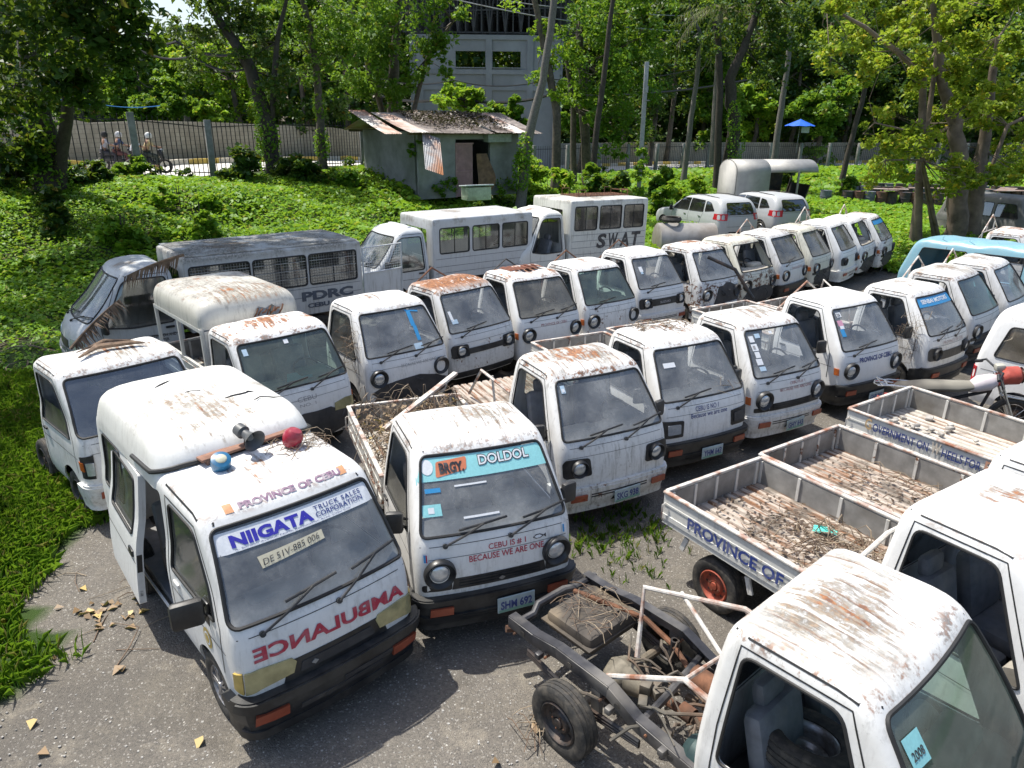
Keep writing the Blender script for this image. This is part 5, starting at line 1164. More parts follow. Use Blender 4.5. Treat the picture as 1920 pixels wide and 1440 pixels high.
def blade_mesh(name,C,h,w,mat,lean=.5):
    n=len(C); hh=(h*RS.uniform(.5,1.4,n))[:,None]; a=RS.uniform(0,2*PI,n); d=np.stack([np.cos(a),np.sin(a),np.zeros(n)],1); p=np.stack([-np.sin(a),np.cos(a),np.zeros(n)],1); l=(RS.rand(n)*lean)[:,None]; up=np.array([0,0,1.])
    V=np.empty((n,5,3)); V[:,0]=C-p*w*.5; V[:,1]=C+p*w*.5; m=C+up*hh*.6+d*l*hh*.3; V[:,2]=m+p*w*.4; V[:,4]=m-p*w*.4; V[:,3]=C+up*hh*(1-l*.4)+d*l*hh
    me=bpy.data.meshes.new(name); me.vertices.add(n*5); me.vertices.foreach_set('co',V.ravel()); idx=np.arange(n*5,dtype=np.int32); me.loops.add(n*5); me.loops.foreach_set('vertex_index',idx); me.polygons.add(n); me.polygons.foreach_set('loop_start',np.arange(0,n*5,5,dtype=np.int32)); me.update(calc_edges=True); me.materials.append(mat); return me
L_CREEP=leafmat('creeper_leaf',(.09,.23,.018),(.27,.48,.03),(.36,.38,.05),.45)
L_MID=leafmat('tree_leaf_mid',(.05,.14,.014),(.16,.33,.025),(.25,.24,.03),.42,rnd3=.97)
L_DARK=leafmat('tree_leaf_dark',(.020,.060,.011),(.055,.13,.020),(.20,.15,.02),.32,rnd3=.975)
L_BRIGHT=leafmat('tree_leaf_bright',(.12,.28,.02),(.32,.50,.03),(.38,.34,.03),.5,rnd3=.94)
L_YEL=leafmat('tree_leaf_yellow_green',(.13,.24,.025),(.42,.50,.035),(.52,.42,.03),.5,rnd3=.90)
L_GRASS=leafmat('grass_blade',(.07,.19,.012),(.18,.36,.025),(.30,.26,.10),.35,rnd3=.9)
L_DRY=leafmat('dry_leaf',(.20,.13,.07),(.36,.26,.16),(.48,.36,.14),.1,rnd3=.85)
BARK=plain('bark_grey_brown',(.13,.105,.08),.9,var=.45,scale=9,dirt=(.05,.045,.035,.7),bump=.8); BARKD=plain('bark_dark',(.055,.045,.035),.9,var=.4,scale=9,bump=.8); PALMT=plain('palm_trunk',(.15,.14,.125),.9,var=.4,scale=14,bump=.8)
def scatter(x0,x1,y0,y1,dens_):
    n=int((x1-x0)*(y1-y0)*dens_); return RS.uniform(x0,x1,n),RS.uniform(y0,y1,n)
def cover():
    P=[];S=[]
    for (x0,x1,y0,y1,dn,sz) in((-24,-3,6,16,330,.08),(-24,26,15,22,340,.092),(-24,30,22,30,230,.12),(-16,34,30,40,120,.165),(-10,44,40,54,50,.25),(0,56,54,72,18,.42)):
        X,Y=scatter(x0,x1,y0,y1,dn); px_=960+X/Y*F_PX; d,_=fence_info(X,Y); k=green(X,Y)&(px_>-160)&(px_<2080)&(d>-.4)
        k&=~((X<-3.2)&(Y<11.5)&(RS.rand(len(X))<.985)); k&=~((X<-8.2)&(X>-13.5)&(Y<13.5)&(Y>9.5)&(RS.rand(len(X))<.6)); k&=(d>.2)
        X,Y=X[k],Y[k]; m=mound(X,Y)*np.clip(fence_info(X,Y)[0]/4,0,1); Z=H(X,Y)+m*.75+RS.rand(len(X))**1.5*(.10+.22*np.clip(vnoise(X,Y,2.3,12)*1.6-.5,0,1)*(Y>14))*(1+sz*2)*np.clip(fence_info(X,Y)[0]/5,.12,1)
        P.append(np.stack([X,Y,Z],1)); S.append(sz*RS.uniform(.55,1.5,len(X))*(1+.5*(vnoise(X,Y,1.1,44)>.62)))
    C=np.concatenate(P); S=np.concatenate(S); o=obj('creeper_cover',leaf_mesh('creeper_cover',C,S,L_CREEP,up=.45,asp=.8)); tag(o,'bright green creeping vines smothering the bank up to the iron fence','ground cover'); o['kind']='stuff'
    X,Y=scatter(-9.5,-3.2,1.5,11.5,2200); k=green(X,Y)&(vnoise(X,Y,.8,21)+RS.rand(len(X))*.5>.5); X,Y=X[k],Y[k]; G=[np.stack([X,Y,H(X,Y)+mound(X,Y)*.2],1)]
    o=obj('grass',blade_mesh('grass',G[0],.17,.009,L_GRASS,.9)); tag(o,'tall shaded grass beside the leftmost trucks','grass'); o['kind']='stuff'
    # weeds that push through the gravel between the trucks
    C=[]
    for (px_,py_,r,nn) in((1165,1010,.30,330),(1130,1000,.25,260),(1205,1070,.25,140),(1175,965,.14,120),(1090,1030,.15,160),(1230,1000,.14,200),(1010,900,.2,60),(1480,520,.5,400),(1405,525,.5,400),(1225,600,.3,100)):
        c=at(px_,py_,z=0); rr=r*np.sqrt(RS.rand(nn)); a=RS.uniform(0,2*PI,nn); cl=RS.randint(0,30,nn); off=RS.normal(size=(30,2))*r*.75; X=c.x+rr*np.cos(a)*.10+off[cl,0]; Y=c.y+rr*np.sin(a)*.10+off[cl,1]; C.append(np.stack([X,Y,np.zeros(nn)],1))
    o=obj('weeds',blade_mesh('weeds',np.concatenate(C),.11,.004,L_GRASS,.55)); tag(o,'thin weeds growing through the gravel between the trucks','weeds'); o['kind']='stuff'
cover()
def leafball(c,r,n,flat_=.8,core=.35):
    d=RS.normal(size=(n,3)); d/=np.linalg.norm(d,axis=1)[:,None]; rr=r*(core+(1-core)*RS.rand(n)**.6); P=d*rr[:,None]; P[:,2]*=flat_
    return P+np.array(c)
def clumps(c,r,n,k=9,cl=.34):
    """n leaves in k sub clumps so that the blob has gaps and an uneven outline"""
    sub=leafball((0,0,0),r*.82,k,.85,.3); out=[]
    for s in sub: out.append(leafball(s,r*cl*RS.uniform(.6,1.35),max(3,n//k),.75,.1))
    return np.concatenate(out)+np.array(c)
def tree(name,label,trunks,blobs,mat,leaf=.18,n=1400,group=None,bark=BARK,ivy=None,twigs=True,k=9,cl=.34,cat='tree'):
    """trunks: list of (pts,[radii]); blobs: (x,y,z,r[,n])"""
    b=Vector(trunks[0][0][0]); root=thing(name,label,cat,b,(0,0,0),group); m=MB(); first=None
    for pts,rad in trunks:
        P=[Vector(p)-b for p in pts]; Q=[]; R_=[]
        for i in range(len(P)-1):
            for j in range(4):
                f=j/4; q=P[i].lerp(P[i+1],f); Q.append(q+Vector((RS.normal()*rad[i]*.12,RS.normal()*rad[i]*.12,0))); R_.append(rad[i]*(1-f)+rad[i+1]*f)
        Q.append(P[-1]); R_.append(rad[-1]); R_[0]*=1.25; m.tube(Q,R_,9)
    top=[Vector(t[0][-1])-b for t in trunks]+[Vector(t[0][len(t[0])//2])-b for t in trunks]
    C=[]
    for bl in blobs:
        c=Vector(bl[:3])-b; nn=bl[4] if len(bl)>4 else n; C.append(clumps(c,bl[3],nn,k,cl))
        t=min(top,key=lambda q:(q-c).length)
        if twigs and bl[3]>.3: mid=(t+c)/2+Vector((RS.normal()*.15,RS.normal()*.15,-.15)); r0=min(.10,bl[3]*.035); m.tube([t,mid,c],[r0,r0*.6,r0*.3],6); [m.tube([c,c+Vector(tuple(RS.normal(size=3)*bl[3]*.4))],[r0*.4,r0*.12],4) for _ in range(3)]
    obj('trunk',m.mesh('trunk',bark,angle=60),root); obj('crown',leaf_mesh('crown',np.concatenate(C),leaf,mat,up=.15,asp=.55),root)
    if ivy:
        I=[]
        for (c,r,nn) in ivy: 
            P_=leafball((0,0,0),r,nn,1.0,.6); P_[:,2]*=2.2; I.append(P_+np.array(Vector(c)-b))
        obj('ivy',leaf_mesh('ivy',np.concatenate(I),.13,L_CREEP,up=.1,asp=.8),root)
    return root
def B(px_,py_,Y,r,n=None):
    p=at(px_,py_,Y=Y); R_=r*Y/F_PX; return (p.x,p.y,p.z,R_) if n is None else (p.x,p.y,p.z,R_,n)
def T(pts,Y,r):
    """trunk through pixels at depth(s); r in metres"""
    ys=Y if isinstance(Y,(list,tuple)) else [Y]*len(pts); P=[at(a,b,Y=y) for (a,b),y in zip(pts,ys)]
    P[0].z=min(P[0].z,H1(P[0].x,P[0].y)+.0)-.1; return (P,r)
def grow_trees():
    # left, shading tree with big drooping leaves
    tree('broadleaf_tree','large dark broadleaf tree overhanging the top left corner, trunk wrapped in vines',[T([(92,345),(78,220),(50,90),(30,-120)],23,[.42,.36,.30,.2]),T([(78,220),(140,60),(200,-100)],[23,22.4,22],[.2,.14,.08])],
        [B(40,40,20,110,900),B(140,60,19,85,800),B(200,30,19,80,700),B(30,160,21,80,700),B(100,150,20,60,420),B(160,180,20.5,38,200),B(20,260,22,60,500),B(250,90,19.5,50,300),B(225,-10,18,36,160),B(60,290,22.5,38,300),B(145,120,20,60,420),B(0,330,22,50,350),B(-60,-150,20,260,1500),B(200,-220,19,260,1500)],L_DARK,.24,800,bark=BARKD,ivy=[(at(82,300,Y=22.8),.55,500),(at(78,230,Y=22.8),.5,400),(at(100,340,Y=22.8),.6,400)],k=12,cl=.42)
    # off-frame neighbour that throws the dappled shade over the jail truck and the grass
    tree('shade_tree','tall tree just outside the left edge shading the bank',[([(-15.5,17,0),(-14,16.6,5),(-12,16,9)],[.4,.3,.2])],[(-11.5,15.3,10,2.6,1500),(-9.8,14.2,10.4,2.0,900),(-13,14,11,2.6,1300),(-10.4,17.2,11,2.2,1100),(-8.6,14.0,10.6,1.7,1100),(-10.8,12.6,10.5,1.6,800),(-7.2,15.6,10.8,1.4,600),(-14.5,18.5,9,2.5,1000),(-8.4,17.0,11,1.5,400)],L_MID,.26,group=None)
    tree('shade_tree','leafy tree outside the left edge over the grass by the leftmost truck',[([(-12.5,8,0),(-12,7.8,4),(-11,7.5,7)],[.35,.28,.2])],[(-11.2,7.4,8.5,2.1,1300),(-9.9,6.0,8.4,1.4,650),(-10.4,8.8,8.6,1.7,800),(-9.6,4.6,7.8,1.0,350),(-11.5,5,8.5,1.9,900),(-12,10.5,9,2.2,900)],L_MID,.24)
    D=31
    tree('ivy_covered_tree','dark ivy-covered tree forking left behind the second fence bay',[T([(514,318),(500,225),(470,130),(425,60),(385,-10)],D,[.33,.28,.24,.18,.12]),T([(485,170),(520,80),(540,-20)],D,[.14,.1,.06])],[B(350,60,D,40,350),B(385,90,D,45,350),B(430,25,D,50,500),B(475,60,D,45,350),B(360,130,D,30,160),B(455,110,D,40,250),B(520,150,D,48,500),B(500,90,D,40,300),B(395,20,D,50,380),B(545,200,D,30,180),B(420,-60,D,100,900),B(500,-60,D,90,800)],L_DARK,.2,bark=BARKD,ivy=[(at(500,250,Y=D),.5,500),(at(505,290,Y=D),.55,400),(at(488,190,Y=D),.42,300)])
    tree('slim_ivy_tree','slim curving dark tree right of the ivy-covered one, behind the fence',[T([(606,320),(600,220),(592,120),(575,30),(560,-30)],33,[.2,.17,.15,.12,.1])],[B(560,60,33,50,420),B(610,50,33,60,520),B(640,110,33,55,500),B(580,130,33,36,220),B(640,20,33,60,500),B(560,-40,33,90,700)],L_MID,.2,ivy=[(at(604,270,Y=33),.36,260),(at(598,200,Y=33),.3,200)])
    tree('mango_tree','spreading leafy tree rising behind the rusty shed roof',[T([(735,240),(738,150),(742,60),(745,-30)],38,[.34,.28,.2,.14]),T([(740,160),(680,80),(655,0)],38,[.16,.12,.08]),T([(738,170),(800,110),(850,40)],37,[.14,.1,.05])],[B(680,60,37,70,1000),B(740,50,36,75,1000),B(805,50,36,50,600),B(850,25,36,36,340),B(690,150,37,60,800),B(745,170,37,42,450),B(780,135,36,30,250),B(815,95,36,30,280),B(835,130,36,20,120),B(640,150,37,48,450),B(720,-30,37,110,1200),B(800,-50,36,70,600)],L_MID,.24,k=12)
    tree('leaning_palm','leaning bare palm trunk with ivy at its foot beside the shed',[T([(975,345),(992,250),(1018,150),(1032,60),(1044,-40)],32,[.24,.2,.16,.15,.14])],[B(1050,-90,32,60,200)],L_MID,.4,bark=PALMT,ivy=[(at(978,320,Y=31.8),.42,420),(at(984,285,Y=31.8),.36,300)],twigs=False,cat='palm')
    tree('twisted_tree','twisted pale-barked tree right of the leaning palm',[T([(1040,305),(1046,220),(1036,160),(1020,90),(1003,0),(995,-50)],40,[.26,.22,.2,.17,.14,.1])],[B(1040,110,40,40,350),B(1015,60,40,30,200),B(1050,170,40,36,260),B(1012,140,40,24,200),B(1000,-40,40,80,600)],L_BRIGHT,.22)
    tree('dense_hanging_tree','dense bright green tree with hanging leafy branches left of the concrete pole',[T([(1105,305),(1095,220),(1090,120),(1085,20)],43,[.3,.26,.22,.18]),T([(1078,300),(1075,200),(1060,100)],43,[.2,.16,.1])],[B(1090,60,42,66,1100),B(1150,50,42,70,1100),B(1200,70,42,60,900),B(1110,140,41,55,800),B(1165,150,41,60,900),B(1215,150,42,50,600),B(1130,220,41,46,600),B(1190,225,41,50,600),B(1080,190,42,34,300),B(1150,275,41,40,420),B(1215,20,42,60,700),B(1140,-40,42,130,1500)],L_MID,.24,k=12)
    tree('thin_leaning_tree','thin dark leaning trunk in front of the dense hanging foliage',[T([(1108,318),(1122,220),(1135,120),(1152,-20)],38,[.17,.15,.13,.1])],[B(1160,-60,38,70,500)],L_MID,.22,bark=BARKD)
    tree('thin_tree','thin grey trunk right of the concrete pole',[T([(1284,306),(1296,220),(1308,140),(1312,60)],50,[.2,.17,.15,.12])],[B(1300,40,50,60,600),B(1260,90,50,50,500),B(1330,100,50,45,400),B(1290,-40,50,100,800)],L_DARK,.28,bark=PALMT)
    tree('forked_dark_tree','dark forked tree with a creeper-clad trunk behind the metal hood',[T([(1372,300),(1376,210),(1368,150),(1395,90),(1420,20),(1430,-30)],44,[.42,.36,.3,.22,.16,.1]),T([(1368,150),(1350,100),(1340,40)],44,[.24,.18,.12])],[B(1420,30,44,60,700),B(1460,80,44,50,500),B(1400,-20,44,80,800),B(1345,80,44,44,350),B(1490,20,44,60,600),B(1450,150,44,40,300)],L_DARK,.24,bark=BARKD,ivy=[(at(1380,270,Y=43.6),.55,400),(at(1376,220,Y=43.6),.45,250)])
    tree('leaning_palm','straight palm trunk behind the fence left of the blue umbrella',[T([(1450,305),(1462,220),(1474,150),(1482,60)],50,[.22,.2,.17,.16])],[B(1485,20,50,40,120)],L_DARK,.5,bark=PALMT,twigs=False,cat='palm')
    tree('thin_leaning_tree','thin trunk leaning right, behind the barrels',[T([(1585,300),(1604,230),(1626,150),(1640,60)],52,[.2,.17,.15,.1])],[B(1600,60,52,60,600),B(1560,110,52,55,500),B(1640,120,52,50,450),B(1600,-30,52,90,700)],L_DARK,.3,bark=BARKD)
    # right foreground tree with sparse yellow-green leaves
    Y=25
    br=[T([(1790,455),(1795,380),(1800,300),(1790,230),(1765,150),(1755,60),(1750,-40)],Y,[.36,.32,.27,.22,.15,.11,.07]),T([(1822,450),(1830,360),(1842,280),(1856,180),(1872,70)],25.5,[.30,.26,.20,.14,.1]),
        T([(1780,190),(1730,140),(1680,95),(1620,50),(1550,10)],[25,24.6,24.2,24,23.8],[.14,.11,.08,.06,.03]),T([(1770,160),(1760,80),(1800,0)],25,[.1,.07,.04]),T([(1800,330),(1730,300),(1660,300)],[25,24,23],[.07,.04,.02]),T([(1795,300),(1720,250),(1640,230)],[25,24,23.4],[.07,.04,.02]),T([(1842,280),(1890,235),(1960,200)],25.5,[.1,.06,.04])]
    bl=[]
    r_=random.Random(4)
    for _ in range(120):
        a=r_.uniform(1545,1930); b=r_.uniform(-40,350)
        lim=1545+max(0,(b-130))*.55
        if a<lim or (a<1700 and 150<b<215): continue
        bl.append(B(a,b,r_.uniform(22.8,27.2),r_.uniform(16,34),r_.randint(130,280)))
    bl+=[B(1560,130,24,20,60),B(1590,85,24,22,80),B(1640,215,23.4,20,60),B(1660,300,23,26,110),B(1635,345,23,24,90),B(1690,330,23.5,26,110),B(1730,290,24,30,130),B(1860,90,27,60,600),B(1880,200,27,60,600),B(1900,300,27,40,300),B(1830,-40,26,90,600),B(1700,-60,25,80,400)]
    tree('yellow_green_tree','big foreground tree with peeling twin trunk and sparse yellow-green leaves',br,bl,L_YEL,.17,150,k=6,cl=.5,bark=plain('peeling_bark',(.15,.115,.085),.9,var=.5,scale=4,dirt=(.26,.20,.15,.8),bump=.9))
    # palm fronds hanging near the forked tree
    root=thing('coconut_palm','coconut palm with drooping pale fronds near the top centre-right','palm',at(1336,300,Y=47)); b=at(1336,300,Y=47); m=MB(); m.tube([Vector((0,0,-.3)),at(1342,180,Y=47)-b,at(1352,20,Y=47)-b],[.2,.17,.15],9); obj('trunk',m.mesh('trunk',PALMT),root)
    m=MB(); c=at(1352,15,Y=46)-b
    for k in range(17):
        a=2*PI*k/17+.2; L=3.0+.5*(k%3); dr=[.3,1.0,2.0,3.0][k%4]; pts=[c+Vector((math.cos(a)*L*t*(.35 if dr>2 else 1),math.sin(a)*L*t*.35,.7*t-dr*1.4*t*t)) for t in [i/8 for i in range(9)]]
        for i in range(8):
            for s in(-1,1):
                for h in(0,.5):
                    p=pts[i].lerp(pts[i+1],h); t=(pts[i+1]-pts[i]).normalized(); sd=Vector((-math.sin(a),math.cos(a),0))*s; q=p+sd*.28+Vector((0,0,-.45))+t*.25; m.add([p,p+t*.06,q],[(0,1,2)])
        m.tube(pts,.02,4)
    obj('fronds',m.mesh('fronds',leafmat('frond',(.10,.14,.05),(.22,.25,.10),(.28,.24,.16),.35,rnd3=.6),fix=False,smooth=False),root)
    # trees beyond the road, each its own crown
    spec=[(40,150,48,'dark',95),(150,120,52,'bright',80),(255,150,50,'mid',85),(330,115,60,'bright',44),(300,200,46,'mid',55),(430,150,50,'bright',80),(400,230,44,'bright',36),(560,150,48,'dark',80),(640,120,60,'mid',80),(700,60,72,'dark',110),(872,200,50,'bright',52),(945,212,49,'mid',44),(1090,200,58,'mid',50),(1230,120,70,'dark',100),(1270,40,74,'dark',110),(1340,190,76,'mid',70),(1420,190,78,'bright',55),(1500,130,80,'dark',100),(1540,210,76,'mid',70),(1600,150,82,'dark',100),(1680,180,84,'dark',110),(1440,60,84,'dark',110),(1760,150,80,'dark',120),(1850,200,84,'dark',110),(1930,150,80,'dark',110),(1100,120,80,'dark',110),(1180,60,90,'mid',110),(1560,40,90,'mid',110),(1700,60,92,'dark',120),(1860,60,90,'mid',110),(560,30,95,'mid',90),(120,60,70,'dark',100),(30,220,60,'dark',80),(1330,100,92,'bright',90),(1480,150,95,'bright',70),(150,40,70,'mid',70)]
    nm={'dark':('dense dark-leaved','the road'),'bright':('sunlit yellow-green','the road'),'mid':('mid-green bushy','the road')}; posw=['far left','left','centre-left','centre','centre-right','right','far right']
    for i,(px_,py_,Y,kd,r) in enumerate(spec):
        mt={'dark':L_DARK,'bright':L_BRIGHT,'mid':L_MID}[kd]; p=at(px_,py_,Y=Y); gz=H1(p.x,p.y); rr=r*Y/F_PX; bl=[]
        for k in range(7): a=RS.uniform(0,2*PI); q=RS.uniform(.2,.75); bl.append((p.x+math.cos(a)*rr*q,p.y+math.sin(a)*rr*q*.6,p.z+RS.uniform(-.55,.75)*rr,rr*RS.uniform(.38,.62),int(620+260*(kd!='bright'))))
        bl.append((p.x,p.y,p.z-rr*.9,rr*.6,420))
        tree('background_tree','%s tree beyond the road at the %s, %s'%(nm[kd][0],posw[min(6,int(px_/275))],['rounded crown','tall loose crown','low spreading crown','ragged crown'][i%4]),[([(p.x,p.y,gz-.2),(p.x+.3,p.y,(gz+p.z)/2),(p.x+.1,p.y,p.z)],[.28,.22,.12])],bl,mt,.0065*Y,group='trees beyond the road',k=10)
    # far woodland that closes the view
    X=RS.uniform(-95,120,110000); Y=RS.uniform(96,122,110000)+np.abs(X)*.02; top=15+7*vnoise(X,Y*0,14,31)+5*vnoise(X,Y*0,5,32); top=np.where((X<-38)&(X>-62),top*.62,top); Z=RS.rand(110000)**.9*top
    o=obj('far_woodland',leaf_mesh('far_woodland',np.stack([X,Y,Z],1),1.0,L_DARK,up=.1,asp=.8)); tag(o,'dense dark far woodland closing the view behind everything','woodland'); o['kind']='stuff'
    # understorey along the fence
    i=0
    for (px_,py_,Y,r,kd) in((215,400,19.5,40,'c'),(330,350,23,38,'c'),(165,318,24,36,'d'),(240,312,26,24,'m'),(365,372,20.5,26,'c'),(455,300,29,40,'d'),(560,312,30,40,'d'),(640,330,31,36,'m'),(1030,330,34,42,'b'),(1070,352,33,28,'c'),(1110,330,36,26,'m'),(1150,345,35,28,'d'),(1010,370,31,26,'c'),(1235,335,40,24,'m'),(1285,360,32,28,'b'),(1320,345,34,24,'b'),(1245,365,32,24,'m'),(910,378,29.4,14,'d'),(1590,345,42,20,'m'),(1480,330,44,18,'d'),(1700,335,50,24,'d'),(1850,335,48,24,'m'),(20,300,23,60,'d'),(110,375,20,34,'d'),(1640,360,40,26,'c')):
        p=at(px_,py_,Y=Y); gz=H1(p.x,p.y); rr=r*Y/F_PX; mt={'c':L_CREEP,'d':L_DARK,'m':L_MID,'b':L_BRIGHT}[kd]
        root=thing('shrub',['vine-smothered mound','dark leafy shrub','mid-green bush','bright leafy bush']['cdmb'.index(kd)]+' on the bank, '+['at the far left edge','left of the shed','between shed and pole','right of the concrete pole','near the barrels'][0 if px_<180 else 1 if px_<700 else 2 if px_<1200 else 3 if px_<1400 else 4],'shrub',(p.x,p.y,gz),group='shrubs along the fence bank')
        C=[clumps((RS.normal()*rr*(1.1 if kd=='c' else .5),RS.normal()*rr*.5,max(.15,(p.z-gz))*f*(.45 if kd=='c' else .8)),rr*.66,420,10,.42) for f in(.2,.35,.6,.8,1.1,1.4)]; obj('foliage',leaf_mesh('foliage',np.concatenate(C),.10+.004*Y,mt,up=.25,asp=.7),root)
        m=MB(); [m.tube([(0,0,-.1),(RS.normal()*rr*.3,RS.normal()*rr*.2,(p.z-gz)*.8+.2)],[.03,.01],5) for _ in range(4)]; obj('stem',m.mesh('stem',BARKD),root)
grow_trees()
# ---------------- road, kerb, wall, fence ----------------
def offset_line(d,n=1):
    P=[Vector((a,b,c)) for a,b,c in zip(fx,fy,fz)]; out=[]
    for i,p in enumerate(P):
        t=(P[min(i+1,len(P)-1)]-P[max(i-1,0)]); t.z=0; t.normalize(); nrm=Vector((-t.y,t.x,0)); out.append(p+nrm*d)
    return out
def ribbon(name,d0,d1,z,mat,th=None):
    a=offset_line(d0); b=offset_line(d1); m=MB(); n=len(a)
    if th is None:
        vs=[p+Vector((0,0,z)) for p in a]+[p+Vector((0,0,z)) for p in b]; m.add(vs,[(i,i+1,n+i+1,n+i) for i in range(n-1)])
    else:
        vs=[];
        for p,q in zip(a,b): vs+=[p+Vector((0,0,z)),q+Vector((0,0,z)),q+Vector((0,0,z+th)),p+Vector((0,0,z+th))]
        fs=[]
        for i in range(n-1):
            for k in range(4): fs.append((i*4+k,i*4+(k+1)%4,(i+1)*4+(k+1)%4,(i+1)*4+k))
        fs+= [(0,1,2,3),tuple((n-1)*4+k for k in(3,2,1,0))]; m.add(vs,fs)
    return obj(name,m.mesh(name,mat,smooth=False))
o=ribbon('road',1.2,6.8,.05,plain('road_concrete',(.58,.56,.51),.9,var=.12,scale=3)); o['kind']='structure'
n=N('kerb_paint'); P=n.co('Object'); f=n.math('FRACT',n.math('DIVIDE',n.sep(P)[0],1.6)); c=n.mix(n.math('GREATER_THAN',f,.5),(.50,.36,.07),(.55,.52,.44)); c=n.mix(n.ramp(n.noise(P,3,5,.6),.4,.7,0,.5),c,(.25,.2,.13)); n.bsdf(c,.9)
o=ribbon('kerb',6.8,7.1,0,n.m,.30); o['kind']='structure'
n=N('block_wall'); P=n.co('Object'); x,y,z=n.sep(P); cb=n.n('ShaderNodeCombineXYZ'); n.l(n.math('ADD',x,n.math('MULTIPLY',y,.75)),cb.inputs[0]); n.l(z,cb.inputs[1]); bt=n.n('ShaderNodeTexBrick'); n.l(cb.outputs[0],bt.inputs[0]); bt.inputs['Scale'].default_value=1; bt.inputs['Brick Width'].default_value=.4; bt.inputs['Row Height'].default_value=.2; bt.inputs['Mortar Size'].default_value=.012
for i,v in((1,(.34,.31,.25,1)),(2,(.39,.36,.295,1)),(3,(.24,.22,.18,1))): bt.inputs[i].default_value=v  # block colours darkened to stand in for shade across the wall
c=n.mix(n.ramp(n.noise(P,1.2,6,.6),.42,.7,0,.6),bt.outputs[0],(.20,.18,.145)); n.bsdf(c,.95)
o=ribbon('block_wall',8.3,8.5,-.2,n.m,2.25); tag(o,'long weathered concrete block wall across the road','wall')
def fence():
    root=thing('iron_fence','long black iron picket fence with square concrete posts along the road','fence',(fx[1],fy[1],fz[1])); b=Vector((fx[1],fy[1],fz[1]))
    conc=plain('post_concrete',(.24,.24,.23),.9,var=.3,scale=5,dirt=(.10,.12,.08,.6))
    pts=[Vector((a,b_,c)) for a,b_,c in zip(fx,fy,fz)]; posts=[]; acc=0; step=3.2; d=0
    segL=[(pts[i+1]-pts[i]).length for i in range(len(pts)-1)]; tot=sum(segL); s=segL[0]*.55
    def pos(s_):
        for i,l in enumerate(segL):
            if s_<=l: return pts[i].lerp(pts[i+1],s_/l)
            s_-=l
        return pts[-1]
    s0=s
    pm=None
    while s<tot-4 and len(posts)<34: posts.append(pos(s)); s+=step
    def post(): m=MB(); m.box((0,0,1.0),(.24,.24,2.5),bev=.015); return m.mesh('post',conc)
    pme=post()
    for i,p in enumerate(posts):
        o=obj('post',pme,root,p-b); o.rotation_euler=(RS.normal()*.01,RS.normal()*.01,.5)
        if i+1<len(posts):
            q=posts[i+1]; m=MB(); t=(q-p); L=t.length
            for h in(.25,1.98): m.tube([p-b+Vector((0,0,h)),q-b+Vector((0,0,h))],.026,4)
            k=int(L/.21)
            for j in range(1,k): c=p.lerp(q,j/k)-b; m.tube([c+Vector((0,0,.12)),c+Vector((0,0,2.2))],.017,4,cap=False)
            obj('picket_panel',m.mesh('picket_panel',IRON,smooth=False,fix=False),root)
    # creeper on the fence foot
    C=[]
    for p in posts[:16]:
        for _ in range(3): q=p+Vector((RS.uniform(0,3),RS.uniform(0,1.5),RS.uniform(0,.5))); C.append(clumps(tuple(q),.34,110,6,.5))
    o=obj('fence_creeper',leaf_mesh('fence_creeper',np.concatenate(C),.16,L_DARK,up=.2,asp=.8)); tag(o,'dark creeper heaped along the foot of the iron fence','creeper'); o['kind']='stuff'
fence()
# ---------------- twigs and litter ----------------
DRYV=plain('dry_vine',(.16,.11,.075),.95,var=.5,scale=9); DRYV2=plain('dry_vine_pale',(.30,.24,.17),.95,var=.4,scale=9)
def twigs(name,fn,n,ln=.3,r=.006,mat=None,parent=None,seed=1,lift=.12):
    r_=random.Random(seed); m=MB()
    for k in range(n):
        c=Vector(fn(r_)); a=r_.uniform(0,2*PI); L=ln*r_.uniform(.4,1.5); d=Vector((math.cos(a),math.sin(a),0)); p=Vector((-d.y,d.x,0)); b=r_.uniform(-.4,.4)*L; h=r_.uniform(0,lift)
        pts=[c-d*L*.5,c-d*L*.2+p*b*.6+Vector((0,0,h)),c+d*L*.2+p*b+Vector((0,0,h*r_.uniform(.3,1.2))),c+d*L*.5+p*b*r_.uniform(-1,1)+Vector((0,0,r_.uniform(-.01,h*.6)))]
        m.cur=k%2; rr=r*r_.uniform(.5,1.4); m.tube(pts,[rr,rr,rr*.8,rr*.4],4,cap=False)
    return obj(name,m.mesh(name,[mat or DRYV,DRYV2],fix=False),parent)
def toworld(pose,u,v,z): c,s=math.cos(pose[2]),math.sin(pose[2]); return Vector((pose[0]+u*c-v*s,pose[1]+u*s+v*c,z))
def inpose(pose,u0,u1,v0,v1,z0,z1=None):
    z1=z0 if z1 is None else z1
    return lambda r: toworld(pose,r.uniform(u0,u1),r.uniform(v0,v1),r.uniform(z0,z1))
def mark(root,sh,items):
    """stickers and banners on the front: list of (list of (matindex, kind, args)), mats, name"""
    for name,mats,ops,par in items:
        m=MB()
        for o_ in ops:
            m.cur=o_[0]
            if o_[1]=='p': patch(m,sh,'F',o_[2],o_[3] if len(o_)>3 else .001,0,.08)
            else: letter(m,o_[2],tx_surf(sh,'F',*o_[3],o_[4] if len(o_)>4 else .004),o_[5] if len(o_)>5 else .02)
        obj(name,m.mesh(name,mats,fix=False,smooth=False),par or root)
def rect(a0,a1,z0,z1): return [(a0,z0),(a1,z0),(a1,z1),(a0,z1)]
def circ(u,z,r,n=16,sz=1): return [(u+r*math.cos(2*PI*i/n),z+r*sz*math.sin(2*PI*i/n)) for i in range(n)]
L_DEB=leafmat('debris_leaf',(.05,.035,.025),(.12,.085,.06),(.24,.18,.12),.03,rnd3=.93)
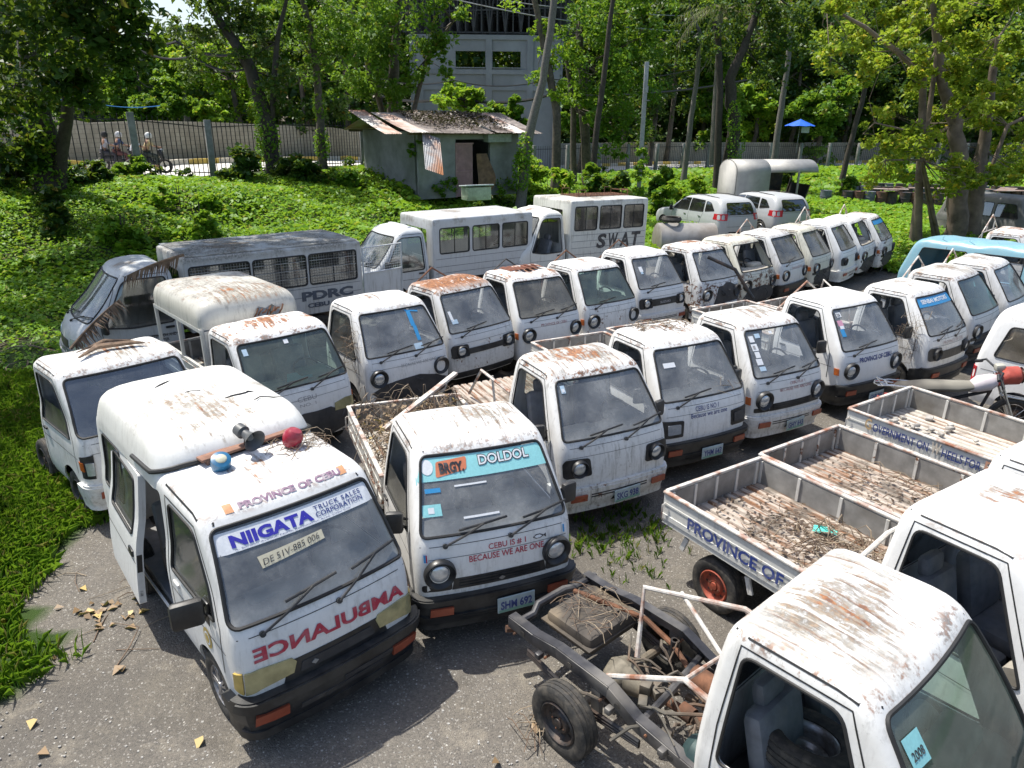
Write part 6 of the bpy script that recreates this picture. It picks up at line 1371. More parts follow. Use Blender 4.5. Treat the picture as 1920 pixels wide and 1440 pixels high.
# ---------------- front row ----------------
ambulance()
pN=NII; o=twigs('dry_vines',inpose(pN,.14,.62,1.0,1.30,1.72,1.76),70,.18,.0028,seed=3,lift=.06); tag(o,'tangle of dry vine stems around the red beacon on the ambulance roof','dry vines')
DOL=(-.075,5.018,.381)
r1,s1,c1=truck('white mini truck with a teal BRGY. DOLDOL banner across its windshield',DOL,'round',col=(.05,.62,.55,.12),bumper='black',glassm=GL,sideg=(2,0),plate_t=('SHM 692',.12,.40),words=[('CEBU IS # 1',-.10,.235,.898,.950,T_RED,.012),('BECAUSE WE ARE ONE',-.27,.40,.822,.876,T_RED,.012)],rb=False,bedcol=(.5,.9,.3,.9),bedlen=3.42,markers=False)
mark(r1,s1,[('windshield_banner',[S_TEAL,T_ORANGE,T_BLACK,S_WHITE,S_BLUE,T_GREY],[(0,'p',rpoly([(-.60,1.42),(.575,1.42),(.53,1.575),(-.53,1.575)],.02),.001),(0,'p',[(-.605,1.40),(-.45,1.43),(-.2,1.435),(-.2,1.45),(-.6,1.45)],.0012),(1,'p',rpoly([(-.44,1.44),(-.17,1.475),(-.155,1.562),(-.42,1.545)],.02),.004),(2,'t','BRGY.',(-.40,-.19,1.462,1.535),.007,.05),(3,'p',circ(-.50,1.515,.052),.004),(2,'t','DOLDOL',(-.06,.41,1.485,1.562),.005,.07),(3,'t','DOLDOL',(-.055,.405,1.49,1.557),.007,.015),(0,'p',rect(-.60,-.44,1.19,1.27),.001),(3,'p',rect(-.55,-.50,1.21,1.25),.003),(4,'p',rect(-.55,-.42,1.345,1.375),.001),(3,'p',rect(-.30,-.02,1.368,1.38),.001),(3,'p',rect(-.27,.04,1.15,1.165),.001)],None),
 ('sticker',[S_WHITE,S_BLUE,T_RED],[(0,'p',rect(-.645,-.605,.86,.94),.004),(1,'p',rect(-.637,-.622,.868,.932),.006),(2,'p',rect(-.622,-.612,.868,.932),.006)],c1),('sticker',[S_WHITE,S_BLUE,T_RED],[(0,'p',rect(.585,.63,.90,.98),.004),(1,'p',rect(.592,.607,.908,.972),.006)],c1),
 ('sticker',[T_BLACK],[(0,'p',[(.30,.925),(.33,.945),(.37,.945),(.405,.928),(.425,.942),(.425,.905),(.405,.922),(.37,.908),(.33,.908)],.004)],c1),('sticker',[S_WHITE],[(0,'p',[(.312,.926),(.335,.938),(.365,.938),(.39,.926),(.365,.914),(.335,.914)],.006)],c1),('grille_badge',[GREYM],[(0,'p',[(-.03,.65),(0,.63),(.03,.65),(0,.67)],.034)],r1)])
o=twigs('dry_vines',inpose(DOL,-.62,.62,1.6,3.35,.72,1.06),420,.32,.0045,seed=5,lift=.2); tag(o,'heap of dry vines and stems filling the bed of the DOLDOL truck','dry vines')
C=[];r_=random.Random(8)
for _ in range(420): p=toworld(DOL,r_.uniform(-.6,.6),r_.uniform(1.6,3.3),r_.uniform(.8,1.02)); C.append(tuple(p))
o=obj('fallen_leaves',leaf_mesh('fallen_leaves',np.array(C),.07,L_DRY,up=.3,asp=.7)); tag(o,'brown leaves caught in the vines behind the DOLDOL cab','fallen leaves'); o['kind']='stuff'
C=[tuple(toworld(DOL,r_.uniform(-.1,.4),r_.uniform(1.7,2.5),r_.uniform(.95,1.05))) for _ in range(120)]; o=obj('small_plant',leaf_mesh('small_plant',np.array(C),.06,L_MID,up=.3)); tag(o,'small green weeds sprouting in the vine heap behind the DOLDOL cab','weeds'); o['kind']='stuff'
m=MB(); m.box((0,0,0),(1.25,.07,.03),bev=.005); o=obj('loose_beam',m.mesh('loose_beam',RUSTW)); o.location=at(790,750,z=1.15); o.rotation_euler=(0,R(-16),R(52)); tag(o,'pale metal beam resting across the vine-filled bed','beam')
SKG=(1.199,6.962,.47)
r2,s2,c2=truck('white mini truck with brown streaked roof and SKG number plate, flat bed without sides',SKG,'rect',col=(.50,.78,.52,.42),bumper='white',plate_t=('SKG 938',.08,.38),bedk='flat',bedcol=(.5,.5,.5,.3),wip=2,rb=False,bedlen=3.2,bedfloor=FLOORR,markers=False)
mark(r2,s2,[('sticker',[S_PALE,S_WHITE],[(0,'p',rect(-.50,-.45,1.48,1.55),.001),(1,'p',rect(-.49,-.46,1.49,1.52),.003)],r2)])
m=MB(); m.tube([(-.60,1.48,.95),(-.60,1.50,1.15),(-.66,2.2,1.22),(-.62,2.7,.72)],.02,6); m.tube([(-.6,2.0,1.2),(-.6,1.9,.7)],.016,6); obj('bent_rail',m.mesh('bent_rail',RUSTW),r2)
NO1=(2.455,8.097,.487)
r3,s3,c3=truck('white mini truck with square lamps, blue CEBU IS NO 1 lettering, straw on roof',NO1,'square',col=(.22,.42,.60,.42),bumper='black',plate_t=('YHM 643',.05,.36),words=[('CEBU IS NO 1',-.20,.17,.905,.965,T_BLUE,.004),('Because we are one',-.27,.31,.825,.885,T_BLUE,.004)],bedcol=(.85,.9,.4,.8),rb=False,markers=False,wip=1,bumper_missing=False)
mark(r3,s3,[('sticker',[S_WHITE,S_PINK],[(0,'p',rect(-.47,-.30,1.40,1.45),.001)],r3)])
o=twigs('straw',inpose(NO1,-.42,.42,.88,1.30,1.715,1.725),70,.22,.004,seed=6,lift=.02); tag(o,'dry straw strewn on the roof of the CEBU IS NO 1 truck','straw')
o=twigs('dry_vines',inpose(NO1,.05,.55,.22,.45,1.05,1.10),26,.34,.003,seed=61,lift=.22); tag(o,'dead stems on the dashboard of the CEBU IS NO 1 truck','dry vines')
o=twigs('dry_vines',inpose(NO1,-.6,.6,1.6,2.6,.9,1.0),50,.3,.004,seed=16,lift=.15); tag(o,'dead vines lying in the bed behind the CEBU IS NO 1 cab','dry vines')
m=MB(); m.tube([(-.62,1.5,1.0),(-.62,1.52,1.28),(.0,1.62,1.38),(.55,1.9,1.10)],.018,8); m.tube([(-.3,1.56,1.33),(-.3,1.6,.97)],.014,6); m.tube([(.1,1.64,1.36),(.1,1.66,.97)],.014,6); obj('roll_bar',m.mesh('roll_bar',RUST),r3)
ISH=(3.816,8.986,.524)
r4,s4,c4=truck('dirty white mini truck with white bumper and a column of paper stickers on its glass',ISH,'round',col=(.16,.62,.52,.22),bumper='white',plate_t=('GHY 643',.05,.37),words=[('CEBU IS # 1',-.06,.24,.915,.955,T_DRED,.0),('BECAUSE WE ARE ONE',-.24,.38,.845,.885,T_DRED,.0)],bedcol=(.3,.6,.45,.5),rb=False)
mark(r4,s4,[('sticker',[S_WHITE,S_PALE,T_GREY],[(0,'p',rect(-.50,-.42,1.46,1.53),.001),(1,'p',rect(-.39,-.30,1.50,1.55),.001),(0,'p',rect(-.51,-.41,1.36,1.44),.001),(0,'p',rect(-.50,-.42,1.28,1.35),.001),(0,'p',rect(-.52,-.42,1.20,1.27),.001),(1,'p',rect(-.51,-.41,1.13,1.18),.001),(0,'p',rect(-.12,-.06,1.53,1.56),.001),(2,'p',rect(-.49,-.45,1.38,1.42),.003)],r4)])
PRV=(5.543,10.263,.515)
r5,s5,c5=truck('cleaner white mini truck reading PROVINCE OF CEBU in blue between round lamps',PRV,'round',col=(.0,.08,.60,.0),bumper='black',plate_t=('GHY 842',.05,.30),words=[('PROVINCE OF CEBU',-.35,.40,.862,.938,T_BLUE,.03)],bedcol=(.2,.5,.5,.3),rb=True,rbm=RUSTW,rbz=1.86,grille=False,wip=1)
mark(r5,s5,[('sticker',[S_WHITE,S_PINK,S_BLUE,T_BLACK],[(0,'p',rect(-.49,-.40,1.49,1.55),.001),(3,'t','26',(-.48,-.42,1.50,1.54),.003),(1,'p',rect(-.53,-.43,1.38,1.45),.001),(0,'p',rect(-.52,-.44,1.34,1.38),.003),(2,'p',rect(-.54,-.46,1.24,1.34),.001)],r5)])
SEN=(7.204,11.117,.640)
r6,s6,c6=truck('white mini truck with a blue SENBAI MOTORS banner and black rectangular front bezels',SEN,'rect',col=(.05,.45,.60,.3),bumper='black',words=[('PROVINCE OF CEBU',-.30,.40,.90,.95,plain('letter_faded',(.5,.38,.36),.8),.0)],rb=False,bedcol=(.75,.95,.25,.95),wip=2,broken=(1,0),markers=False)
mark(r6,s6,[('windshield_banner',[S_BLUE,S_WHITE],[(0,'p',[(-.56,1.45),(.555,1.45),(.53,1.575),(-.53,1.575)],.001),(1,'t','SENBAI MOTORS',(-.44,.42,1.49,1.55),.004,.03)],None),('grille_panel',[BLACK],[(0,'p',[(-.36,.66),(.36,.66),(.36,.80),(-.36,.80)],.01)],None)])
o=twigs('dry_vines',inpose(SEN,-.84,-.68,.25,.62,.60,1.35),70,.18,.0025,seed=9,lift=.2); tag(o,'dead vines hanging over the mirror and door of the SENBAI MOTORS truck','dry vines')
m=MB(); m.tube([(-.6,1.5,.95),(-.6,1.56,1.3),(-.25,2.3,1.55),(-.2,2.4,1.0)],.016,6); obj('bent_rail',m.mesh('bent_rail',RUSTW),r6)
truck('grimy white mini truck with green glass, directly right of the SENBAI MOTORS banner truck',(8.72,12.56,.70),'round',col=(.18,.62,.42,.55),glassm=GLG,rb=True,rbm=RUSTW,rbz=1.92,dark_front=1,broken=(0,1),bedk=None,wip=0,markers=False,bumper='black')
truck('white mini truck cut by the right edge below the blue wreck, faded ribbed roof',(10.06,13.67,.745),'round',col=(.15,.60,.42,.3),rb=True,rbm=RUSTW,rbz=1.90,bedk=None,wip=0,markers=False)
truck('white mini truck by the right edge beyond the blue wreck, brown stain on its roof',(13.5,17.9,.75),'round',col=(.65,.6,.5,.4),rb=True,rbm=RUSTW,rbz=2.1,bedk=None,wip=0)
# ---------------- second row ----------------
LEF=(-3.93,7.12,.84)
r7,s7,c7=truck('white mini truck at the left edge with dented stained roof and wide dark windshield',LEF,'wide',col=(.25,.55,.52,.35),wide=.07,bedk=None,rb=False,glassm=glass('blue_grey_glass',(.30,.36,.42),.30,.16,(.25,.28,.32)),sideg=(2,0),broken=(1,1),mirr=(0,0),wip=0,bumper='white',grille=False,lean=.02)
m=MB(); patch(m,s7,'S',[(-2.0,.62),(-1.9,.86),(-1.1,.88),(-1.2,.62)],.010,.02); h_=obj('headlight_socket',m.mesh('headlight_socket',BLACK),r7); m=MB(); patch(m,s7,'S',[(-1.55,.66),(-1.55,.80),(-1.15,.80),(-1.2,.66)],.02,.02); obj('headlight',m.mesh('headlight',LAMPG),h_)
m=MB(); m.tube([(-.35,.78,1.74),(-.1,.95,1.775),(.25,.90,1.76),(.38,.85,1.74)],[.01,.035,.03,.008],6); m.tube([(-.3,1.0,1.74),(.05,1.15,1.77),(.3,1.05,1.75)],[.006,.025,.008],6); obj('roof_dent',m.mesh('roof_dent',plain('torn_roof_edge',(.30,.2,.13),.9,var=.6,scale=14,dirt=(.03,.03,.03,.9))),c7)
CPY=(-2.56,8.36,.74)
r8,s8,c8=truck('white mini truck with torn fibreglass canopy over its bed and green windshield',CPY,'wide',col=(.62,.30,.60,.3),wide=.06,glassm=GLG,bedk='box',bedcol=(.1,.5,.45,.4),rb=False,broken=(1,0),wip=2,mirr=(0,0),bumper_missing=True,dark_front=1,grille=False,words=[('CEBU',-.12,.14,.86,.92,T_GREY,.0),('NO. 1',-.10,.12,.79,.83,T_GREY,.0)],bedlen=3.35,lean=.02)
mark(r8,s8,[('sticker',[S_PALE,S_WHITE],[(0,'p',rect(-.56,-.50,1.47,1.54),.001),(1,'p',rect(-.02,.04,1.52,1.565),.001)],None)])
m=MB(); m.add([(-.12,.30,1.07),(.22,.27,1.07),(.30,.46,1.10),(-.02,.50,1.10)],[(0,1,2,3)]); o=obj('paper_sheet',m.mesh('paper_sheet',S_TEAL),r8)
cn=Shell([(1.60,1.44,3.42,.70,.10,.10),(1.72,1.44,3.42,.70,.12,.12),(1.84,1.47,3.40,.68,.14,.14),(1.92,1.53,3.35,.63,.16,.16),(1.955,1.62,3.27,.55,.16,.16),(1.965,1.75,3.15,.45,.15,.15)],bow=.03,crown=.04)
hole=[(.02,1.66),(.10,1.80),(.20,1.76),(.30,1.80),(.42,1.68),(.30,1.62),(.12,1.63)]
co_=obj('canopy_roof',shell_mesh(cn,'canopy_roof',paint('canopy_paint',zroof=1.86,shell=False,base=(.66,.64,.57),yc=1.1,ylen=.9),[('F',hole)],ks=(8,3,10,3,6)),r8,color=(.55,1.0,.45,.5))
m=MB(); 
for k in range(7): m.tube([(.02+.06*k,1.44,1.66+.02*(k%3)),(.05+.06*k,1.41,1.72+.03*(k%2)),(.09+.06*k,1.44,1.78-.02*(k%3))],.012,5)
obj('torn_edge',m.mesh('torn_edge',RUST),co_)
m=MB()
for sg in(-1,1):
    for v in(1.50,2.40,3.36): m.box((sg*.68,v,1.28),(.04,.05,.66))
    m.box((sg*.68,2.43,1.585),(.045,1.9,.05)); m.box((sg*.68,2.43,1.02),(.04,1.9,.04))
m.box((0,1.47,1.25),(1.32,.03,.66)); obj('canopy_frame',m.mesh('canopy_frame',BEDP),r8,color=(.2,.6,.5,.5))
BEC=(-1.435,9.751,.675)
r9,s9,c9=truck('white mini truck with blue streamer sticker on the glass and its grille gone',BEC,'round',col=(.02,.30,.60,.50),grille=False,dark_front=1,bumper_missing=True,bedk=None,rb=False,mirr=(0,0),sideg=(1,0),words=[('CEBU IS # 1',-.02,.2,.93,.955,T_GREY,-.004),('BECAUSE WE ARE ONE',-.16,.44,.865,.91,T_GREY,-.006)],wip=2,broken=(0,1),markers=False)
mark(r9,s9,[('sticker',[S_BLUE,S_PALE],[(0,'p',rect(.20,.27,1.36,1.56),.001),(0,'p',rect(.22,.28,1.17,1.36),.001),(1,'p',rect(.13,.27,1.06,1.14),.001),(0,'p',[(.18,1.56),(.40,1.52),(.40,1.54),(.18,1.575)],.001)],None)])
o=twigs('dry_vines',inpose(BEC,-.80,-.66,.35,.62,.8,1.4),60,.22,.003,seed=10,lift=.2); tag(o,'dry vines caught on the front door pillar of the truck with the blue streamer sticker','dry vines')
RUS=(-.387,11.10,.741)
r10,s10,c10=truck('white mini truck with the rustiest flaking roof and black bezels, lower front rotted away',RUS,'rect',col=(.98,.62,.50,.62),bumper_missing=True,bedk=None,rbz=1.90,wip=1,mirr=(0,0),dark_front=0,markers=False)
m=MB(); patch(m,s10,'F',[(-.36,.70),(.36,.70),(.36,.79),(-.36,.79)],.014,.02); patch(m,s10,'S',[(-2.0,.32),(2.0,.32),(1.9,.42),(-1.9,.42)],.008,.01); obj('grille',m.mesh('grille',BLACK),r10)
mark(r10,s10,[('sticker',[S_WHITE,S_PALE],[(0,'p',rect(-.53,-.48,1.22,1.36),.001),(1,'p',rect(-.53,-.42,1.18,1.24),.001)],None)])
THI=(.731,11.946,.640)
r11,s11,c11=truck('white mini truck with a rust-holed roof and faded red PROVINCE OF CEBU lettering, no bumper',THI,'round',col=(.70,.30,.56,.32),bumper_missing=True,grille=False,dark_front=0,bedk=None,rbz=1.88,rbm=STEEL,wip=2,mirr=(0,0),words=[('PROVINCE OF CEBU',-.26,.32,.885,.93,T_DRED,.0)],glassm=GLD,markers=True)
m=MB(); q=[]
for k in range(6): u=-.32+.13*k; m.box((u,1.0,1.735),(.10,.34,.006),Matrix.Rotation(R(3*k-8),4,'Y'))
obj('roof_hole',m.mesh('roof_hole',plain('rust_hole',(.16,.055,.03),.95,var=.6,scale=18)),c11)
FOU=(1.928,12.895,.660)
truck('white mini truck with green glass and black scraped paint under the windshield',FOU,'round',col=(.30,.35,.56,.72),bumper='white',grille=False,glassm=GLG,bedk=None,rbz=1.90,wip=1,mirr=(0,0),broken=(0,1))
SUZ=(3.131,14.256,.637)
r13,s13,c13=truck('white mini truck with a SUZUKI grille and round lamps in black surrounds',SUZ,'suzuki',col=(.15,.20,.62,.05),bumper='white',bedk=None,rbz=1.90,wip=1,mirr=(0,0),markers=False)
mark(r13,s13,[('sticker',[S_WHITE,S_PALE],[(0,'p',rect(-.45,-.36,1.36,1.45),.001),(1,'p',rect(-.44,-.38,1.32,1.36),.001)],None)])
BUR=(4.543,15.08,.677)
r14,s14,c14=truck('white mini truck with a burnt blackened front and a steel pole leaning on it',BUR,'round',col=(.60,.50,.50,.95),bumper='white',grille=False,dark_front=2,bedk=None,rb=False,wip=0,mirr=(0,0),broken=(0,1),markers=False)
m=MB(); a=at(1327,482,Y=14.2); b=at(1378,505,Y=14.0); c=at(1412,560,Y=13.9); m.tube([a,b,c],.035,8); o=obj('steel_pole',m.mesh('steel_pole',STEEL)); tag(o,'bent black steel pole leaning in front of the burnt truck','pole')
truck('yellowed white mini truck cab without windshield, right beside the burnt truck',(5.70,16.12,.71),'round',col=(.25,.45,.45,.95),mat=paint('cream_paint',base=(.74,.72,.60)),grille=False,dark_front=1,bedk=None,rb=False,wip=0,mirr=(0,0),broken=(1,1),wsopen=True,bumper_missing=True,markers=False)
# ---------------- far row ----------------
GF='white mini trucks in the far row'
truck('grey-white mini truck nearest in the far row, orange corner lamp and broad roll bar',(6.946,17.285,.80),'round',col=(.25,.55,.44,.3),rbm=RUSTW,rbz=2.0,bedk=None,wip=1,glassm=GLD,mirr=(1,0),grille=False,words=[('PROVINCE OF CEBU',-.2,.35,.88,.93,T_DRED,-.006)],group=GF)
truck('cream-white mini truck second in the far row, black rings round empty lamps',(8.032,18.25,.85),'round',col=(.1,.4,.40,.65),rb=False,bedk=None,wip=0,glassm=GLD,mirr=(0,0),dark_front=1,broken=(0,0),bumper_missing=True,mat=paint('cream_paint'),group=GF)
truck('brighter white mini truck third in the far row, lamps missing',(9.165,19.25,.88),'rect',col=(.2,.25,.60,.15),rbm=RUSTW,rbz=2.1,bedk=None,wip=0,glassm=GLD,mirr=(0,0),broken=(1,1),bumper='white',group=GF,markers=False)
truck('white mini truck fourth in the far row, windshield gone and wires hanging out',(10.10,20.15,.88),'round',col=(.25,.45,.56,.6),rb=False,bedk=None,wip=0,mirr=(0,0),wsopen=True,dark_front=1,bumper_missing=True,group=GF)
r19,s19,c19=truck('white mini truck last in the far row, blue strip across its windshield top',(11.05,21.0,.90),'round',col=(.40,.70,.48,.7),rbm=RUSTW,rbz=2.0,bedk=None,wip=1,mirr=(0,0),dark_front=1,broken=(1,0),bumper_missing=True,group=GF)
mark(r19,s19,[('windshield_banner',[S_BLUE],[(0,'p',[(-.56,1.47),(.555,1.47),(.53,1.575),(-.53,1.575)],.001)],None)])
for k,(px_,py_) in enumerate(((1583,408),(1622,406))):
    o=thing('truck_tyre',['worn truck tyre lying flat behind the far row, left one','worn truck tyre lying flat behind the far row, right one'][k],'tyre',at(px_,py_,z=.15)); m=MB(); m.lathe([(-.14,.32),(-.15,.5),(-.12,.58),(0,.6),(.12,.58),(.15,.5),(.14,.32)],'z',28); obj('tread',m.mesh('tread',TYRE),o)
# ---------------- box-bodied row and cars ----------------
jail_truck(); window_van(); swat_van()
mpv('silver people carrier nearer the camera, beside the metal tank',(6.55,30.6),R(203)); mpv('silver people carrier behind the other, half hidden in front of the metal hood',(9.0,31.9),R(203))
metal_hood()
m=MB(); m.lathe([(0,0),(0,.50),(.04,.56),(1.85,.56),(1.88,.50),(1.88,0)],'x',30); o=thing('metal_tank','large dull cylindrical metal tank lying behind the SWAT van','tank',(4.55,23.0,.62),(0,0,R(4))); obj('tank_body',m.mesh('tank_body',plain('tank_metal',(.36,.34,.31),.5,.4,var=.2,scale=4,dirt=(.18,.15,.12,.7))),o)
o=thing('tyre','dark tyre resting on top of the metal tank','tyre',(5.0,23.0,1.30)); m=MB(); m.lathe([(-.07,.2),(-.08,.28),(0,.32),(.08,.28),(.07,.2)],'z',24); obj('tread',m.mesh('tread',TYRE),o)
# ---------------- chassis truck and open beds ----------------
chassis_truck()
o=twigs('straw',inpose((2.50,2.43,.716),-.12,.36,2.70,3.15,.585,.60),60,.2,.003,seed=71,lift=.05); tag(o,'straw and dead stems lying on the exposed fuel tank','straw')
o=twigs('straw',inpose((2.50,2.43,.716),-.78,-.60,2.60,2.85,.01,.08),22,.22,.004,seed=72,lift=.1); tag(o,'dry straw caught under the chassis rear wheel','straw')
G3='open-bed white trucks at the right'
def bedtruck(label,pose,col,bedcol,floor,words,h=.27,rim=None,wheels=True,side_lamp=True,cab=True):
    root,sh,cb=truck(label,pose,'round',dz=.12,lean=.02,col=col,bedk=None,rb=False,under=False,mirr=(0,0),wip=0,group=G3,name='open_bed_truck')
    bed(root,1.55,3.45,bedcol,h=h,floor=floor,hw=.69); undercarriage(root,3.4,rim,rear=2.79)
    for k,(txt,v0,v1,z0,z1,tm,bold) in enumerate(words):
        m=MB(); letter(m,txt,lambda x,y: Vector((-.716,v0+(v1-v0)*x,z0+(z1-z0)*y)),bold); obj('lettering',m.mesh('lettering',tm,fix=False,smooth=False),root)
    m=MB(); m.tube([(-.66,1.53,.98),(-.66,1.53,1.30),(-.40,1.51,1.42),(.40,1.51,1.42),(.66,1.53,1.30),(.66,1.53,.98)],.02,8); [m.tube([(u,1.52,.98),(u,1.52,1.42)],.014,6) for u in(-.3,0,.3)]; obj('roll_bar',m.mesh('roll_bar',RUSTW),root)
    m=MB(); m.box(sh.surf('L',1.36,1.27,.01),(.02,.075,.05),bev=.008); obj('side_marker',m.mesh('side_marker',DORANGE),root)
    m=MB()
    for sg in(-1,1):
        for (v,z) in((3.18,.50),(2.42,.50)): m.box((sg*.66,v,z),(.02,.05,.16),Matrix.Rotation(R(20 if v>2.8 else -20),4,'X'))
    obj('mudguard_stay',m.mesh('mudguard_stay',BEDP),root,color=bedcol)
    return root
P1=(3.93,3.48,.576); P2=(5.13,4.37,.576); P3=(6.60,5.60,.576)
bedtruck('open-bed white truck reading PROVINCE OF CEBU on its side, twigs in the bed, red wheels',P1,(.10,.30,.60,.2),(.35,.55,.55,.5),FLOORR,[('PROVINCE OF CEBU',3.12,1.62,.715,.835,T_BLUE,.03)],rim=RIMR)
bedtruck('open-bed white truck in the middle of three, bed ribbed with rust and rails peeling',P2,(.05,.20,.60,.2),(.5,.8,.45,.9),FLOORR,[])
bedtruck('open-bed white truck reading GOVERNMENT ON WHEELS, pale rubble in its bed',P3,(.05,.2,.6,.2),(.15,.4,.6,.3),FLOORW,[('G',3.20,3.12,.78,.92,plain('letter_gold_faded',(.55,.38,.2),.7),.02),('OVERNMENT ON',3.10,2.44,.78,.885,T_BLUE,.02),('W',2.41,2.31,.78,.92,plain('letter_cream',(.6,.52,.42),.7),.02),('HEELS FOR',2.29,1.88,.78,.885,T_BLUE,.02),('E',1.85,1.78,.78,.92,plain('letter_salmon',(.55,.3,.2),.7),.02),('MERGENCY',1.76,1.56,.78,.885,T_BLUE,.02)])
o=twigs('twigs',inpose(P1,-.35,.60,1.65,2.9,.685,.70),110,.22,.0035,seed=12,lift=.05); tag(o,'scattered twigs and dead stems in the bed lettered PROVINCE OF CEBU','twigs')
o=twigs('twigs',inpose(P1,-.1,.5,1.65,2.5,.69,.74),85,.32,.0045,seed=13,lift=.14); tag(o,'thicker pile of curled stems near the cab in the bed lettered PROVINCE OF CEBU','twigs')
o=twigs('twigs',inpose(P2,-.60,.60,1.65,3.0,.685,.70),70,.24,.0035,seed=14,lift=.06); tag(o,'thin twigs scattered in the middle open bed','twigs')
r_=random.Random(3)
for (P_,nn,lab,sd) in((P1,300,'brown leaf debris in the bed lettered PROVINCE OF CEBU',1),(P2,160,'brown leaf debris in the middle open bed',2)):
    C=[]
    for _ in range(nn):
        u,v=r_.gauss(.1,.28),r_.gauss(2.5,.45)
        if abs(u)<.62 and 1.6<v<3.35: C.append(tuple(toworld(P_,u,v,.684+r_.random()*.02)))
    o=obj('leaf_debris',leaf_mesh('leaf_debris',np.array(C),.05,L_DEB,up=1.2,asp=.6)); tag(o,lab,'leaf debris'); o['kind']='stuff'
m=MB(); c=toworld(P1,.34,2.42,.72); 
vs=[(x*.085,y*.045+.01*math.sin(x*3),.012*math.cos(x*2.5+y)) for x in(-1,-.33,.33,1) for y in(-1,0,1)]; m.add(vs,[(i*3+j,i*3+j+1,(i+1)*3+j+1,(i+1)*3+j) for i in range(3) for j in range(2)]); o=obj('face_mask',m.mesh('face_mask',plain('mask_teal',(.10,.55,.48),.7))); o.location=c; o.rotation_euler=(0,0,-.5); o.scale=(1.2,1.2,1.2); tag(o,'turquoise cloth scrap lying among the twigs in the open bed','cloth')
m=MB(); r_=random.Random(9)
for _ in range(46):
    u,v=r_.gauss(-.1,.22),r_.gauss(3.0,.22); 
    if abs(u)>.6 or v>3.38: continue
    c=toworld(P3,u,v,.70+.03*r_.random()); s_=r_.uniform(.03,.09); m.box(c,(s_,s_*r_.uniform(.5,1),s_*.5),Matrix.Rotation(r_.uniform(0,3),4,'Z')@Matrix.Rotation(r_.uniform(-.5,.5),4,'X'),bev=.012)
o=obj('rubble',m.mesh('rubble',plain('pale_rubble',(.38,.36,.33),.95,var=.4,scale=14))); tag(o,'pale crumbled rubble at the tail of the GOVERNMENT ON WHEELS bed','rubble'); o['kind']='stuff'
motorbike()
vr,vs_,vb=vanlike('microvan','white microvan cut by the right edge, red tail lamp and brown rear side window',(9.35,7.95,.62),WHITE,(.0,.12,.62,.05),3.25,1.78,.70,[[(.42,1.0),(.72,1.55),(1.20,1.55),(1.26,1.0)],[(1.42,1.02),(1.42,1.54),(2.15,1.54),(2.15,1.02)],[(2.30,1.04),(2.30,1.53),(2.86,1.50),(2.98,1.04)]],glassm=glass('brown_window',(.30,.27,.22),.5,.12,(.30,.26,.20)))
for sg in(-1,1): m=MB(); patch(m,vs_,'S',[(sg*3.25,.60),(sg*3.25,.84),(sg*3.9,.84),(sg*3.9,.60)],.01,.02); obj('tail_lamp',m.mesh('tail_lamp',REDL),vr)
m=MB(); m.box(vs_.surf('L',1.9,.86,.01),(.02,.13,.04),bev=.01); m.box(vs_.surf('B',-.0,.80,.02),(.5,.03,.12),bev=.01); obj('door_handle',m.mesh('door_handle',BLACK),vr)
# blue wreck
bk=[(.25,.10,4.1,.74,.12,.10),(.45,.02,4.2,.79,.14,.10),(.85,.04,4.2,.79,.14,.10),(1.0,.10,4.18,.78,.13,.10),(1.25,.30,4.10,.75,.11,.10),(1.60,.50,3.98,.70,.10,.12),(1.70,.56,3.92,.67,.12,.14),(1.77,.66,3.84,.61,.14,.16),(1.80,.80,3.7,.52,.14,.16)]
vr,vs_,vb=vanlike('wrecked_van','crumpled light blue wrecked van with no glass, rust spot on its sagging roof','wrecked' and (12.30,14.25,R(33)),BLUEP,(.16,.25,.55,.1),4.2,1.80,.78,[[(.70,1.0),(.92,1.58),(1.35,1.58),(1.35,1.0)],[(1.50,1.0),(1.50,1.58),(2.55,1.58),(2.55,1.0)],[(2.68,1.0),(2.68,1.58),(3.68,1.58),(3.86,1.0)]],keys=bk,fw=[(-.66,1.03),(.66,1.03),(.60,1.56),(-.60,1.56)],rearwin=False,tilt=(R(-2),R(2)))
m=MB(); m.box((0,2.2,.95),(.03,3.0,.02)); 
for v in(1.4,2.6): m.box((-.55,v,1.0),(.05,.06,.5)); m.box((.55,v,1.0),(.05,.06,.5))
m.tube([(-.7,1.0,1.02),(-.7,3.8,1.0)],.012,6); obj('inner_rail',m.mesh('inner_rail',plain('blue_rail',(.08,.30,.45),.6)),vr)
m=MB(); r_=random.Random(2)
for k in range(5): v=.8+.6*k; m.tube([(-.62,v,1.76),(-.45,v+.2,1.80+.01*(k%2)),(-.1,v+.35,1.825)],[.004,.014,.004],5)
obj('roof_crease',m.mesh('roof_crease',BLUEP),vb,color=(.05,.1,.6,0))
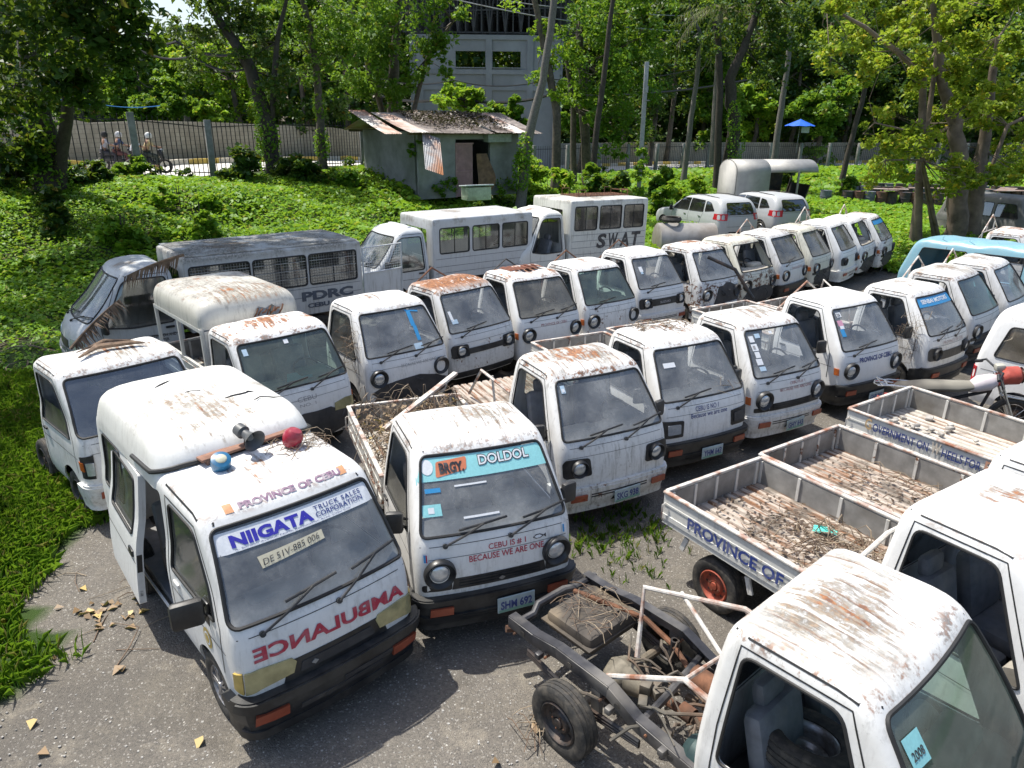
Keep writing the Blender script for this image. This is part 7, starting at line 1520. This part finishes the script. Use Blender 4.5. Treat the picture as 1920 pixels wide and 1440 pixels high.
# dark SUV near the big tree
vr,vs_,vb=vanlike('parked_suv','dark grey boxy off-road car at the right edge behind the big peeling tree','x' and (18.6,24.4,.45),plain('dusty_dark_paint',(.14,.14,.135),.7,var=.3,scale=5,dirt=(.28,.27,.25,.6)),(.1,.5,.5,.1),4.2,1.85,.84,[[(1.15,1.15),(1.35,1.62),(2.0,1.62),(2.0,1.15)],[(2.1,1.15),(2.1,1.62),(2.9,1.62),(2.9,1.15)],[(3.0,1.15),(3.0,1.6),(3.8,1.58),(3.85,1.15)]],glassm=GLK,cat='car',keys=[(.35,.10,4.1,.80,.12,.10),(.5,.02,4.2,.84,.14,.11),(.85,.02,4.2,.84,.14,.11),(1.0,.10,4.18,.83,.16,.11),(1.08,.45,4.15,.81,.16,.11),(1.14,.80,4.12,.80,.13,.11),(1.4,.98,4.05,.76,.11,.12),(1.68,1.12,4.0,.70,.11,.13),(1.78,1.2,3.95,.66,.12,.15),(1.83,1.32,3.85,.58,.14,.17),(1.85,1.5,3.7,.48,.14,.17)],fw=[(-.70,1.17),(.70,1.17),(.62,1.66),(-.62,1.66)])
# ---------------- shed ----------------
def shed():
    cz=at(787,372,Y=30).z; c=at(787,372,Y=30); root=thing('concrete_shed','small grey concrete shed with a broken rusty corrugated roof and pink metal door','shed',(c.x,c.y,cz-.05),(0,0,R(36.4)))
    wallm=plain('shed_concrete',(.25,.26,.255),.9,var=.22,scale=2.5,dirt=(.10,.11,.09,.7),bump=.3); L,Dp,Hh=5.0,4.9,2.62
    def wall(name,bx):
        m=MB()
        for c_,d_ in bx: m.box(c_,d_)
        return obj(name,m.mesh(name,wallm,smooth=False),root)
    wall('wall',[((.88,.075,Hh/2),(1.76,.15,Hh)),((1.98,.075,Hh-.12),(.44,.15,.24))and((2.63,.075,Hh-.15),(1.74,.15,.3)),((4.25,.075,Hh/2),(1.5,.15,Hh))]); wall('wall',[((.075,Dp/2+.15,Hh/2),(.15,Dp-.3,Hh))]); wall('wall',[((L-.075,Dp/2+.15,Hh/2),(.15,Dp-.3,Hh))]); wall('wall',[((L/2,Dp-.075+.15,Hh/2),(L,.15,Hh))])
    m=MB(); n=16; pr=[]
    for i in range(n): x=1.78+.82*i/n; pr+=[(x,.03),(x+.015,.045),(x+.035,.045),(x+.05,.03)]
    pr.append((2.60,.03)); k=len(pr); m.add([(a,b-.03,.02) for a,b in pr]+[(a,b-.03,2.15) for a,b in pr],[(i,i+1,k+i+1,k+i) for i in range(k-1)]); m.box((2.19,.0,1.05),(.82,.02,.05)); m.box((1.77,0,1.08),(.05,.06,2.16)); m.box((2.19,0,2.16),(.88,.06,.05)); d=obj('door',m.mesh('door',plain('pink_door',(.36,.22,.22),.8,var=.25,scale=5,dirt=(.2,.16,.15,.5)),smooth=False),root)
    m=MB(); pts=[]
    for i in range(12):
        t=i/11
        for j in range(5): s=j/4; pts.append((2.75+.62*s+.10*math.sin(t*3.2)+.1*math.sin(t*5)*s,-.05-.30*math.sin(t*3.1)*s-.05*math.sin(t*7),.05+1.7*t))
    m.add(pts,[(i*5+j,i*5+j+1,(i+1)*5+j+1,(i+1)*5+j) for i in range(11) for j in range(4)]); o=obj('bent_sheet',m.mesh('bent_sheet',plain('brown_sheet',(.20,.12,.07),.8,var=.4,scale=6,dirt=(.07,.05,.04,.8))),root)
    m=MB(); m.box((3.75,-.20,Hh-.25),(1.2,.35,.32)); obj('lintel_panel',m.mesh('lintel_panel',plain('green_grey_panel',(.30,.34,.30),.8)),root)
    # corrugated roof sheets, each its own part
    r_=random.Random(6); rm=plain('corrugated_old',(.23,.20,.185),.8,.2,var=.5,scale=3,dirt=(.055,.04,.032,.95),bump=.5); rm2=plain('corrugated_rust_grey',(.36,.35,.34),.6,.3,var=.4,scale=2.2,dirt=(.30,.12,.05,.95))
    def sheet(x0,x1,y0,z0,y1,z1,mat,dip=0,parent=root,name='roof_sheet'):
        m=MB(); n=int((x1-x0)/.019); V=[];ny=7
        for j in range(ny+1):
            f=j/ny
            for i in range(n+1):
                x=x0+(x1-x0)*i/n; V.append((x,y0+(y1-y0)*f+(.09*r_.random() if j==0 else 0),z0+(z1-z0)*f+.014*math.sin((x)*2*PI/.076)-dip*math.sin(PI*f)*(1-f)+.0*x))
        m.add(V,[(j*(n+1)+i,j*(n+1)+i+1,(j+1)*(n+1)+i+1,(j+1)*(n+1)+i) for j in range(ny) for i in range(n)]); return obj(name,m.mesh(name,mat),parent)
    xs=-.75
    for k in range(8):
        dz=r_.uniform(-.03,.05); sheet(xs,xs+.88,-.55-r_.uniform(0,.25),2.58+dz,2.6,3.32+dz*.3+.01*k,rm if k not in(0,6) else rm2,r_.uniform(0,.12)); sheet(xs,xs+.88,2.55,3.33+.01*k,5.5,2.60,rm2); xs+=.82
    # left verge: bent-down sheet
    sheet(-1.5,-.70,-.1,2.55,3.2,3.42,rm2,.05)
    o=sheet(0,.78,0,0,-1.75,-.35,plain('hanging_sheet_metal',(.30,.31,.32),.5,.4,var=.3,scale=3,dirt=(.35,.14,.05,.95)),.0,name='hanging_sheet'); o.location=(-.10,-.55,2.60); o.rotation_euler=(R(38),R(18),R(-6))
    m=MB()
    for y,z in((-.3,2.56),(2.6,3.24),(5.2,2.58)): m.box((2.6,y,z),(6.4,.08,.10))
    obj('roof_beam',m.mesh('roof_beam',plain('weathered_timber',(.14,.11,.08),.9)),root)
    rw=(lambda u: None)
    C=[]
    for _ in range(1500): x,y=r_.uniform(.4,4.6),r_.gauss(1.6,.8); y=min(2.5,max(-.4,y)); C.append((x,y,2.66+(y+.55)*.235+r_.random()*.06))
    o=obj('roof_debris',leaf_mesh('roof_debris',np.array(C),.13,leafmat('dead_brown_leaf',(.05,.035,.025),(.11,.075,.05),None,.05),up=.6,asp=.6),root); o['kind']='stuff'
    C=[]
    for (x,y,z,s) in((.8,-.1,.5,.45),(1.5,-.1,.7,.35),(-.1,1.2,.4,.6),(1.2,-.15,.2,.5),(3.9,-.2,.3,.5),(4.6,-.2,.5,.55),(-.2,3.5,.5,.7),(.2,-.1,2.3,.4),(2.9,-.2,.2,.3),(-.1,.3,1.9,.35)): C.append(clumps((x,y,z),s,170,6,.5))
    obj('ivy',leaf_mesh('ivy',np.concatenate(C),.12,L_MID,up=.2,asp=.8),root)
    b=thing('chest_freezer','old white lidded chest box in front of the pink shed door','freezer',tuple(at(893,372,Y=27.8)),(0,0,R(30))); b.location.z-=.05
    m=MB(); m.box((0,0,.24),(1.0,.55,.48),bev=.02); obj('box_body',m.mesh('box_body',plain('pale_green_box',(.42,.47,.38),.7,dirt=(.2,.2,.15,.6))),b); m=MB(); m.box((0,-.02,.53),(1.16,.66,.05),Matrix.Rotation(R(-5),4,'X'),bev=.015); obj('lid',m.mesh('lid',plain('lid_metal',(.45,.5,.52),.5)),b)
shed()
# ---------------- building under construction ----------------
def building():
    Y=64; p=at(900,300,Y=Y); root=thing('unfinished_building','grey concrete building under construction with empty windows and a dark steel roof truss','building',(p.x,Y,0)); cm=plain('raw_concrete',(.235,.25,.26),.9,var=.18,scale=.8,dirt=(.19,.20,.20,.8),bump=.2)
    W=lambda x: (x-900)/F_PX*Y*1.02; Z=lambda y: at(900,y,Y=Y).z
    x0,x1=W(783),W(1040); zt=Z(66); def_=None
    m=MB(); wins=[(W(860),W(910)),(W(922),W(969))]; z0,z1=Z(128),Z(96)
    m.box(((x0+x1)/2,0,z0/2-.5),(x1-x0,.3,z0+1)); m.box(((x0+x1)/2,0,(z1+zt)/2),(x1-x0,.3,zt-z1))
    e=[x0]+[v for w_ in wins for v in w_]+[x1]
    for a,b in zip(e[::2],e[1::2]): m.box(((a+b)/2,0,(z0+z1)/2),(b-a,.3,z1-z0))
    wl=obj('wall',m.mesh('wall',cm,smooth=False),root)
    m=MB()
    for x in(W(800),W(916),W(985),W(1030)): m.box((x,-.22,zt/2),(.5,.14,zt-.01))
    for z in(Z(135),Z(165),Z(70)): m.box(((x0+x1)/2,-.21,z),(x1-x0-.1,.10,.35))
    obj('column',m.mesh('column',cm,smooth=False),root)
    m=MB(); m.box((x0+.15,4,zt/2),(.3,8,zt-.02)); m.box((x1-.15,4,zt/2),(.3,8,zt-.02)); m.box(((x0+x1)/2,4,z0-1.2),(x1-x0-.7,7.6,.25)); obj('side_wall',m.mesh('side_wall',cm,smooth=False),root)
    for a,b in wins: m=MB(); m.box(((a+b)/2,-.05,z0+.03),(b-a,.5,.06)); obj('window_sill',m.mesh('window_sill',cm,smooth=False),root)
    m=MB(); st=.07
    def bar(a,b,r=st): m.tube([a,b],r,4)
    for y in(0,2,4,6,8):
        a=(x0-.5,y,zt+.2); b=(x1+1,y,zt+.2); c=(x0-.5,y,zt+4.6); d=(x1+1,y,zt+5.4); bar(a,b); bar(c,d); n=22
        for i in range(n): xa=x0-.5+(x1-x0+1.5)*i/n; xb=x0-.5+(x1-x0+1.5)*(i+1)/n; zc=zt+4.6+.8*i/n; bar((xa,y,zt+.2),(xb,y,zc)) if i%2 else bar((xa,y,zc),(xb,y,zt+.2)); bar((xa,y,zt+.2),(xa,y,zc))
        for h in(1.6,3.0): bar((x0-.5,y,zt+h),(x1+1,y,zt+h+.5))
    for i in range(14): x=x0+(x1-x0)*i/13; bar((x,0,zt+4.7),(x,8,zt+4.9)); bar((x,0,zt+2),(x,8,zt+2.3))
    obj('roof_truss',m.mesh('roof_truss',plain('dark_truss',(.045,.045,.045),.7),smooth=False),root); m=MB(); m.box(((x0+x1)/2,4,zt+5.6),(x1-x0+3,11,.12)); m.box(((x0+x1)/2,8.4,zt+2.6),(x1-x0+2,.1,6)); obj('roof',m.mesh('roof',plain('dark_roof_sheet',(.06,.06,.065),.7),smooth=False),root)
building()
def house(px0,px1,py,Y,label,col,rc):
    a=at(px0,py,Y=Y); b=at(px1,py,Y=Y); gz=H1((a.x+b.x)/2,Y); L=b.x-a.x; zt=a.z; root=thing('house',label,'house',((a.x+b.x)/2,Y,gz-.2)); h=zt-gz; m=MB(); m.box((0,2,h/2),(L,4,h)); obj('wall',m.mesh('wall',col,smooth=False),root)
    m=MB(); m.prism([(-.6,h-.1),(2,h+1.3),(4.6,h-.1),(4.6,h-.2),(2,h+1.15),(-.6,h-.2)],-L/2-.4,L/2+.4,'yzx'); obj('roof',m.mesh('roof',rc,smooth=False),root)
    m=MB()
    for i in range(14): m.box((-L*.2,-.03,h*.25+i*h*.035),(L*.3,.03,h*.02),Matrix.Rotation(R(25),4,'X'))
    obj('shutter',m.mesh('shutter',GREYM,smooth=False),root)
0 and house(520,625,205,44,'low grey house with louvred shutters behind the block wall, left of the shed',plain('house_grey',(.20,.21,.21),.9),plain('tin_roof',(.14,.15,.15),.8))
0 and house(385,470,214,46,'small house with a faded red roof behind the block wall, far left',plain('house_brown',(.2,.15,.12),.9),plain('red_tin_roof',(.32,.16,.13),.8,dirt=(.2,.1,.08,.6)))
0 and house(480,640,68,52,'taller house whose grey gable roof pokes above the trees at top left',plain('house_pale',(.3,.3,.28),.9),plain('dark_tin_roof',(.12,.115,.11),.8))
# ---------------- poles and cables ----------------
b=at(1197,362,Y=37); root=thing('utility_pole','slim concrete pole standing alone with a vine-covered foot','pole',(b.x,b.y,b.z)); t=at(1213,116,Y=37)-Vector((b.x,b.y,b.z)); m=MB(); m.box((t.x/2,t.y/2,t.z/2),(.19,.19,t.z),Matrix.Rotation(math.atan2(t.x,t.z),4,'Y'),bev=.01); obj('pole_shaft',m.mesh('pole_shaft',plain('pole_concrete',(.36,.37,.37),.85,dirt=(.22,.22,.21,.5))),root)
m=MB(); m.box((t.x+.05,-.08,t.z-1.2),(.16,.14,.3)); m.box((t.x*.8+.1,-.1,t.z-1.7),(.3,.05,.05)); obj('cable_clamp',m.mesh('cable_clamp',GREYM),root)
C=np.concatenate([clumps((.02,-.1,z),.40,260,7,.5) for z in(.2,.8,1.4,1.9)]); obj('ivy',leaf_mesh('ivy',C,.13,L_CREEP,up=.2,asp=.8),root)
def cable(label,pts,r,mat=RUBBER,sag=.4):
    m=MB(); P=[]
    for a,b in zip(pts,pts[1:]):
        for i in range(9): f=i/9; q=a.lerp(b,f); q.z-=sag*4*f*(1-f); P.append(q)
    P.append(pts[-1]); m.tube(P,r,5); o=obj('overhead_cable',m.mesh('overhead_cable',mat)); tag(o,label,'cable','overhead cables along the road')
cable('thick black overhead cable low across the building front',[at(690,172,Y=50),at(850,182,Y=50),at(1030,178,Y=50),at(1400,150,Y=60)],.09)
cable('thin overhead cable above the thick one, across the building front',[at(690,140,Y=50),at(850,150,Y=50),at(1030,148,Y=50),at(1300,130,Y=56)],.035)
cable('thin bright overhead cable crossing the roof truss',[at(780,-20,Y=48),at(1030,34,Y=48),at(1300,60,Y=55)],.035,GREYM,.1)
cable('upper thin cable crossing the roof truss',[at(850,-20,Y=48),at(1030,12,Y=48),at(1300,30,Y=55)],.03,GREYM,.1)
cable('upper of the black cable bundles at top left',[at(60,5,Y=38),at(210,55,Y=38),at(330,78,Y=38),at(460,95,Y=40)],.07)
cable('lower of the black cable bundles at top left',[at(60,30,Y=37),at(230,75,Y=37),at(360,105,Y=37),at(470,125,Y=39)],.06)
cable('blue water pipe or cable sagging above the block wall at left',[at(90,180,Y=36),at(190,196,Y=36),at(300,198,Y=36)],.02,flat('blue_line',(.03,.2,.5)),.1)
# ---------------- umbrella, board ----------------
u=at(1496,262,Y=68); root=thing('street_umbrella','bright blue street umbrella beyond the fence on the right','umbrella',(u.x,u.y,u.z-.6)); m=MB(); n=8
for k in range(n): a=2*PI*k/n; a2=2*PI*(k+1)/n; m.add([(0,0,2.35),(1.35*math.cos(a),1.35*math.sin(a),1.75),(1.35*math.cos((a+a2)/2)*.95,1.35*math.sin((a+a2)/2)*.95,1.80),(1.35*math.cos(a2),1.35*math.sin(a2),1.75)],[(0,1,2),(0,2,3)])
obj('canopy',m.mesh('canopy',plain('umbrella_blue',(.01,.11,.62),.5),smooth=False),root); m=MB(); m.tube([(0,0,-.5),(0,0,2.4)],.03,6); obj('pole',m.mesh('pole',GREYM),root); m=MB(); m.box((.2,-.9,1.45),(.7,.03,.5)); obj('sign_board',m.mesh('sign_board',plain('sign_grey',(.35,.38,.38),.7)),root)
# ---------------- barrels ----------------
def drum(): 
    m=MB(); m.lathe([(0,0),(0,.28),(.02,.29),(.29,.28),(.30,.295),(.31,.28),(.58,.28),(.59,.295),(.60,.28),(.87,.28),(.88,.29),(.88,.27),(.86,.26),(.86,0)],'z',20); return m
dm=[drum().mesh('drum_a',plain('drum_black',(.035,.035,.038),.7,var=.5,dirt=(.14,.08,.05,.6))),drum().mesh('drum_b',plain('drum_rust',(.15,.075,.05),.85,var=.5,dirt=(.05,.04,.04,.7))),drum().mesh('drum_c',plain('drum_blue_grey',(.12,.14,.17),.75,var=.4,dirt=(.12,.07,.05,.6)))]
r_=random.Random(12); base=None; k=0
xs_=[1545,1588,1605,1625,1648,1668,1690,1710,1732,1752,1776,1845,1866,1888,1908]
for row,(yy,dx) in enumerate(((388,0),(376,10),(368,-4))):
    for x_ in xs_:
        if row and x_==1545: continue
        p=at(x_+dx+r_.uniform(-4,4),yy+(x_-1545)*.03,z=0); i=r_.choice([0,0,0,1,2]); wet=['black','rust-brown','blue-grey'][i]; o=thing('oil_drum',wet+' steel drum standing in the rows beyond the far trucks, '+['front row','middle row','back row'][row],'drum',(p.x,p.y,H1(p.x,p.y)-.02),(0,0,r_.uniform(0,3)),'oil drums stored in rows '+wet+' '+['front','middle','back'][row]); obj('drum_body',dm[i],o)
for k in range(9):
    p=at(r_.uniform(1590,1905),r_.uniform(350,360),z=.92); m=MB(); m.box((0,0,0),(r_.uniform(1.0,1.9),r_.uniform(.5,.9),.03),Matrix.Rotation(r_.uniform(-.08,.08),4,'Y')); o=obj('scrap_sheet',m.mesh('scrap_sheet',plain('scrap_brown',(.20,.13,.10),.9,var=.5,dirt=(.3,.3,.29,.6)))); o.location=p; o.rotation_euler=(0,0,r_.uniform(0,3)); tag(o,'thin brown metal sheet laid over the tops of the steel drums','scrap sheet','scrap sheets on the drums')
m=MB(); m.tube([(0,0,-.1),(0,.02,1.5)],.06,6); o=obj('timber_post',m.mesh('timber_post',BARKD)); p=at(1776,452,z=0); o.location=p; tag(o,'short dark timber post left of the big peeling tree','post')
# ---------------- riders ----------------
SKIN=plain('skin',(.30,.17,.11),.6,var=.1)
def person(label,loc,rz,shirt,pants,helmet,lean=.15):
    root=thing('person',label,'person',loc,(0,0,rz)); S=1.0
    J={'pel':(0,0,.80),'sp':(0+.05,0,1.02),'ch':(.05+lean,0,1.24),'nk':(.06+lean,0,1.38),'hd':(.09+lean,0,1.50),'ht':(.10+lean,0,1.62)}
    ed=[('pel','sp'),('sp','ch'),('ch','nk'),('nk','hd'),('hd','ht')]; rad={'pel':.14,'sp':.125,'ch':.14,'nk':.055,'hd':.095,'ht':.07}
    for s,n_ in((-1,'l'),(1,'r')):
        J.update({n_+'sh':(.06+lean,s*.17,1.30),n_+'el':(.22+lean,s*.25,1.10),n_+'wr':(.44+lean,s*.22,1.04),n_+'ha':(.51+lean,s*.22,1.03),n_+'hp':(.02,s*.10,.78),n_+'kn':(.40,s*.17,.72),n_+'an':(.34,s*.16,.34),n_+'ft':(.46,s*.16,.29)})
        rad.update({n_+'sh':.06,n_+'el':.042,n_+'wr':.03,n_+'ha':.035,n_+'hp':.10,n_+'kn':.062,n_+'an':.042,n_+'ft':.04})
        ed+=[('ch',n_+'sh'),(n_+'sh',n_+'el'),(n_+'el',n_+'wr'),(n_+'wr',n_+'ha'),('pel',n_+'hp'),(n_+'hp',n_+'kn'),(n_+'kn',n_+'an'),(n_+'an',n_+'ft')]
    names=list(J)
    def sk(nm,keys,scale,mat):
        ks=[k for k in names if k in keys]; me=bpy.data.meshes.new(nm); me.from_pydata([J[k] for k in ks],[(ks.index(a),ks.index(b)) for a,b in ed if a in ks and b in ks],[]); me.materials.append(mat)
        o=obj(nm,me,root); md=o.modifiers.new('skin','SKIN'); sv=me.skin_vertices[0].data
        for i,k in enumerate(ks): r_=rad[k]*scale; sv[i].radius=(r_,r_); 
        sv[0].use_root=True; md.use_smooth_shade=True; o.modifiers.new('sub','SUBSURF').levels=1; o.modifiers['sub'].render_levels=1; return o
    sk('body',names,1.0,SKIN); sk('shirt',['pel','sp','ch','lsh','rsh','lel','rel'],1.14,shirt); sk('trousers',['pel','lhp','rhp','lkn','rkn','lan','ran'],1.16,pants)
    m=MB(); m.lathe([(-.10,.11),(-.04,.13),(.04,.13),(.10,.09),(.13,0)],'z',16,J['hd']); obj('helmet',m.mesh('helmet',helmet),root); return root
def scooter(label,loc,rz):
    root=thing('motorcycle',label,'motorcycle',loc,(0,0,rz),'motorcycles passing on the road')
    for x in(-.62,.62): m=MB(); m.lathe([(-.04,.2),(-.06,.27),(0,.30),(.06,.27),(.04,.2)],'y',20); m.tube([(0,-.04,0),(0,.04,0)],.06,8); obj('wheel',m.mesh('wheel',TYRE),root,(x,0,.30))
    m=MB(); m.box((-.25,0,.55),(.8,.24,.28),bev=.08); m.box((.2,0,.45),(.5,.22,.18),bev=.06); m.box((.52,0,.75),(.16,.3,.45),Matrix.Rotation(R(-18),4,'Y'),bev=.06); m.tube([(.62,0,.3),(.48,0,1.0)],.03,8); obj('frame',m.mesh('frame',plain('scooter_dark',(.03,.03,.035),.35)),root)
    m=MB(); m.box((-.25,0,.76),(.85,.24,.10),bev=.04); obj('seat',m.mesh('seat',BLACK),root); m=MB(); m.tube([(.36,-.33,1.02),(.46,-.12,1.02),(.46,.12,1.02),(.36,.33,1.02)],.016,6); obj('handlebar',m.mesh('handlebar',BLACK),root); m=MB(); m.box((.58,0,.92),(.12,.16,.12),bev=.04); obj('headlight',m.mesh('headlight',LAMPG),root)
def gz_(px_,Y): p=at(px_,300,Y=Y); d,z=fence_info(np.array([p.x]),np.array([p.y])); return (p.x,p.y,float(z[0])+.06)
c1_=gz_(222,31.5); c2_=gz_(277,30.5); d_=fence_info
RZ=R(33)
scooter('dark motorcycle with two riders seen through the fence, left of the concrete post',c1_,RZ); scooter('dark motorcycle with two riders seen through the fence, right of the concrete post',c2_,RZ)
def off(c,dx): return (c[0]+dx*math.cos(RZ),c[1]+dx*math.sin(RZ),c[2])
C_=lambda n_,c: plain(n_,c,.8,var=.15)
person('motorcycle passenger in a grey print shirt and black helmet, leftmost of the four riders',off(c1_,-.50),RZ,C_('grey_shirt',(.30,.30,.34)),C_('dark_trousers',(.04,.04,.05)),C_('black_helmet',(.02,.02,.02)),.05)
person('motorcycle driver in a navy shirt and pale cap, steering the left motorcycle',off(c1_,-.05),RZ,C_('navy_shirt',(.04,.06,.12)),C_('dark_trousers2',(.10,.04,.04)),C_('pale_helmet',(.5,.5,.5)),.12)
person('motorcycle passenger in a white shirt on the right motorcycle',off(c2_,-.50),RZ,C_('white_shirt',(.6,.6,.62)),C_('dark_trousers3',(.05,.05,.05)),C_('silver_helmet',(.4,.42,.45)),.05)
person('motorcycle driver in a yellow shirt and white helmet, steering the right motorcycle',off(c2_,-.05),RZ,C_('yellow_shirt',(.48,.38,.2)),C_('dark_trousers4',(.05,.06,.05)),C_('white_helmet',(.7,.7,.68)),.12)
# ---------------- litter ----------------
r_=random.Random(21); C=[]
for (x_,y_,s_,n_) in((180,1150,40,14),(150,1130,50,8),(240,1150,30,8),(50,1240,40,6),(215,1255,8,2),(60,1345,10,1),(80,1410,5,1),(370,1395,5,1),(935,1430,5,1),(60,560,60,90),(40,500,50,50),(1000,1370,20,4),(1550,560,60,10)):
    for _ in range(n_): p=at(x_+r_.gauss(0,s_),y_+r_.gauss(0,s_*.4),z=.02); C.append((p.x,p.y,.012+r_.random()*.015))
o=obj('leaf_litter',leaf_mesh('leaf_litter',np.array(C),.085,L_DRY,up=1.0,asp=.7,fold=.22)); tag(o,'large dry brown leaves fallen on the gravel near the ambulance','leaf litter'); o['kind']='stuff'
def lit(r): p=at(r.choice([190,240,170,300])+r.gauss(0,60),1150+r.gauss(0,50),z=.02); return (p.x,p.y,.012)
o=twigs('twigs',lit,12,.4,.004,seed=33,lift=.03); tag(o,'dry sticks on the ground by the ambulance sliding door','twigs')
def lit2(r): p=at(60+r.gauss(0,50),560+r.gauss(0,60),z=.03); return (p.x,p.y,.03)
o=twigs('twigs',lit2,140,.8,.012,seed=34,lift=.08); tag(o,'brown fallen branches on bare soil by the jail truck bumper','twigs')
m=MB(); r_=random.Random(2)
for k in range(700): p=at(r_.uniform(0,1300),r_.uniform(1060,1440),z=0); s_=r_.uniform(.006,.018)*(2 if k%40==0 else 1); m.box((p.x,p.y,s_*.2),(s_,s_*r_.uniform(.6,1),s_*.5),Matrix.Rotation(r_.uniform(0,3),4,'Z'))
o=obj('pebbles',m.mesh('pebbles',plain('pebble',(.34,.33,.31),.9,var=.5,scale=30))); tag(o,'small loose stones on the gravel in the foreground','pebbles'); o['kind']='stuff'
# palm frond fallen over the jail truck
def frond(label,a,b,sag,L=.55,n=40,seed=1,w=1.0):
    r_=random.Random(seed); m=MB(); P=[a.lerp(b,i/12)+Vector((0,0,-sag*4*(i/12-.5)**2+sag)) for i in range(13)]; m.tube(P,[.025-.0018*i for i in range(13)],6); t=(b-a).normalized(); s=t.cross(Vector((0,0,1))).normalized()
    for k in range(n):
        f=.08+.9*k/n; i=min(11,int(f*12)); p=P[i].lerp(P[i+1],f*12-i)
        for sg in(-1,1): q=p+s*sg*L*w*r_.uniform(.3,.8)+Vector((0,0,-L*r_.uniform(.4,1.1)))+t*L*.35; m.add([p,p+t*.03,q],[(0,1,2)]) if r_.random()<.85 else None
    o=obj('palm_frond',m.mesh('palm_frond',DRYV,fix=False,smooth=False)); tag(o,label,'palm frond')
frond('dead brown palm frond draped over the jail truck cab roof and door',at(345,478,Y=11.0),at(232,520,Y=10.7),.03,.26,40,1,.25)
frond('broken dead palm frond fanned out beside the jail truck bumper',at(132,655,Y=9.8),at(225,560,Y=10.4),.04,.30,40,2,.8)
